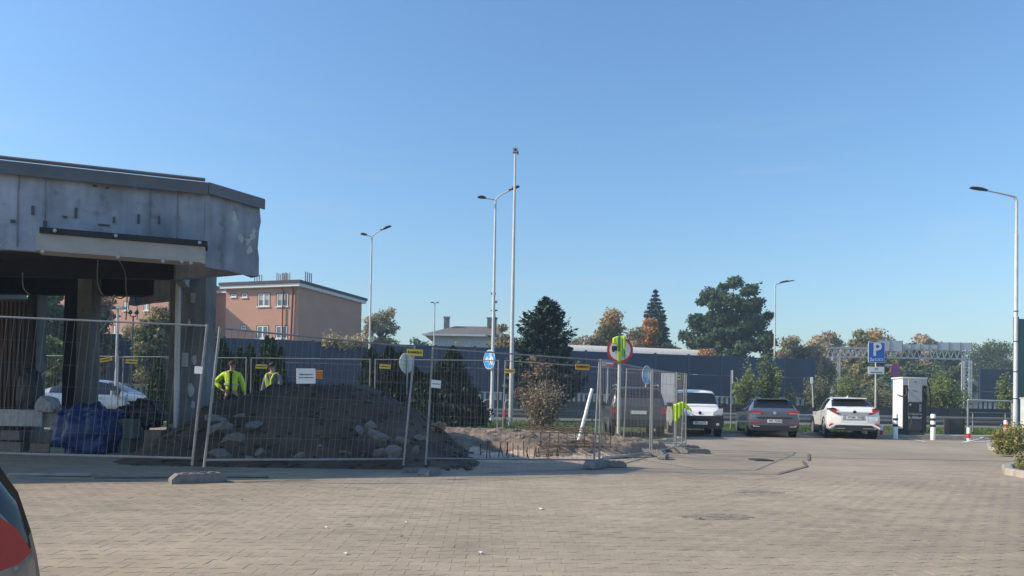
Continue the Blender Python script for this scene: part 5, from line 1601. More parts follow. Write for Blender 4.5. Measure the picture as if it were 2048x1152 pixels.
# far trees beyond the barrier
T(tree, 'oak_tree', 'huge round dark green broadleaf tree, tallest on the right side', 1462, 556, 84, 196, 'leaf_oak', 1, trunk=.14, nclump=92, nleaf=30000, leaf=.42, clump=.15, shape='dome', skew=.4)
T(conifer, 'spruce_tree', 'dark pointed spruce between the yellow tree and the big dark tree', 1311, 583, 96, 118, 'leaf_spruce', 2, whorls=28, per=24, leaf=.6, sparse=2.0, up=.14, droop=.25)
T(tree, 'birch_tree', 'yellow and green autumn tree left of the dark spruce', 1223, 602, 92, 80, 'leaf_yellow', 3, trunk=.10, nclump=44, nleaf=12000, leaf=.36, shape='egg', m2='leaf_mid', f2=.35, clump=.3)
T(tree, 'maple_tree', 'small bright orange tree in front of the dark spruce', 1296, 629, 90, 44, 'leaf_orange', 4, trunk=.5, nclump=20, nleaf=4200, leaf=.34, clump=.42)
T(tree, 'bushy_tree', 'dull greyish brown bushy tree left of the orange one', 1262, 640, 88, 72, 'leaf_brown', 5, trunk=.2, nclump=30, nleaf=6500, leaf=.34, clump=.34, m2='leaf_olive', f2=.4)
T(tree, 'bushy_tree', 'small green bushy tree left of the yellow autumn tree', 1182, 642, 90, 60, 'leaf_mid', 6, trunk=.2, nclump=28, nleaf=6000, leaf=.34, clump=.34, m2='leaf_brown', f2=.3)
T(tree, 'bushy_tree', 'thin pale twiggy tree above the left end of the arched roof', 1155, 655, 92, 50, 'leaf_olive', 7, trunk=.25, nclump=18, nleaf=2600, leaf=.3, clump=.34)
T(tree, 'bushy_tree', 'dark low bush right of the spruce foot', 1345, 664, 92, 66, 'leaf_oak', 8, trunk=.15, nclump=26, nleaf=6000, leaf=.34, clump=.36)
T(tree, 'bushy_tree', 'rusty orange bush at the foot of the big dark tree', 1415, 674, 78, 40, 'leaf_orange', 9, trunk=.2, nclump=20, nleaf=4000, leaf=.25, clump=.4, m2='leaf_brown', f2=.5)
for k, (px, pt, d, w, m, m2, lab) in enumerate((
        (1586, 666, 108, 92, 'leaf_brown', 'leaf_olive', 'dull brown green tree just right of the big dark tree'),
        (1652, 646, 112, 92, 'leaf_brown', 'leaf_pale', 'greyish beige autumn tree left of the gantry end'),
        (1712, 652, 104, 84, 'leaf_olive', 'leaf_brown', 'olive green tree behind the left half of the gantry'),
        (1758, 645, 116, 110, 'leaf_pale', 'leaf_yellow', 'broad pale golden tree above the parking sign'),
        (1812, 664, 106, 60, 'leaf_oak', 'leaf_olive', 'dark green tree right of the pale golden one'),
        (1847, 652, 118, 50, 'leaf_pinkish', 'leaf_pale', 'pinkish beige autumn tree above the charger'),
        (1893, 668, 112, 70, 'leaf_oak', 'leaf_mid', 'dark green tree behind the right part of the gantry'),
        (1620, 690, 86, 90, 'leaf_olive', 'leaf_brown', 'low olive bush line tree just above the barrier near its right end'),
        (1748, 705, 82, 90, 'leaf_oak', 'leaf_olive', 'dark bushy tree under the gantry beam behind the parking sign'),
        (1830, 716, 96, 80, 'leaf_oak', 'leaf_olive', 'shaded dark tree under the gantry behind the charger'),
        (1905, 712, 100, 80, 'leaf_mid', 'leaf_oak', 'green tree seen through the gantry near its right leg'))):
    T(tree, 'autumn_tree', lab, px, pt, d, w, m, 20 + k, trunk=.12, nclump=46, nleaf=12500, leaf=.44, clump=.30, m2=m2, f2=.4, group='autumn trees beyond the barrier')
T(tree, 'willow_tree', 'leafy green tree with pointed shoots between gantry and green barrier', 1984, 658, 122, 124, 'leaf_mid', 40, trunk=.08, nclump=60, nleaf=16000, leaf=.38, clump=.26, m2='leaf_oak', f2=.5, aspect=.3)
T(tree, 'autumn_tree', 'thin see-through autumn tree right of the pink building', 764, 590, 84, 86, 'leaf_pale', 41, trunk=.18, nclump=44, nleaf=5200, leaf=.30, clump=.20, m2='leaf_olive', f2=.4)
T(tree, 'bushy_tree', 'small round grey green tree left of the low pale house', 842, 646, 118, 46, 'leaf_oak', 42, trunk=.15, nclump=22, nleaf=4000, leaf=.44, clump=.34)
T(conifer, 'larch_tree', 'thin sparse conifer with bare whorls behind the lamp post', 988, 572, 82, 48, 'leaf_spruce', 43, whorls=11, per=5, leaf=.36, sparse=.4, droop=-.12, base=.3)
T(tree, 'bushy_tree', 'olive brown bush in front of the low house, left of the tall mast', 1010, 640, 66, 60, 'leaf_olive', 44, trunk=.12, nclump=32, nleaf=8000, leaf=.28, clump=.30, m2='leaf_brown', f2=.4)
T(tree, 'bushy_tree', 'bare twiggy bush over the barrier before the low house', 935, 668, 70, 80, 'leaf_brown', 45, trunk=.2, nclump=18, nleaf=700, leaf=.22, clump=.28)
# big pine with a brown dead base, in front of the barrier
x, y, zb, H, W = place(1092, 598, 37, 132)
t = conifer('pine_tree', 'dark bluish conifer with brown lower branches right of the tall mast', x, y, zb, H, W * 1.2, 'leaf_spruce', 50, whorls=26, per=22, leaf=.30, sparse=1.4, droop=-.05, up=.40, base=.12, power=.60)
T(tree, 'dry_bush', 'tall dry brown twiggy bush below the dark conifer', 1082, 690, 35.5, 112, 'leaf_dry', 51, trunk=.10, nclump=36, nleaf=5200, leaf=.15, clump=.22, cat='shrub', m2='leaf_juniper', f2=.25)
T(stem_bush, 'dry_bush', 'dry beige brushwood bush on the grass behind the fence', 1090, 748, 25.6, 104, 'leaf_dry', 52, nst=38, nleaf=5200, leaf=.085, low=.08, m2='leaf_pale')
# dark junipers and thujas before the barrier
def junipers(px, d, spec, name, label, m, seed, **k):
    c = at(px, 800, d); zb = gz(c.x, d) - .03
    sp = []
    for p, py, r in spec:
        q = at(p, py, d); sp.append((q.x - c.x, np.random.RandomState(seed + p).uniform(-.5, .5), q.z - zb, r))
    return spire_bush(name, label, c.x, d, zb, sp, m, seed, **k)
junipers(895, 27.2, [(870, 742, 1.0), (905, 694, .8), (930, 765, .8), (850, 760, .9), (884, 720, .9), (916, 735, .85), (943, 800, .5), (895, 770, 1.1)], 'juniper', 'large dark spiky juniper clump left of the blue path sign', 'leaf_juniper', 60, leaf=.17, n=2600)
junipers(782, 27.6, [(748, 700, .7), (775, 692, .75), (800, 705, .8), (828, 735, .75), (738, 730, .6), (762, 720, .8)], 'juniper', 'dark juniper clump behind the white sign back', 'leaf_juniper', 61, leaf=.17, n=2600)
junipers(540, 29.5, [(505, 690, .5), (528, 672, .5), (548, 678, .48), (520, 700, .5), (565, 715, .4)], 'thuja', 'green pointed thuja clump right of the worker in yellow', 'leaf_thuja', 62, leaf=.15, n=2300)
junipers(448, 29.0, [(430, 690, .55), (455, 682, .55), (475, 695, .5), (410, 705, .5), (440, 720, .5)], 'thuja', 'green thuja clump right behind the worker in yellow', 'leaf_thuja', 63, leaf=.15, n=2300)
junipers(393, 30, [(380, 660, .4), (398, 668, .45), (412, 690, .4)], 'thuja', 'thuja partly behind the grey station column', 'leaf_thuja', 64, leaf=.15, n=2300)
junipers(322, 27.0, [(318, 718, .36), (328, 730, .34)], 'thuja', 'small round green thuja in the right edge of the station bay', 'leaf_thuja', 65, leaf=.13, n=3000)
# trees at the left, seen over and through the station
T(conifer, 'spruce_tree', 'brownish green spruce between column and pink building', 408, 556, 52, 76, 'leaf_grey', 70, whorls=18, per=14, leaf=.36, sparse=1.3, up=.1)
T(tree, 'bushy_tree', 'leafy tree seen through the station bay before the pink wall', 310, 590, 46, 74, 'leaf_mid', 71, trunk=.12, nclump=34, nleaf=6500, leaf=.26, clump=.27, m2='leaf_olive', f2=.4)
T(tree, 'bushy_tree', 'dark purple brown tree at the left side of the middle bay', 198, 560, 48, 62, 'leaf_oak', 72, trunk=.12, nclump=34, nleaf=6500, leaf=.26, clump=.27, m2='leaf_dry', f2=.5)
T(tree, 'bushy_tree', 'bright green tree in the left station bay', 100, 636, 34, 110, 'leaf_bush', 73, trunk=.08, nclump=34, nleaf=9000, leaf=.22, clump=.30)
T(tree, 'oak_tree', 'dark green tree high up in the left station bay', 100, 560, 50, 110, 'leaf_oak', 74, trunk=.12, nclump=34, nleaf=8000, leaf=.32, clump=.30, m2='leaf_mid', f2=.3)
# ivy over the barrier top
for px0, px1, d, lab in ((646, 735, 54.6, 'tan creeper growing over the barrier top before the shaded pink wall'), (246, 336, 50.0, 'pale creeper growing over the barrier top seen through the bay')):
    a = at(px0, 680, d); b_ = at(px1, 690, d); rs = np.random.RandomState(px0); n = 1500
    t = thing('creeper', lab, 'climbing plant', (a.x, d, 5.4))
    s = rs.uniform(0, 1, n); P = np.stack([s * (b_.x - a.x), rs.normal(scale=.22, size=n), rs.normal(scale=.22, size=n) + .12 * np.sin(s * 9)], 1)
    leaves('foliage', P, rs, .2, M['leaf_pale'], t)
    MB().tube([(0, 0, -.1), ((b_.x - a.x) / 2, 0, 0), (b_.x - a.x, 0, -.1)], .03, 5).build('stem', M['bark'], t)
# bushes in front of the barrier behind the cars
for k, (px, pt, d, w, m, nl, lf, lab) in enumerate((
        (1492, 712, 50.2, 62, 'leaf_bush', 2400, .19, 'sprawling pale green bush left above the hatchback'),
        (1537, 700, 50.4, 46, 'leaf_bush', 3600, .19, 'tall narrow green climbing bush before the barrier'),
        (1578, 755, 50.2, 26, 'leaf_bush', 1100, .15, 'small upright bush right of the tall narrow one'),
        (1632, 745, 50.2, 64, 'leaf_grey', 4200, .15, 'loose bush with thin stake above the white coupe'),
        (1693, 742, 50.6, 72, 'leaf_bush', 4600, .16, 'dense light green bush left of the parking sign pole'),
        (1765, 752, 50.6, 84, 'leaf_grey', 4200, .15, 'grey green bush behind the parking sign pole'),
        (1885, 738, 50.6, 92, 'leaf_bush', 5600, .17, 'bushy pale green shrub right of the charger'),
        (1846, 748, 51, 66, 'leaf_grey', 3200, .16, 'grey green shrub directly behind the charger'),
        (2012, 745, 50.4, 44, 'leaf_bush', 2600, .16, 'upright green shrub before the short dark blue barrier'))):
    x, y, zb, H, W = place(px, pt, d, w)
    stem_bush('shrub', lab, x, y, zb, H, W, m, 90 + k, nst=11, nleaf=nl, leaf=lf, group='shrubs before the barrier')
# planter with variegated shrub at the right edge
def planter(label, pts, seed):
    root = thing('planter', label, 'planter', (pts[0][0], pts[0][1], 0))
    me = {}
    for a, b_ in zip(pts[:-1], pts[1:]):
        a, b_ = Vector(a), Vector(b_); n = max(1, round((b_ - a).length / .5)); l = (b_ - a).length / n; ang = math.atan2((b_ - a).y, (b_ - a).x)
        for k in range(n):
            c = a + (b_ - a) * ((k + .5) / n) - Vector(pts[0])
            key = round(l, 2)
            sec = [(-.09, 0), (.09, 0), (.09, .10), (.06, .125), (-.06, .125), (-.09, .10)]
            if key not in me:
                mb = MB(); q = [(-(l - .015) / 2, p[0], p[1]) for p in sec] + [((l - .015) / 2, p[0], p[1]) for p in sec]
                mb.add(q, [tuple(range(6)), tuple(reversed(range(6, 12)))] + [(i, (i + 1) % 6, 6 + (i + 1) % 6, 6 + i) for i in range(6)])
                o = mb.build('kerb_stone', M['kerb_stone'], root); me[key] = o.data
            else: o = bpy.data.objects.new('kerb_stone', me[key]); link(o, root)
            o.location = (c.x, c.y, .004); o.rotation_euler = (0, 0, ang + rngs.uniform(-.02, .02))
    cx_ = sum(p[0] for p in pts) / len(pts); cy_ = sum(p[1] for p in pts) / len(pts)
    return root
pk = [gpt(2006, 873), gpt(1974, 881), gpt(1983, 902), gpt(2046, 912)]
pk = [(p.x, p.y) for p in pk] + [(pk[3].x + 4.5, pk[3].y + .4)]
planter('kerb stones around the bed of the yellow green shrub at the right edge', pk, 1)
tag(MB().prism([(p[0] + .12, p[1] + .02) for p in pk] + [(pk[4][0], pk[0][1])], .0, .09).build('planting_bed', M['soil_dark']), kind='structure')
for k, (px, pt, d, w, lab) in enumerate(((2012, 862, 20.6, 60, 'yellow green variegated shrub in the kerbed bed, left part'), (2052, 852, 21.2, 80, 'yellow green variegated shrub in the kerbed bed at the picture edge'))):
    x, y, zb, H, W = place(px, pt, d, w); zb = .06
    stem_bush('variegated_shrub', lab, x, y, zb, H + .03, W * 1.15, 'leaf_gold', 110 + k, nst=22, nleaf=2300, leaf=.085, low=.05, m2='leaf_bush')
pk2 = [gpt(2044, 934), gpt(2014, 941), gpt(2018, 950), gpt(2060, 958)]
pk2 = [(p.x, p.y) for p in pk2] + [(pk2[3].x + 2, pk2[3].y)]
planter('nearer kerb stones of the second bed at the right picture edge', pk2, 2)
tag(MB().prism([(p[0] + .10, p[1] + .02) for p in pk2] + [(pk2[4][0], pk2[0][1])], .0, .08).build('planting_bed', M['soil_dark']), kind='structure')
x, y, zb, H, W = place(2052, 918, 14.2, 52)
stem_bush('variegated_shrub', 'small yellow green shrub in the nearer bed, lower right', x, y, .06, H, W, 'leaf_gold', 115, nst=14, nleaf=900, leaf=.06, low=.05, m2='leaf_bush')
# ------------------------------------------------------------------ soil heap, rubble, rebar, debris
from mathutils import noise
def soil_mound():
    prof = [(395, 842), (425, 812), (470, 796), (515, 778), (560, 768), (620, 768), (700, 768), (738, 772), (775, 790), (805, 806), (840, 832), (870, 858), (905, 886), (940, 908), (985, 925)]
    d = 15.4
    top = [(at(x, y, d).x, max(.02, at(x, y, d).z)) for x, y in prof]
    X0, X1 = top[0][0] - 1.1, top[-1][0] + .3
    def hgt(x, y):
        if x <= top[0][0]: h = top[0][1] * ss(X0, top[0][0], x)
        elif x >= top[-1][0]: h = top[-1][1] * (1 - ss(top[-1][0], X1, x))
        else:
            for (a, ha), (b_, hb_) in zip(top[:-1], top[1:]):
                if a <= x <= b_: h = ha + (hb_ - ha) * (x - a) / (b_ - a); break
        f = ss(12.95, 15.1, y) * (1 - ss(15.8, 18.2, y))
        n = noise.fractal(Vector((x * .9, y * .9, 3)), 1.0, 2.0, 5) * .17 + noise.fractal(Vector((x * 4, y * 4, 7)), 1.0, 2.0, 4) * .06 - .10 * abs(noise.noise(Vector((x * 1.6, y * .8, 11))))
        g = gz(x, y); k = max(0, h - g) * f
        return g - .03 + max(0, k + n * min(1, k * 3))
    nx, ny = 130, 110
    xs_ = np.linspace(X0 - .2, X1, nx); ys_ = np.linspace(12.9, 18.4, ny)
    o = grid_mesh('soil_heap', list(xs_), list(ys_), hgt, M['soil_dark'])
    tag(o, 'big dark heap of dug up soil behind the middle fence panel', 'soil heap')
    return hgt
mound_h = soil_mound()
heap = bpy.data.objects['soil_heap']
# dug up strip: dark soil behind, pale sandy pit in front
def dig(x, y):
    xr = 1.45 + (y - 14.2) * .52                      # stays inside the side fence
    e = ss(-3.4, -2.4, x) * (1 - ss(xr - .30, xr + .05, x)) * ss(14.5, 14.8, y) * (1 - ss(19.0, 20.0, y))
    back = ss(15.9, 16.5, y + .25 * math.sin(x * 2.3))
    n = noise.fractal(Vector((x * 1.7, y * 1.7, 1)), 1.0, 2.0, 5) * .07 + noise.fractal(Vector((x * 5.5, y * 5.5, 2)), 1.0, 2.0, 4) * .05
    h = .03 + .20 * back + n * (.45 + .75 * back)
    return gz(x, y) - .05 + e * max(.055, h + .05)
pit = grid_mesh('dug_soil', list(np.linspace(-3.6, 4.8, 170)), list(np.linspace(14.3, 20.3, 130)), dig, mk('soil_brown', (0.145, 0.105, 0.078), .95, var=.4, scale=2.2, bump=1.0, bscale=14, col2=(0.22, 0.17, 0.13)))
pit.data.materials.append(mk('soil_sand', (0.34, 0.265, 0.195), .95, var=.3, scale=2.0, bump=1.0, bscale=14, col2=(0.44, 0.35, 0.27)))
for p_ in pit.data.polygons:
    c_ = p_.center
    if c_.y < 16.05 - .25 * math.sin(c_.x * 2.3) + .25 * noise.noise(Vector((c_.x * 3, c_.y * 3, 9))): p_.material_index = 1
tag(pit, kind='structure')
def chunk_mesh(r, seed, flat=.6, nsub=2):
    bm = bmesh.new(); bmesh.ops.create_icosphere(bm, subdivisions=nsub, radius=1)
    rs = random.Random(seed); o = Vector((rs.uniform(0, 99), rs.uniform(0, 99), 0))
    pl = [Vector((rs.gauss(0, 1), rs.gauss(0, 1), rs.gauss(0, 1))).normalized() for _ in range(9)]
    for v in bm.verts:
        p = v.co.copy()
        for n in pl:
            k = p.dot(n)
            if k > .50: p -= n * (k - .50)
        p *= 1 + .10 * noise.noise(p * 2.3 + o)
        v.co = Vector((p.x * r, p.y * r * rs.uniform(.99, 1.01), p.z * r * flat))
    me = bpy.data.meshes.new('concrete_chunk'); bm.to_mesh(me); bm.free(); return me
mk('chunk', (0.17, 0.158, 0.14), .9, var=.3, scale=5, bump=.6, obj=.15)
cm = [chunk_mesh(1, k, .45 + .1 * (k % 4), 1 if k < 5 else 2) for k in range(8)]
for q in cm: q.materials.append(M['chunk'])
rk = random.Random(21)
# loose clods rolled down the heap: one part of the heap
cv_, cf_ = [], []
rcl = np.random.RandomState(5)
for k in range(1500):
    x = rcl.uniform(-6.6, -.6); y = rcl.uniform(13.1, 16.0); z = mound_h(x, y)
    if z < gz(x, y) - .02 and rcl.rand() < .75: continue
    s_ = .012 + .07 * rcl.rand() ** 4
    me_ = cm[rcl.randint(8)]
    if len(me_.vertices) > 50: me_ = cm[rcl.randint(5)]
    a_ = rcl.uniform(0, 6.28); ca_, sa_ = math.cos(a_), math.sin(a_); o_ = len(cv_)
    for v in me_.vertices:
        cv_.append((x + (v.co.x * ca_ - v.co.y * sa_) * s_, y + (v.co.x * sa_ + v.co.y * ca_) * s_, max(z, gz(x, y)) + v.co.z * s_ + s_ * .3))
    cf_ += [tuple(i + o_ for i in p.vertices) for p in me_.polygons]
mk('clod', (0.080, 0.062, 0.048), .95, var=.3, island=.45)
cme = bpy.data.meshes.new('clods'); cme.from_pydata(cv_, [], cf_); cme.materials.append(M['clod'])
cob_ = link(bpy.data.objects.new('clods', cme), heap); cob_['kind'] = 'stuff'
def chunk(px, py, d, size, label, g):
    c = at(px, py, d)
    o = bpy.data.objects.new('concrete_chunk', cm[rk.randrange(8)]); C.objects.link(o)
    o.location = (c.x, d, max(c.z, .02)); s = size * rk.uniform(.8, 1.2); o.scale = (s * rk.uniform(.8, 1.3), s, s * rk.uniform(.7, 1.1)); o.rotation_euler = (rk.uniform(-.4, .4), rk.uniform(-.4, .4), rk.uniform(0, 6))
    return tag(o, label, 'rubble', g)
GH = 'broken concrete lumps lying in and before the soil heap'
for px, py, d, s in ((448, 862, 13.2, .34), (428, 838, 13.6, .30), (472, 880, 12.9, .26), (520, 905, 12.7, .16), (440, 908, 12.2, .20), (415, 912, 12.2, .14), (498, 918, 12.2, .10), (756, 872, 13.0, .30), (742, 850, 13.5, .18), (720, 860, 13.4, .16), (790, 905, 12.9, .22), (800, 880, 13.4, .20), (842, 875, 13.5, .15), (765, 905, 12.8, .16), (846, 918, 13.0, .08), (690, 905, 12.8, .12), (600, 910, 12.7, .10), (640, 892, 13.0, .08), (505, 850, 13.8, .2), (476, 832, 14.0, .16), (830, 900, 13.2, .12)):
    chunk(px, py, d, s, 'broken concrete lump in the pile at the left foot of the soil heap' if px < 600 else 'broken concrete lump at the right foot of the soil heap, near the fence gap', GH + (' left' if px < 600 else ' right'))
GS = 'small pale stones on the sunlit dug up soil'
for k in range(70):
    d = rk.uniform(15.2, 20.3); px = rk.uniform(955, 1290); c = at(px, 900, d)
    zz = dig(c.x, d); o = chunk(px, 900, d, rk.uniform(.03, .09), 'small pale stone on the sunlit dug up soil inside the fence', GS); o.location.z = zz + .02
# orange brick heap on the right flank
mk('brick', (0.33, 0.20, 0.125), .9, var=.2, scale=8, obj=.15)
bm_ = None
for k in range(16):
    if bm_ is None:
        o = MB().box((0, 0, 0), (.20, .10, .065)).build('brick', M['brick']); bm_ = o.data
    else: o = bpy.data.objects.new('brick', bm_); C.objects.link(o)
    px = rk.uniform(858, 884); py = rk.uniform(848, 860); c = at(px, py, 15.6)
    o.location = (c.x, 15.6 + rk.uniform(-.3, .3), c.z); o.rotation_euler = (rk.uniform(-.6, .6), rk.uniform(-.6, .6), rk.uniform(0, 6))
    tag(o, 'orange brown broken brick on the sunlit right flank of the soil heap', 'brick', 'bricks on the soil heap')
# rebar
def rebar(label, px, pyt, pyb, d, lean):
    a = at(px, pyb, d); b_ = at(px + lean, pyt, d)
    o = MB().tube([(0, 0, -.05), (b_.x - a.x, rk.uniform(-.05, .05), b_.z - a.z)], .011, 6).build('rebar', M['rebar'], None, smooth=60)
    o.location = a
    tag(o, label, 'rebar', 'rusty rebar stubs sticking out of the ground')
for k, (px, pt, pb, ln) in enumerate(((973, 884, 915, 2), (981, 885, 918, -3), (996, 885, 912, 6), (1012, 882, 912, 4), (1017, 884, 918, -3), (1026, 885, 922, 0), (1036, 890, 924, 0), (1048, 882, 920, -1), (1054, 893, 918, 0), (1066, 892, 922, 6), (1072, 893, 918, 0), (1082, 896, 925, -6), (1092, 896, 925, 6), (1101, 893, 925, -8), (1110, 897, 922, 5), (1115, 893, 928, 0), (961, 888, 905, 0), (1006, 890, 908, -6), (1088, 900, 925, 8), (1108, 902, 926, -4), (1060, 900, 920, -8))):
    rebar('short rusty rebar stub at the edge of the pit inside the fence', px, pt, pb, 15.1 + (k % 4) * .12, ln)
def rebar_grid():
    a = at(1150, 895, 16.4)
    t = thing('rebar_cage', 'low rusty rebar cage lying in the pit left of the fence corner', 'rebar cage', (a.x, 16.4, dig(a.x, 16.4)))
    mb = MB()
    for k in range(9):
        x = -.75 + k * .18
        for z in (.03, .30): mb.tube([(x - .55, .85, z + .1), (x, -.5, z)], .009, 5)
        mb.tube([(x, -.5, .0), (x, -.5, .31)], .009, 5)
    for y in (-.5, 0, .4, .85):
        for z in (.03, .30): mb.tube([(-.75 - (y + .5) * .4, y, z + (y + .5) * .075), (.72 - (y + .5) * .4, y, z + (y + .5) * .075)], .009, 5)
    o = mb.build('bar_mesh', M['rebar'], t); o['kind'] = 'stuff'
rebar_grid()
mk('timber', (0.34, 0.25, 0.16), .85, var=.25, scale=5)
for px0, py0, px1, py1, d, lab in ((1200, 915, 1300, 908, 15.6, 'flat board lying along the foot of the side fence'), (1070, 905, 1118, 898, 15.6, 'short dark plank lying over the rebar stubs'), (885, 856, 1000, 861, 20.5, 'long pale kerb beam lying behind the pit, left piece'), (1010, 861, 1190, 872, 20.0, 'long pale kerb beam lying behind the pit, right piece')):
    a = at(px0, py0, d); b_ = at(px1, py1, d + (1.2 if px0 == 1200 else 0))
    o = MB().bar((0, 0, 0), tuple(b_ - a), .10, .05).build('plank', M['timber' if px0 == 1070 else 'kerb_stone']); o.location = a; tag(o, lab, 'plank')
# loose lit base frame at the fence corner
# ------------------------------------------------------------------ debris in the shade at the left
def lump(name, label, cat, px, py, d, size, m, seed, flat=.8, rz=0, wr=.18, freq=2.2, z=None, group=None):
    """soft sack or bundle: pinched, wrinkled rounded box resting on the ground"""
    bm = bmesh.new(); bmesh.ops.create_icosphere(bm, subdivisions=5, radius=1)
    rs = random.Random(seed); off = Vector((rs.uniform(0, 50), rs.uniform(0, 50), rs.uniform(0, 50)))
    for v in bm.verts:
        p = v.co.copy()
        p = Vector((math.copysign(abs(p.x) ** .62, p.x), math.copysign(abs(p.y) ** .62, p.y), math.copysign(abs(p.z) ** .7, p.z)))
        w = noise.fractal(p * freq + off, 1.0, 2.0, 4) * wr * .8 - abs(noise.noise(Vector((p.x * 4, p.y * 4, p.z * 1.6)) + off)) * wr * .7 - abs(noise.noise(Vector((p.x * 2, p.y * 2, p.z * 9)) + off * 2)) * wr * .35
        p *= 1 + w
        p.x *= 1 - .18 * max(0, p.z); p.y *= 1 - .18 * max(0, p.z)
        if p.z < -.75: p.z = -.75
        v.co = Vector((p.x * size[0] / 2, p.y * size[1] / 2, (p.z + .75) * size[2] / 1.75))
    me = bpy.data.meshes.new(name); bm.to_mesh(me); bm.free(); me.materials.append(M[m])
    me.polygons.foreach_set('use_smooth', [True] * len(me.polygons))
    o = bpy.data.objects.new(name, me); C.objects.link(o)
    c = at(px, py, d); o.location = (c.x, d, (z if z is not None else max(.01, gz(c.x, d)))); o.rotation_euler = (0, 0, rz)
    return tag(o, label, cat, group)
mk('tarp_blue', (0.012, 0.035, 0.13), .45, var=.2, scale=4, bump=.4, bscale=10); mk('sack_dark', (0.02, 0.022, 0.028), .5, var=.3); mk('rag', (0.36, 0.37, 0.38), .9, var=.15)
mk('carton', (0.21, 0.18, 0.15), .9, var=.2, scale=5); mk('block_red', (0.22, 0.155, 0.13), .9, var=.2, scale=6); mk('block_green', (0.17, 0.19, 0.16), .9, var=.2, scale=6)
c = at(170, 905, 11.9)
lump('tarpaulin_bag', 'big crumpled blue tarpaulin bundle left of the column', 'tarpaulin', 172, 905, 15.00, (1.16, 0.90, 0.97), 'tarp_blue', 2, wr=.22)
lump('tarpaulin_bag', 'smaller blue tarpaulin fold lying over the grey blocks', 'tarpaulin', 222, 830, 15.32, (0.52, 0.50, 0.20), 'tarp_blue', 3, wr=.3, z=at(222, 838, 15.32).z)
lump('rubbish_sack', 'black rubbish sack on top of the reddish blocks', 'sack', 292, 800, 15.80, (0.67, 0.61, 0.59), 'sack_dark', 4, z=at(292, 855, 15.80).z)
lump('rubbish_sack', 'smaller black sack between blue tarpaulin and column', 'sack', 255, 805, 15.96, (0.49, 0.49, 0.44), 'sack_dark', 5, z=at(255, 852, 15.96).z)
lump('rubbish_sack', 'tall black sack standing on the white slab at the left', 'sack', 60, 785, 16.12, (0.44, 0.44, 0.87), 'sack_dark', 6, z=at(60, 820, 16.12).z, wr=.12)
lump('rag_bundle', 'light grey cloth bundle lying on the white slab', 'rag', 97, 815, 15.48, (0.42, 0.37, 0.32), 'rag', 7, z=at(97, 824, 15.48).z, wr=.2)
lump('rag_bundle', 'small beige cloth scrap near the foot of the column', 'rag', 362, 850, 15.88, (0.42, 0.32, 0.15), 'trough', 8, z=at(362, 858, 15.88).z, wr=.3)
def block(name, label, cat, px0, py0, px1, py1, d, dep, m, rz=0, group=None, bev=.01):
    d = 15.0 + (d - 11.9) * .8
    a = at(px0, py1, d); b_ = at(px1, py0, d); w, h = b_.x - a.x, b_.z - a.z
    o = MB().box((0, 0, h / 2), (w, dep, h)).build(name, M[m]); o.location = ((a.x + b_.x) / 2, d + dep / 2, a.z); o.rotation_euler = (0, 0, rz)
    bv = o.modifiers.new('bevel', 'BEVEL'); bv.width = bev; bv.segments = 2
    return tag(o, label, cat, group)
block('concrete_slab', 'long pale concrete slab on edge at the far left', 'slab', -60, 820, 84, 851, 12.6, .3, 'plaster_patch', R(1))
block('concrete_slab', 'second pale slab piece right of the long slab', 'slab', 86, 824, 118, 855, 12.7, .3, 'concrete')
for k, (x0, y0, x1, y1, d, m, lab) in enumerate(((232, 838, 268, 877, 12.2, 'block_green', 'upper greenish grey block right of the blue bundle'), (230, 878, 258, 908, 12.15, 'block_green', 'lower greenish grey block right of the blue bundle'),
        (288, 861, 321, 883, 12.0, 'block_red', 'upper reddish block of the small stack'), (285, 884, 321, 908, 11.95, 'block_red', 'lower reddish block of the small stack'),
        (325, 868, 378, 900, 12.6, 'concrete_dark', 'dark wide crate at the foot of the column'), (262, 850, 286, 900, 12.6, 'carton', 'dark narrow carton between the block stacks'),
        (0, 862, 38, 880, 11.8, 'concrete_dark', 'flat dark slab low at the left picture edge'), (60, 888, 98, 905, 11.6, 'block_red', 'small grey box lying left of the blue bundle'), (45, 862, 118, 884, 12.2, 'concrete_dark', 'dark slab stack under the pale slab'),
        (0, 884, 44, 912, 11.9, 'carton', 'dark carton low at the left picture edge'), (100, 895, 130, 912, 11.5, 'block_green', 'low greenish slab before the blue bundle'))):
    block('stone_block', lab, 'block', x0, y0, x1, y1, d, .3, m, R((k * 37) % 9 - 4))
a = at(20, 914, 11.1); b_ = at(180, 914, 11.1)
o = MB().bar((0, 0, 0), (b_.x - a.x, .05, .01), .12, .03).build('plank', M['concrete']); o.location = (a.x, 11.1, .03); tag(o, 'long grey plank on the ground before the shaded debris', 'plank')
o = MB().tube([(0, 0, 0), (2.3, .5, 0)], .02, 6).build('pipe', M['concrete_dark'], None, smooth=60); o.location = (at(190, 925, 10.9).x, 10.9, .025); tag(o, 'thin dark pipe on the ground before the fence', 'pipe')
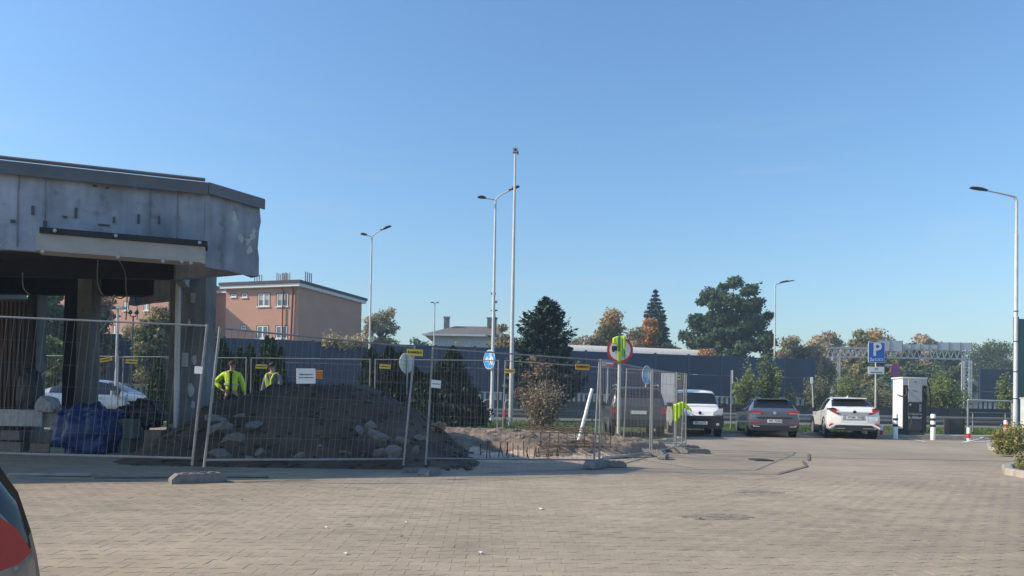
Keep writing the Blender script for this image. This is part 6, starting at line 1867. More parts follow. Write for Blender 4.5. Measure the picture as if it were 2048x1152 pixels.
# litter on the paving
GL = 'bits of litter on the paving'
for px, py, w, m, lab in ((1082, 1021, .05, 'white', 'flat white scrap on the open paving, largest piece of litter'), (810, 1049, .03, 'white', 'tiny white scrap on the paving below the soil heap'), (485, 1003, .03, 'black', 'tiny dark leaf on the paving'), (698, 1054, .04, 'soil_dark', 'curled brown leaf on the foreground paving'), (805, 1078, .03, 'soil_dark', 'tiny brown leaf in the middle foreground'), (960, 1110, .03, 'white', 'tiny white scrap at the lower middle'), (652, 1059, .025, 'white', 'tiny white speck left of the curled leaf'), (690, 1112, .03, 'white', 'tiny pale scrap at the bottom of the picture'), (1402, 1041, .03, 'black', 'tiny dark leaf before the sunken cobble patch')):
    p = gpt(px, py)
    mb = MB(); mb.add([(-w, 0, .004), (0, -w * .5, .012), (w, .0, .006), (.1 * w, w * .6, .016)], [(0, 1, 3), (1, 2, 3)])
    o = mb.build('litter', M[m]); o.location = (p.x, p.y, .014); o.rotation_euler = (0, 0, px); tag(o, lab, 'litter')
# ------------------------------------------------------------------ cars
mk('paint_white', (0.80, 0.80, 0.78), .25, var=.01, coat=.8); mk('paint_grey', (0.14, 0.16, 0.20), .3, .5, var=.02, coat=.8)
mk('paint_dark', (0.075, 0.080, 0.085), .35, .3, var=.03, coat=.5); mk('paint_silver', (0.42, 0.44, 0.47), .3, .5, var=.02, coat=.7)
mk('paint_gun', (0.20, 0.195, 0.19), .28, .6, var=.02, coat=1.0)
mk('trim_black', (0.018, 0.018, 0.02), .55); mk('rim', (0.45, 0.46, 0.47), .35, .7); mk('lamp_red', (0.42, 0.015, 0.025), .15, coat=1.0, var=.1)
mk('lamp_inner', (0.62, 0.06, 0.05), .2, coat=1.0, var=.3, scale=30); mk('lamp_clear', (0.55, 0.56, 0.57), .1, coat=1.0); mk('chrome', (0.75, 0.75, 0.75), .15, .9); mk('plate_white', (0.72, 0.72, 0.70), .45, var=.03)
mk('arch_black', (0.008, 0.008, 0.008), .9)
def car_shell(t, ctrl, paint, side_w, wind, rear_w, ny=72, screens=(8, 9, 10)):
    a = np.array(ctrl, float); ys_ = np.unique(np.concatenate([np.linspace(a[0, 0], a[-1, 0], ny), a[:, 0]]))
    S = np.stack([np.interp(ys_, a[:, 0], a[:, k]) for k in range(a.shape[1])], 1)
    for _ in range(2):
        S2 = S.copy(); S2[1:-1, 1:] = .25 * S[:-2, 1:] + .5 * S[1:-1, 1:] + .25 * S[2:, 1:]; S = S2
    V = []; rings = []
    for (y, zb, zs, zr, wb, wm, ws, wr) in S:
        h = zs - zb; g = zr - zs
        half = [(0, zb), (wb * .85, zb), (wb, zb + .05), (wm * .995, zb + .32 * h), (wm, zb + .62 * h), (ws + .35 * (wm - ws), zs - .06), (ws, zs),
                (ws + (wr - ws) * .46 + .012, zs + g * .44), (wr, zs + g * .87), (wr - .07, zs + g * .96), (wr * .5, zr - .004), (0, zr)]
        ring = half + [(-x, z) for x, z in reversed(half[1:-1])]
        rings.append(len(V)); V += [(x, y, z) for x, z in ring]
    n = 22
    groups = {'body': [], 'side_window': [], 'windscreen': [], 'rear_window': []}
    for i in range(len(S) - 1):
        yc = (S[i, 0] + S[i + 1, 0]) / 2
        for k in range(n):
            j = k if k < 11 else 21 - k
            f = (rings[i] + k, rings[i] + (k + 1) % n, rings[i + 1] + (k + 1) % n, rings[i + 1] + k)
            key = 'body'
            if j in (6, 7) and any(p <= yc <= q for p, q in side_w): key = 'side_window'
            elif j in screens and wind[0] <= yc <= wind[1]: key = 'windscreen'
            elif j in screens and rear_w[0] <= yc <= rear_w[1]: key = 'rear_window'
            groups[key].append(f)
    groups['body'].append(tuple(range(n))); groups['body'].append(tuple(reversed(range(rings[-1], rings[-1] + n))))
    out = {}
    for key, fs in groups.items():
        if not fs: continue
        parts = [fs] if key != 'side_window' else [[f for f in fs if V[f[0]][0] + V[f[1]][0] > 0], [f for f in fs if V[f[0]][0] + V[f[1]][0] <= 0]]
        for ff in parts:
            used = sorted({i for f in ff for i in f}); mp = {i: k for k, i in enumerate(used)}
            mb = MB(); mb.add([V[i] for i in used], [tuple(mp[i] for i in f) for f in ff])
            out[key] = mb.build(key, M[paint] if key == 'body' else M['glass'], t, smooth=42)
    return out
def wheel(t, x, y, r=.325, w=.21):
    s = 1 if x > 0 else -1
    MB().lathe([(r + .045, -.10), (r + .045, .0)], 24, (x - s * .0 if s > 0 else x + .10, y, r + .02), 'X').build('arch_shade', M['arch_black'], t, smooth=40)  # black disc on the body side, wheel well shade put into its colour
    c = (x + s * .004 - s * w / 2, y, r)
    o = MB().lathe([(r * .62, -w / 2), (r * .93, -w / 2), (r, -w / 2 + .04), (r, w / 2 - .04), (r * .93, w / 2), (r * .62, w / 2)], 26, c, 'X').build('wheel', M['rubber'], t, smooth=40)
    rm = MB(); xo = x + s * .008
    for k in range(5):
        a = 6.283 * k / 5 + .3
        rm.bar((xo, y + .05 * math.cos(a), r + .05 * math.sin(a)), (xo, y + r * .60 * math.cos(a), r + r * .60 * math.sin(a)), .05, .02) if False else rm.bar((xo, y, r), (xo, y + r * .60 * math.cos(a), r + r * .60 * math.sin(a)), .03, .075)
    rm.lathe([(r * .58, -.01), (r * .64, -.01), (r * .64, .012), (r * .58, .012)], 24, (xo, y, r), 'X')
    rm.build('rim', M['rim'], o)
def plate_num(t, txt, z, y, face=-1, w=.52):
    o = MB().box((0, y, z), (w, .02, .115)).build('number_plate', M['plate_white'], t)
    if txt:
        mb = MB(); text(mb, txt, .105, .02, z, y - .013, .002); text_o = mb
        mb.build('lettering', M['print'], o)
    return o
def mirror_(t, x, y, z, m):
    s = 1 if x > 0 else -1
    rbox(MB(), x - .11, x + .11, y - .07, y + .07, z - .07, z + .08, .05).build('mirror', M[m], t, smooth=40)
    MB().box((x - s * .16, y + .01, z - .05), (.12, .05, .04)).build('mirror_arm', M['trim_black'], t)
def polyx(mb, pts, y0, y1, m=0):
    """poly in x,z mirrored on both sides when called twice"""
    return mb.plate(pts, y0, y1, m)
def both(name, pts, y0, y1, m, t):
    for s in (1, -1):
        q = [(s * x, z) for x, z in pts]
        MB().plate(q, y0, y1).build(name, M[m], t)
# --- grey hatchback
def hatchback(label, name, loc, rz, paint, ptxt):
    t = thing(name, label, 'car', loc, rz)
    ctrl = [(-2.17, .32, .90, .95, .66, .80, .76, .68), (-2.13, .27, .94, 1.0, .76, .87, .83, .73), (-2.02, .23, .97, 1.05, .83, .897, .86, .74), (-1.9, .22, .97, 1.14, .85, .897, .86, .72),
            (-1.58, .2, .97, 1.38, .86, .897, .865, .66), (-1.4, .2, .965, 1.43, .86, .895, .86, .64), (-.6, .2, .955, 1.465, .86, .895, .86, .60), (.25, .2, .94, 1.445, .86, .895, .86, .60), (.5, .2, .94, 1.40, .86, .895, .86, .60),
            (1.22, .2, .93, .99, .86, .895, .85, .74), (1.85, .22, .85, .91, .84, .88, .82, .70), (2.1, .28, .72, .78, .76, .82, .76, .66), (2.17, .32, .64, .68, .66, .72, .68, .58)]
    car_shell(t, ctrl, paint, [(-1.55, -.98), (-.90, -.05), (.03, .95)], (.55, 1.18), (-2.0, -1.54))
    for x in (-.885, .885):
        wheel(t, x, -1.33); wheel(t, x, 1.32)
    y = -2.17
    both('tail_lamp', [(.40, .87), (.45, .955), (.70, .985), (.872, .975), (.872, .885), (.62, .845)], y - .012, y + .26, 'lamp_red', t)
    both('lamp_strip', [(.50, .868), (.84, .872), (.84, .885), (.50, .885)], y - .018, y - .0125, 'lamp_clear', t)
    both('reflector', [(.52, .52), (.86, .52), (.86, .56), (.48, .56)], y - .014, y + .2, 'lamp_red', t)
    MB().plate([(-.58, .69), (.58, .69), (.66, .74), (-.66, .74)], y - .008, y + .02).build('boot_crease', M['trim_black'], t)
    MB().plate([(-.80, .27), (.80, .27), (.84, .44), (-.84, .44)], y - .012, y + .03).build('diffuser', M['trim_black'], t)
    both('exhaust_trim', [(.52, .385), (.76, .385), (.78, .46), (.70, .42), (.52, .41)], y - .03, y - .0125, 'chrome', t)
    plate_num(t, ptxt, .60, y - .018)
    MB().lathe([(.055, -.012), (.06, 0), (.055, .006)], 16, (0, y - .004, .90), 'Y').build('emblem', M['chrome'], t, smooth=40)
    MB().plate([(-.58, 1.40), (.58, 1.40), (.54, 1.435), (-.54, 1.435)], -1.72, -1.40).build('spoiler', M[paint], t)
    MB().tube([(0, -1.2, 1.45), (0, -1.32, 1.52)], [.03, .012], 6).build('antenna', M['trim_black'], t, smooth=50)
    MB().bar((-.1, -2.0, 1.06), (.28, -1.96, 1.09), .02, .02).build('wiper', M['trim_black'], t)
    for s in (-1, 1):
        mirror_(t, s * .98, .72, 1.0, 'trim_black')
        for yy in (-.86, .10): MB().box((s * .885, yy + .12, .86), (.03, .16, .03)).build('door_handle', M[paint], t)
    return t
hb_ = at(1546, 876, 28)
def carloc(px, d, rz, L2, z=.01):
    """centre of a car whose rear middle is at pixel px, distance d"""
    c = at(px, 870, d); return (c.x - math.sin(rz) * L2, d + math.cos(rz) * L2, z)
rz = R(-9)
hatchback('blue grey hatchback seen from behind, parked between the white van and white coupe', 'hatchback', carloc(1549, 28.2, rz, 2.17, .125), rz, 'paint_grey', 'WL 72224')
# --- white coupe crossover
def coupe(label, loc, rz):
    t = thing('crossover_coupe', label, 'car', loc, rz)
    ctrl = [(-2.18, .50, .92, .99, .66, .80, .76, .64), (-2.13, .42, 1.0, 1.06, .76, .87, .82, .68), (-1.98, .34, 1.05, 1.13, .84, .91, .85, .70), (-1.75, .30, 1.08, 1.21, .86, .915, .84, .70),
            (-1.2, .28, 1.09, 1.45, .86, .905, .83, .62), (-.9, .28, 1.07, 1.52, .86, .895, .84, .60), (-.3, .28, 1.03, 1.56, .86, .89, .85, .58), (.35, .28, 1.0, 1.53, .86, .89, .85, .58), (.6, .28, .99, 1.46, .86, .89, .85, .60),
            (1.2, .28, .99, 1.07, .86, .90, .85, .74), (1.85, .3, .90, .97, .84, .89, .82, .70), (2.12, .36, .76, .82, .74, .80, .74, .64), (2.18, .42, .66, .70, .64, .70, .66, .56)]
    car_shell(t, ctrl, 'paint_white', [(-.95, -.05), (.03, .95)], (.62, 1.16), (-1.83, -1.14))
    for x in (-.90, .90):
        wheel(t, x, -1.32, .345); wheel(t, x, 1.32, .345)
        s = 1 if x > 0 else -1
        for y0 in (-1.32, 1.32):
            mb = MB(); q = []
            for k in range(13):
                a = math.pi * k / 12; q.append((y0 + .44 * math.cos(a), .36 + .44 * math.sin(a)))
            q2 = [(y0 + .385 * math.cos(math.pi * k / 12), .36 + .385 * math.sin(math.pi * k / 12)) for k in range(13)]
            xo = s * .918
            mb.add([(xo, p[0], p[1]) for p in q] + [(xo, p[0], p[1]) for p in q2] + [(xo - s * .07, p[0], p[1]) for p in q], [(i, i + 1, 14 + i, 13 + i) for i in range(12)] + [(i, i + 1, 27 + i, 26 + i) for i in range(12)])
            mb.build('arch_trim', M['trim_black'], t)
        MB().box((s * .885, 0, .36), (.05, 1.75, .22)).build('sill_trim', M['trim_black'], t)
        MB().box((s * .90, -1.0 + .02, 1.02), (.03, .01, .01)).build('door_seam', M['trim_black'], t)
    y = -2.18
    both('tail_lamp', [(.46, .88), (.60, .90), (.865, 1.05), (.86, 1.11), (.72, 1.14), (.60, 1.10), (.60, 1.02)], y - .03, y + .40, 'lamp_red', t)
    both('lamp_hood', [(.64, 1.055), (.872, 1.08), (.868, 1.115), (.70, 1.125)], y - .036, y + .36, 'trim_black', t)
    MB().plate([(-.46, .60), (.46, .60), (.44, .95), (-.44, .95)], y - .010, y + .02).build('boot_panel', M['paint_white'], t)
    MB().plate([(-.40, .68), (.40, .68), (.36, .86), (-.36, .86)], y - .014, y).build('plate_recess', M['paint_silver'], t)
    plate_num(t, 'WGM 1205', .785, y - .026)
    MB().plate([(-.62, .965), (.62, .965), (.58, 1.01), (-.58, 1.01)], y - .075, y + .03).build('boot_lip', M['paint_white'], t)
    MB().lathe([(.05, -.012), (.06, 0), (.05, .006)], 16, (0, y - .078, .985), 'Y').build('emblem', M['trim_black'], t, smooth=40)
    MB().plate([(-.72, .30), (.72, .30), (.60, .50), (-.60, .50)], y - .016, y + .05).build('diffuser', M['trim_black'], t)
    both('bumper_blade', [(.50, .505), (.62, .50), (.86, .36), (.88, .42), (.66, .555), (.50, .56)], y - .03, y + .1, 'paint_white', t)
    MB().plate([(-.51, .507), (.51, .507), (.51, .56), (-.51, .56)], y - .028, y + .02).build('bumper_blade', M['paint_white'], t)
    both('reflector', [(.70, .475), (.83, .40), (.85, .50), (.80, .555), (.70, .555)], y - .012, y + .12, 'lamp_red', t)
    both('exhaust_trim', [(.30, .375), (.60, .375), (.64, .35), (.64, .37), (.60, .395), (.30, .395)], y - .028, y - .017, 'chrome', t)
    MB().plate([(-.60, 1.475), (.60, 1.475), (.56, 1.515), (-.56, 1.515)], -1.42, -.95).build('spoiler', M['paint_white'], t)
    MB().tube([(0, -.85, 1.53), (0, -.98, 1.60)], [.035, .012], 6).build('antenna', M['paint_white'], t, smooth=50)
    MB().bar((-.2, -1.86, 1.19), (.2, -1.80, 1.24), .02, .02).build('wiper', M['trim_black'], t)
    for s in (-1, 1): mirror_(t, s * 1.0, .75, 1.06, 'trim_black')
    return t
rz = R(-13)
coupe('white crossover coupe seen from behind at a slant, parked left of the charger', carloc(1708, 28.0, rz, 2.18, .125), rz)
# --- white van from the front
def van(label, loc, rz):
    t = thing('van', label, 'van', loc, rz)
    ctrl = [(-1.98, .35, .95, 1.55, .76, .80, .78, .66), (-1.9, .3, .98, 1.68, .8, .84, .82, .70), (-1.0, .28, .98, 1.73, .8, .84, .82, .70), (.2, .28, .98, 1.73, .8, .84, .82, .70), (.5, .28, .99, 1.69, .8, .84, .82, .69),
            (1.12, .28, 1.02, 1.15, .8, .84, .80, .73), (1.6, .28, .94, 1.06, .80, .84, .78, .68), (1.86, .30, .76, .90, .76, .80, .74, .62), (1.98, .34, .62, .70, .68, .74, .68, .56)]
    car_shell(t, ctrl, 'paint_white', [(-.1, .42), (.48, 1.0)], (.56, 1.09), (-3, -2.9), screens=(8, 9, 10))
    for x in (-.83, .83):
        wheel(t, x, -1.2, .30); wheel(t, x, 1.2, .30)
    y = 1.98
    both('head_lamp', [(.44, .80), (.74, .80), (.80, .88), (.80, 1.04), (.70, 1.02), (.48, .90)], y - .36, y - .03, 'lamp_clear', t)
    MB().plate([(-.79, .30), (.79, .30), (.83, .55), (.80, .76), (-.80, .76), (-.83, .55)], y - .3, y + .03).build('bumper', M['trim_black'], t)
    MB().plate([(-.36, .57), (.36, .57), (.36, .66), (-.36, .66)], y + .031, y + .04).build('grille', M['arch_black'], t)
    both('fog_lamp', [(.56, .42), (.66, .42), (.66, .50), (.56, .50)], y + .031, y + .04, 'lamp_clear', t)
    o = MB().box((0, y + .045, .50), (.50, .02, .11)).build('number_plate', M['plate_white'], t)
    mb = MB(); vs, fs = text_mb('WI 4107L', .10, .002)
    mb.add([(-a, y + .058, c + .50) for a, b_, c in vs], [tuple(reversed(f)) for f in fs]); mb.build('lettering', M['print'], o)
    MB().lathe([(.05, -.006), (.06, 0), (.05, .012)], 16, (0, y - .06, .86), 'Y').build('emblem', M['trim_black'], t, smooth=40)
    for s in (-1, 1):
        mirror_(t, s * .98, .92, 1.14, 'trim_black')
        MB().bar((s * .12, 1.10, 1.145), (s * .12 - .38, 1.16, 1.12), .02, .02).build('wiper', M['trim_black'], t)
    MB().tube([(.0, .2, 1.72), (.0, .02, 1.92)], [.02, .006], 6).build('antenna', M['trim_black'], t, smooth=50)
    return t
c = at(1406, 880, 27.6)
van('small white van facing the camera with black bumper, next to the fence corner', (c.x + .1, 27.6 + 1.98, .125), R(180 - 6))
# --- dark off-roader behind the fence, silver saloon in the bay, dark car left
def suv(label, loc, rz):
    t = thing('off_roader', label, 'car', loc, rz)
    ctrl = [(-2.25, .45, 1.02, 1.08, .78, .86, .84, .76), (-2.18, .40, 1.06, 1.18, .84, .92, .89, .78), (-2.05, .38, 1.08, 1.55, .88, .94, .90, .76), (-1.9, .36, 1.08, 1.70, .9, .94, .90, .74), (-.5, .36, 1.06, 1.76, .9, .94, .9, .72),
            (.4, .36, 1.05, 1.74, .9, .94, .9, .72), (.6, .36, 1.05, 1.68, .9, .94, .9, .72), (1.1, .36, 1.05, 1.12, .9, .94, .88, .8), (1.9, .38, 1.0, 1.06, .88, .92, .86, .78), (2.2, .42, .8, .86, .8, .86, .8, .7)]
    car_shell(t, ctrl, 'paint_dark', [(-1.85, -1.1), (-1.0, -.1), (0, .9)], (.62, 1.06), (-2.13, -1.93))
    for x in (-.93, .93):
        wheel(t, x, -1.35, .37); wheel(t, x, 1.4, .37)
    y = -2.25
    both('tail_lamp', [(.72, .82), (.90, .82), (.90, 1.05), (.76, 1.05)], y - .012, y + .15, 'lamp_red', t)
    MB().plate([(-.88, .42), (.88, .42), (.90, .62), (-.90, .62)], y - .05, y + .1).build('bumper', M['trim_black'], t)
    plate_num(t, None, .86, y - .012)
    for s in (-1, 1):
        MB().tube([(s * .70, -1.7, 1.74), (s * .70, -1.6, 1.80), (s * .70, .2, 1.80), (s * .70, .3, 1.77)], .02, 6).build('roof_rail', M['galv'], t, smooth=60)
        mirror_(t, s * 1.06, .75, 1.16, 'trim_black')
    return t
suv('dark grey off-roader parked behind the wire side fence', carloc(1277, 25.6, R(-3), 2.25, gz(4.1, 25.6) + .02), R(-3))
def saloon(label, loc, rz):
    t = thing('saloon', label, 'car', loc, rz)
    ctrl = [(-2.28, .34, .90, .96, .68, .80, .76, .68), (-2.2, .28, .94, 1.02, .78, .87, .83, .74), (-1.75, .22, .96, 1.06, .85, .89, .85, .70), (-1.0, .2, .95, 1.38, .86, .89, .85, .60), (-.7, .2, .95, 1.44, .86, .89, .85, .58), (.1, .2, .93, 1.46, .86, .89, .85, .58),
            (.45, .2, .92, 1.40, .86, .89, .85, .58), (1.25, .2, .91, .98, .86, .89, .84, .72), (1.95, .22, .82, .88, .82, .86, .80, .68), (2.28, .32, .64, .70, .68, .72, .68, .58)]
    car_shell(t, ctrl, 'paint_silver', [(-1.45, -.86), (-.78, .02), (.10, 1.0)], (.50, 1.2), (-1.7, -1.02))
    for x in (-.88, .88):
        wheel(t, x, -1.38); wheel(t, x, 1.4)
    both('tail_lamp', [(.42, .84), (.865, .82), (.865, .93), (.46, .94)], -2.29, -2.0, 'lamp_red', t)
    for s in (-1, 1):
        mirror_(t, s * .98, .85, .99, 'paint_silver')
        for yy in (-.72, .18): MB().box((s * .885, yy + .1, .85), (.03, .18, .035)).build('door_handle', M['chrome'], t)
    plate_num(t, None, .72, -2.292)
    return t
c = at(205, 790, 28)
saloon('silver saloon seen from the side through the station bay', (c.x, 28, gz(c.x, 28) + .02), R(-88))
# --- near car at the lower left corner
def near_car():
    th = R(46); co = at(72, 1060, 1.92)
    t = thing('parked_car', 'rear corner of a dark metallic car with red tail lamp at the lower left', 'car', (0, 0, 0), th)
    ctrl = [(-2.14, .30, .72, .90, .64, .80, .78, .68), (-2.10, .25, .76, .96, .74, .85, .82, .73), (-2.02, .22, .80, 1.02, .80, .88, .84, .75), (-1.9, .2, .83, 1.08, .83, .885, .845, .74), (-1.7, .2, .86, 1.15, .84, .885, .85, .70), (-1.2, .2, .90, 1.33, .84, .885, .85, .62), (-.8, .2, .92, 1.40, .84, .885, .84, .58),
            (-.2, .2, .92, 1.43, .84, .885, .84, .57), (.5, .2, .92, 1.38, .84, .885, .84, .57), (1.2, .2, .91, .98, .84, .885, .83, .72), (1.9, .22, .8, .86, .8, .85, .78, .66), (2.14, .3, .62, .66, .64, .7, .66, .56)]
    car_shell(t, ctrl, 'paint_gun', [(-2.10, -1.5), (-1.45, -.9), (-.82, -.05), (.03, .9)], (.5, 1.16), (-2.10, -1.0))
    for x in (-.875, .875):
        wheel(t, x, -1.3); wheel(t, x, 1.3)
    y = -2.14
    both('tail_lamp', [(.40, .72), (.60, .69), (.785, .75), (.81, .775), (.78, .83), (.67, .93), (.46, .945), (.36, .86)], y - .010, y + .16, 'lamp_red', t)
    both('lamp_seam', [(.645, .73), (.65, .73), (.66, .91), (.655, .91)], y - .013, y - .009, 'trim_black', t)
    both('lamp_strip', [(.44, .79), (.635, .775), (.64, .815), (.44, .83)], y - .014, y - .0105, 'lamp_inner', t)
    both('lamp_strip', [(.665, .795), (.745, .785), (.735, .82), (.668, .84)], y - .014, y - .0105, 'lamp_inner', t)
    MB().plate([(-.80, .26), (.80, .26), (.82, .40), (-.82, .40)], y - .012, y + .05).build('diffuser', M['trim_black'], t)
    plate_num(t, None, .64, y - .014)
    for s in (-1, 1): mirror_(t, s * .97, .8, .98, 'paint_gun')
    off = Matrix.Rotation(th, 3, 'Z') @ Vector((.848, -2.03, 0))
    t.location = (co.x - off.x, 1.92 - off.y, .012)
near_car()
# ------------------------------------------------------------------ people
def skin_mesh(name, pts, edges, m, parent, sub=1, root=0):
    """pts: (x, y, z, rx[, ry])"""
    me = bpy.data.meshes.new(name); me.from_pydata([p[:3] for p in pts], edges, [])
    o = bpy.data.objects.new(name, me); C.objects.link(o)
    md = o.modifiers.new('skin', 'SKIN'); md.branch_smoothing = .4; md.use_smooth_shade = True
    sv = me.skin_vertices[0].data
    for i, p in enumerate(pts):
        sv[i].radius = (p[3], p[4] if len(p) > 4 else p[3]); sv[i].use_root = (i == root)
    if sub:
        s = o.modifiers.new('sub', 'SUBSURF'); s.levels = sub; s.render_levels = sub
    dg = bpy.context.evaluated_depsgraph_get()
    me2 = bpy.data.meshes.new_from_object(o.evaluated_get(dg))
    bpy.data.objects.remove(o); bpy.data.meshes.remove(me)
    me2.name = name; me2.materials.clear(); me2.materials.append(m)
    me2.polygons.foreach_set('use_smooth', [True] * len(me2.polygons))
    return link(bpy.data.objects.new(name, me2), parent)
def hand(pts, edges, w, dirv, side, thumb):
    """palm and five curled fingers from wrist index w"""
    b = Vector(pts[w][:3]); d = Vector(dirv).normalized(); s = Vector(side).normalized(); n = d.cross(s)
    pts.append((*(b + d * .055), .030, .018)); edges.append((w, len(pts) - 1)); palm = len(pts) - 1
    for k, (o, l) in enumerate(((-.033, .062), (-.011, .074), (.011, .070), (.033, .055))):
        p0 = b + d * .085 + s * o; p1 = p0 + d * l * .5 + n * .012; p2 = p1 + d * l * .4 + n * .03
        i = len(pts); pts += [(*p0, .0095), (*p1, .009), (*p2, .0075)]; edges += [(palm, i), (i, i + 1), (i + 1, i + 2)]
    p0 = b + d * .03 - s * .038 * thumb; p1 = p0 + d * .035 - s * .022 * thumb + n * .01; p2 = p1 + d * .028 + n * .012
    i = len(pts); pts += [(*p0, .011), (*p1, .010), (*p2, .008)]; edges += [(palm, i), (i, i + 1), (i + 1, i + 2)]
def person(label, loc, rz, arms, cloth, head_turn=0.0, jacket=None, hips=.0):
    t = thing('person', label, 'person', loc, rz)
    # arms: {side: (elbow, wrist, hand dir, hand side)}
    hx, hy = math.sin(head_turn) * .02, -math.cos(head_turn) * .02
    pts = [(0, 0, .95, .145, .105), (0, .01, 1.12, .135, .095), (0, .01, 1.30, .165, .11), (0, .01, 1.42, .12, .09), (0, 0, 1.50, .055), (hx * .4, hy * .4, 1.56, .058), (hx, hy, 1.635, .076, .088), (hx * .7, hy * .4, 1.715, .068, .078)]
    ed = [(i, i + 1) for i in range(7)]
    fx_, fy_ = math.sin(head_turn), -math.cos(head_turn)
    i = len(pts); pts += [(fx_ * .105 + hx, fy_ * .105 + hy, 1.625, .012)]; ed.append((6, i))
    arm_pts = {}
    for s, (el, wr, hd_, hs) in arms.items():
        i = len(pts); pts += [(s * .175, .01, 1.425, .062), (*el, .045), (*wr, .028)]; ed += [(3, i), (i, i + 1), (i + 1, i + 2)]
        arm_pts[s] = (pts[i], pts[i + 1], pts[i + 2]); hand(pts, ed, i + 2, hd_, hs, s)
    legs = {}
    for s in (-1, 1):
        i = len(pts); pts += [(s * .10, 0, .88, .095), (s * .125, -.02, .50, .062), (s * .13, .02, .09, .042), (s * .14, -.10, .045, .038), (s * .145, -.17, .035, .028)]
        ed += [(0, i), (i, i + 1), (i + 1, i + 2), (i + 2, i + 3), (i + 3, i + 4)]; legs[s] = pts[i:i + 5]
    skin_mesh('body', pts, ed, M['skin'], t)
    # trousers and boots
    q = [(0, 0, 1.0, .165, .125), (0, 0, .93, .165, .125)]; e = [(0, 1)]
    for s in (-1, 1):
        a = legs[s]; i = len(q); q += [(a[0][0], a[0][1], .84, .115), (a[1][0], a[1][1], .5, .085), (a[2][0], a[2][1], .12, .075)]; e += [(1, i), (i, i + 1), (i + 1, i + 2)]
    skin_mesh('trousers', q, e, M['cloth_dark'], t, root=1)
    for s in (-1, 1):
        a = legs[s]; skin_mesh('boot', [(a[2][0], a[2][1] + .01, .14, .06), (a[2][0], a[2][1] + .01, .06, .058), (a[3][0], a[3][1], .05, .05), (a[4][0], a[4][1], .042, .04)], [(0, 1), (1, 2), (2, 3)], M['rubber'], t, root=1)
    # upper garment with sleeves
    q = [(0, 0, .90, .185, .14), (0, .0, 1.10, .175, .135), (0, .01, 1.28, .205, .15), (0, .01, 1.41, .165, .125), (0, .01, 1.475, .075, .075)]; e = [(0, 1), (1, 2), (2, 3), (3, 4)]
    for s, (a, b_, c_) in arm_pts.items():
        i = len(q); w_ = Vector(b_[:3]).lerp(Vector(c_[:3]), .92)
        q += [(a[0], a[1], a[2] - .005, .082), (*b_[:3], .068), (*w_, .052)]; e += [(3, i), (i, i + 1), (i + 1, i + 2)]
    j = skin_mesh('jacket', q, e, M[cloth], t, root=2)
    # cap / hair and face
    hc = Vector((hx, hy, 1.65))
    mb = MB(); prof = []
    for k in range(6):
        a = math.pi / 2 * k / 5; prof.append((.100 * math.cos(a) + .002, .115 * math.sin(a)))
    mb.lathe(prof, 16, (hc.x, hc.y + .012, 1.655)); mb.box((hc.x + fx_ * .10, hc.y + fy_ * .10, 1.672), (.12, .09, .012), rz=head_turn)
    mb.build('cap', M['hair'], t, smooth=50)
    rx, ry = math.cos(head_turn), math.sin(head_turn)
    for s in (-1, 1):
        p = (hx + fx_ * .082 + rx * s * .032, hy + fy_ * .082 + ry * s * .032, 1.648)
        MB().lathe([(.002, -.008), (.009, 0), (.002, .008)], 8, p, 'Z').build('eye', M['print'], t)
        p = (hx + rx * s * .083, hy + ry * s * .083 + .01, 1.63)
        MB().lathe([(.008, -.03), (.018, 0), (.010, .03)], 8, p, 'Z').build('ear', M['skin'], t, smooth=60)
    MB().box((hx + fx_ * .088, hy + fy_ * .088, 1.585), (.045, .012, .009), rz=head_turn).build('mouth', M['block_red'], t)
    return t, j
def ring(z, rx_, ry_, h, y0=.0, n=24, a0=0, a1=360):
    V = []
    for zz in (z - h / 2, z + h / 2):
        for k in range(n + 1):
            a = R(a0 + (a1 - a0) * k / n); V.append((rx_ * math.cos(a), y0 + ry_ * math.sin(a), zz))
    return V, [(k, k + 1, n + 2 + k, n + 1 + k) for k in range(n)]
# worker in the yellow jacket, hand on hip, looking to the right
wx = at(463, 770, 20.6); wz = at(463, 721, 20.6).z - 1.765
t, j = person('worker in a yellow hi-vis jacket and dark cap standing with one hand on the hip', (wx.x, 20.6, wz), R(12),
              {-1: ((-.42, .06, 1.18), (-.25, -.06, 1.0), (.5, -.5, -.45), (0, 1, 0)), 1: ((.29, .04, 1.14), (.33, -.04, .90), (.05, -.15, -1), (0, 1, 0))}, 'hivis', R(48))
mb = MB().plate([(-.025, .90), (.03, .90), (.035, 1.40), (.06, 1.47), (-.06, 1.47), (-.02, 1.40)], -.175, -.148); mb.build('shirt_front', M['cloth_dark'], t)
V, F = ring(1.13, .190, .152, .05, .0); MB().add(V, F).build('reflective_band', M['reflective'], t, smooth=60)
V, F = ring(1.455, .11, .10, .07, .01); MB().add(V, F).build('collar', M['hivis'], t, smooth=60)
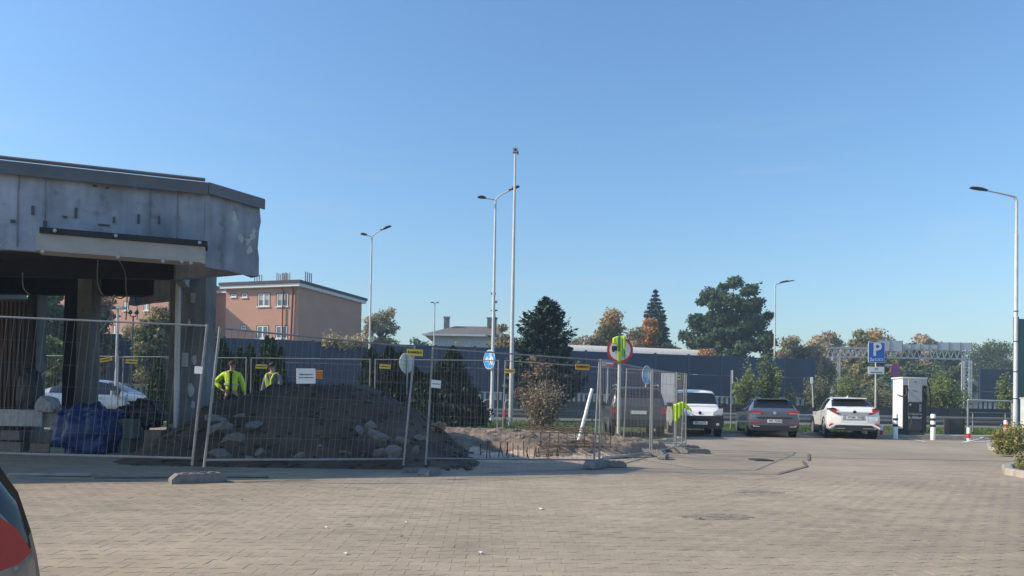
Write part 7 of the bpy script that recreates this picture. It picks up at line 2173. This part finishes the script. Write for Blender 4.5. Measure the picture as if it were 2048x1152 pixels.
# the support below their feet is the raised ground behind the heap
w2 = at(545, 770, 20.0); w2z = at(545, 724, 20.0).z - 1.765
t2, j2 = person('worker in dark clothes with yellow hi-vis braces standing behind the soil heap', (w2.x, 20.0, w2z), R(-20),
                {-1: ((-.30, .05, 1.15), (-.32, -.02, .92), (0, -.2, -1), (0, 1, 0)), 1: ((.30, -.06, 1.16), (.14, -.22, 1.12), (-.9, -.3, 0), (0, 0, 1))}, 'cloth_grey', R(-10))
for s in (-1, 1):
    MB().tube([(s * .12, .05, 1.49), (s * .11, -.12, 1.43), (s * .085, -.172, 1.30), (s * .05, -.155, 1.10), (s * .05, -.15, 1.0)], .024, 6).build('hi_vis_strip', M['hivis'], t2, smooth=60)
V, F = ring(1.06, .19, .152, .05, .0); MB().add(V, F).build('hi_vis_band', M['hivis'], t2, smooth=60)
# ground under the workers: trampled spoil ridge
def ridge(x, y):
    a = ss(-9.6, -8.2, x) * (1 - ss(-5.6, -4.6, x)) * ss(18.6, 19.6, y) * (1 - ss(21.0, 21.9, y))
    return gz(x, y) - .04 + a * (max(wz, w2z) - gz(-7, 20.5) + .055) * 1.0 + a * noise.fractal(Vector((x * 2, y * 2, 5)), 1.0, 2.0, 4) * .015
print('WORKER z', wz, w2z, gz(wx.x, 20.6))
tag(grid_mesh('soil_ridge', list(np.linspace(-10, -4.2, 60)), list(np.linspace(18.4, 22.0, 40)), ridge, M['soil_dark']), 'low trampled dark soil ridge under the workers feet', 'soil ridge')
# ------------------------------------------------------------------ light autumn haze
hm = bpy.data.materials.new('haze'); hm.use_nodes = True
ht = hm.node_tree
for n_ in list(ht.nodes):
    if n_.type == 'BSDF_PRINCIPLED': ht.nodes.remove(n_)
pv = ht.nodes.new('ShaderNodeVolumePrincipled')
pv.inputs['Color'].default_value = (0.60, 0.78, 1.0, 1)
pv.inputs['Density'].default_value = 0.0010
ht.links.new(pv.outputs[0], ht.nodes['Material Output'].inputs['Volume'])
gb = [bpy.data.objects['ground'].bound_box[k] for k in range(8)]
gx0, gx1 = min(p[0] for p in gb), max(p[0] for p in gb); gy0, gy1 = min(p[1] for p in gb), max(p[1] for p in gb)
hz = MB().box(((gx0 + gx1) / 2, (gy0 + gy1) / 2, 9.5), (gx1 - gx0 + 20, gy1 - gy0 + 20, 21.2)).build('haze', hm)
tag(hz, kind='stuff'); hz['label'] = 'thin pale autumn haze lying over the whole site'
hz.display_type = 'WIRE'
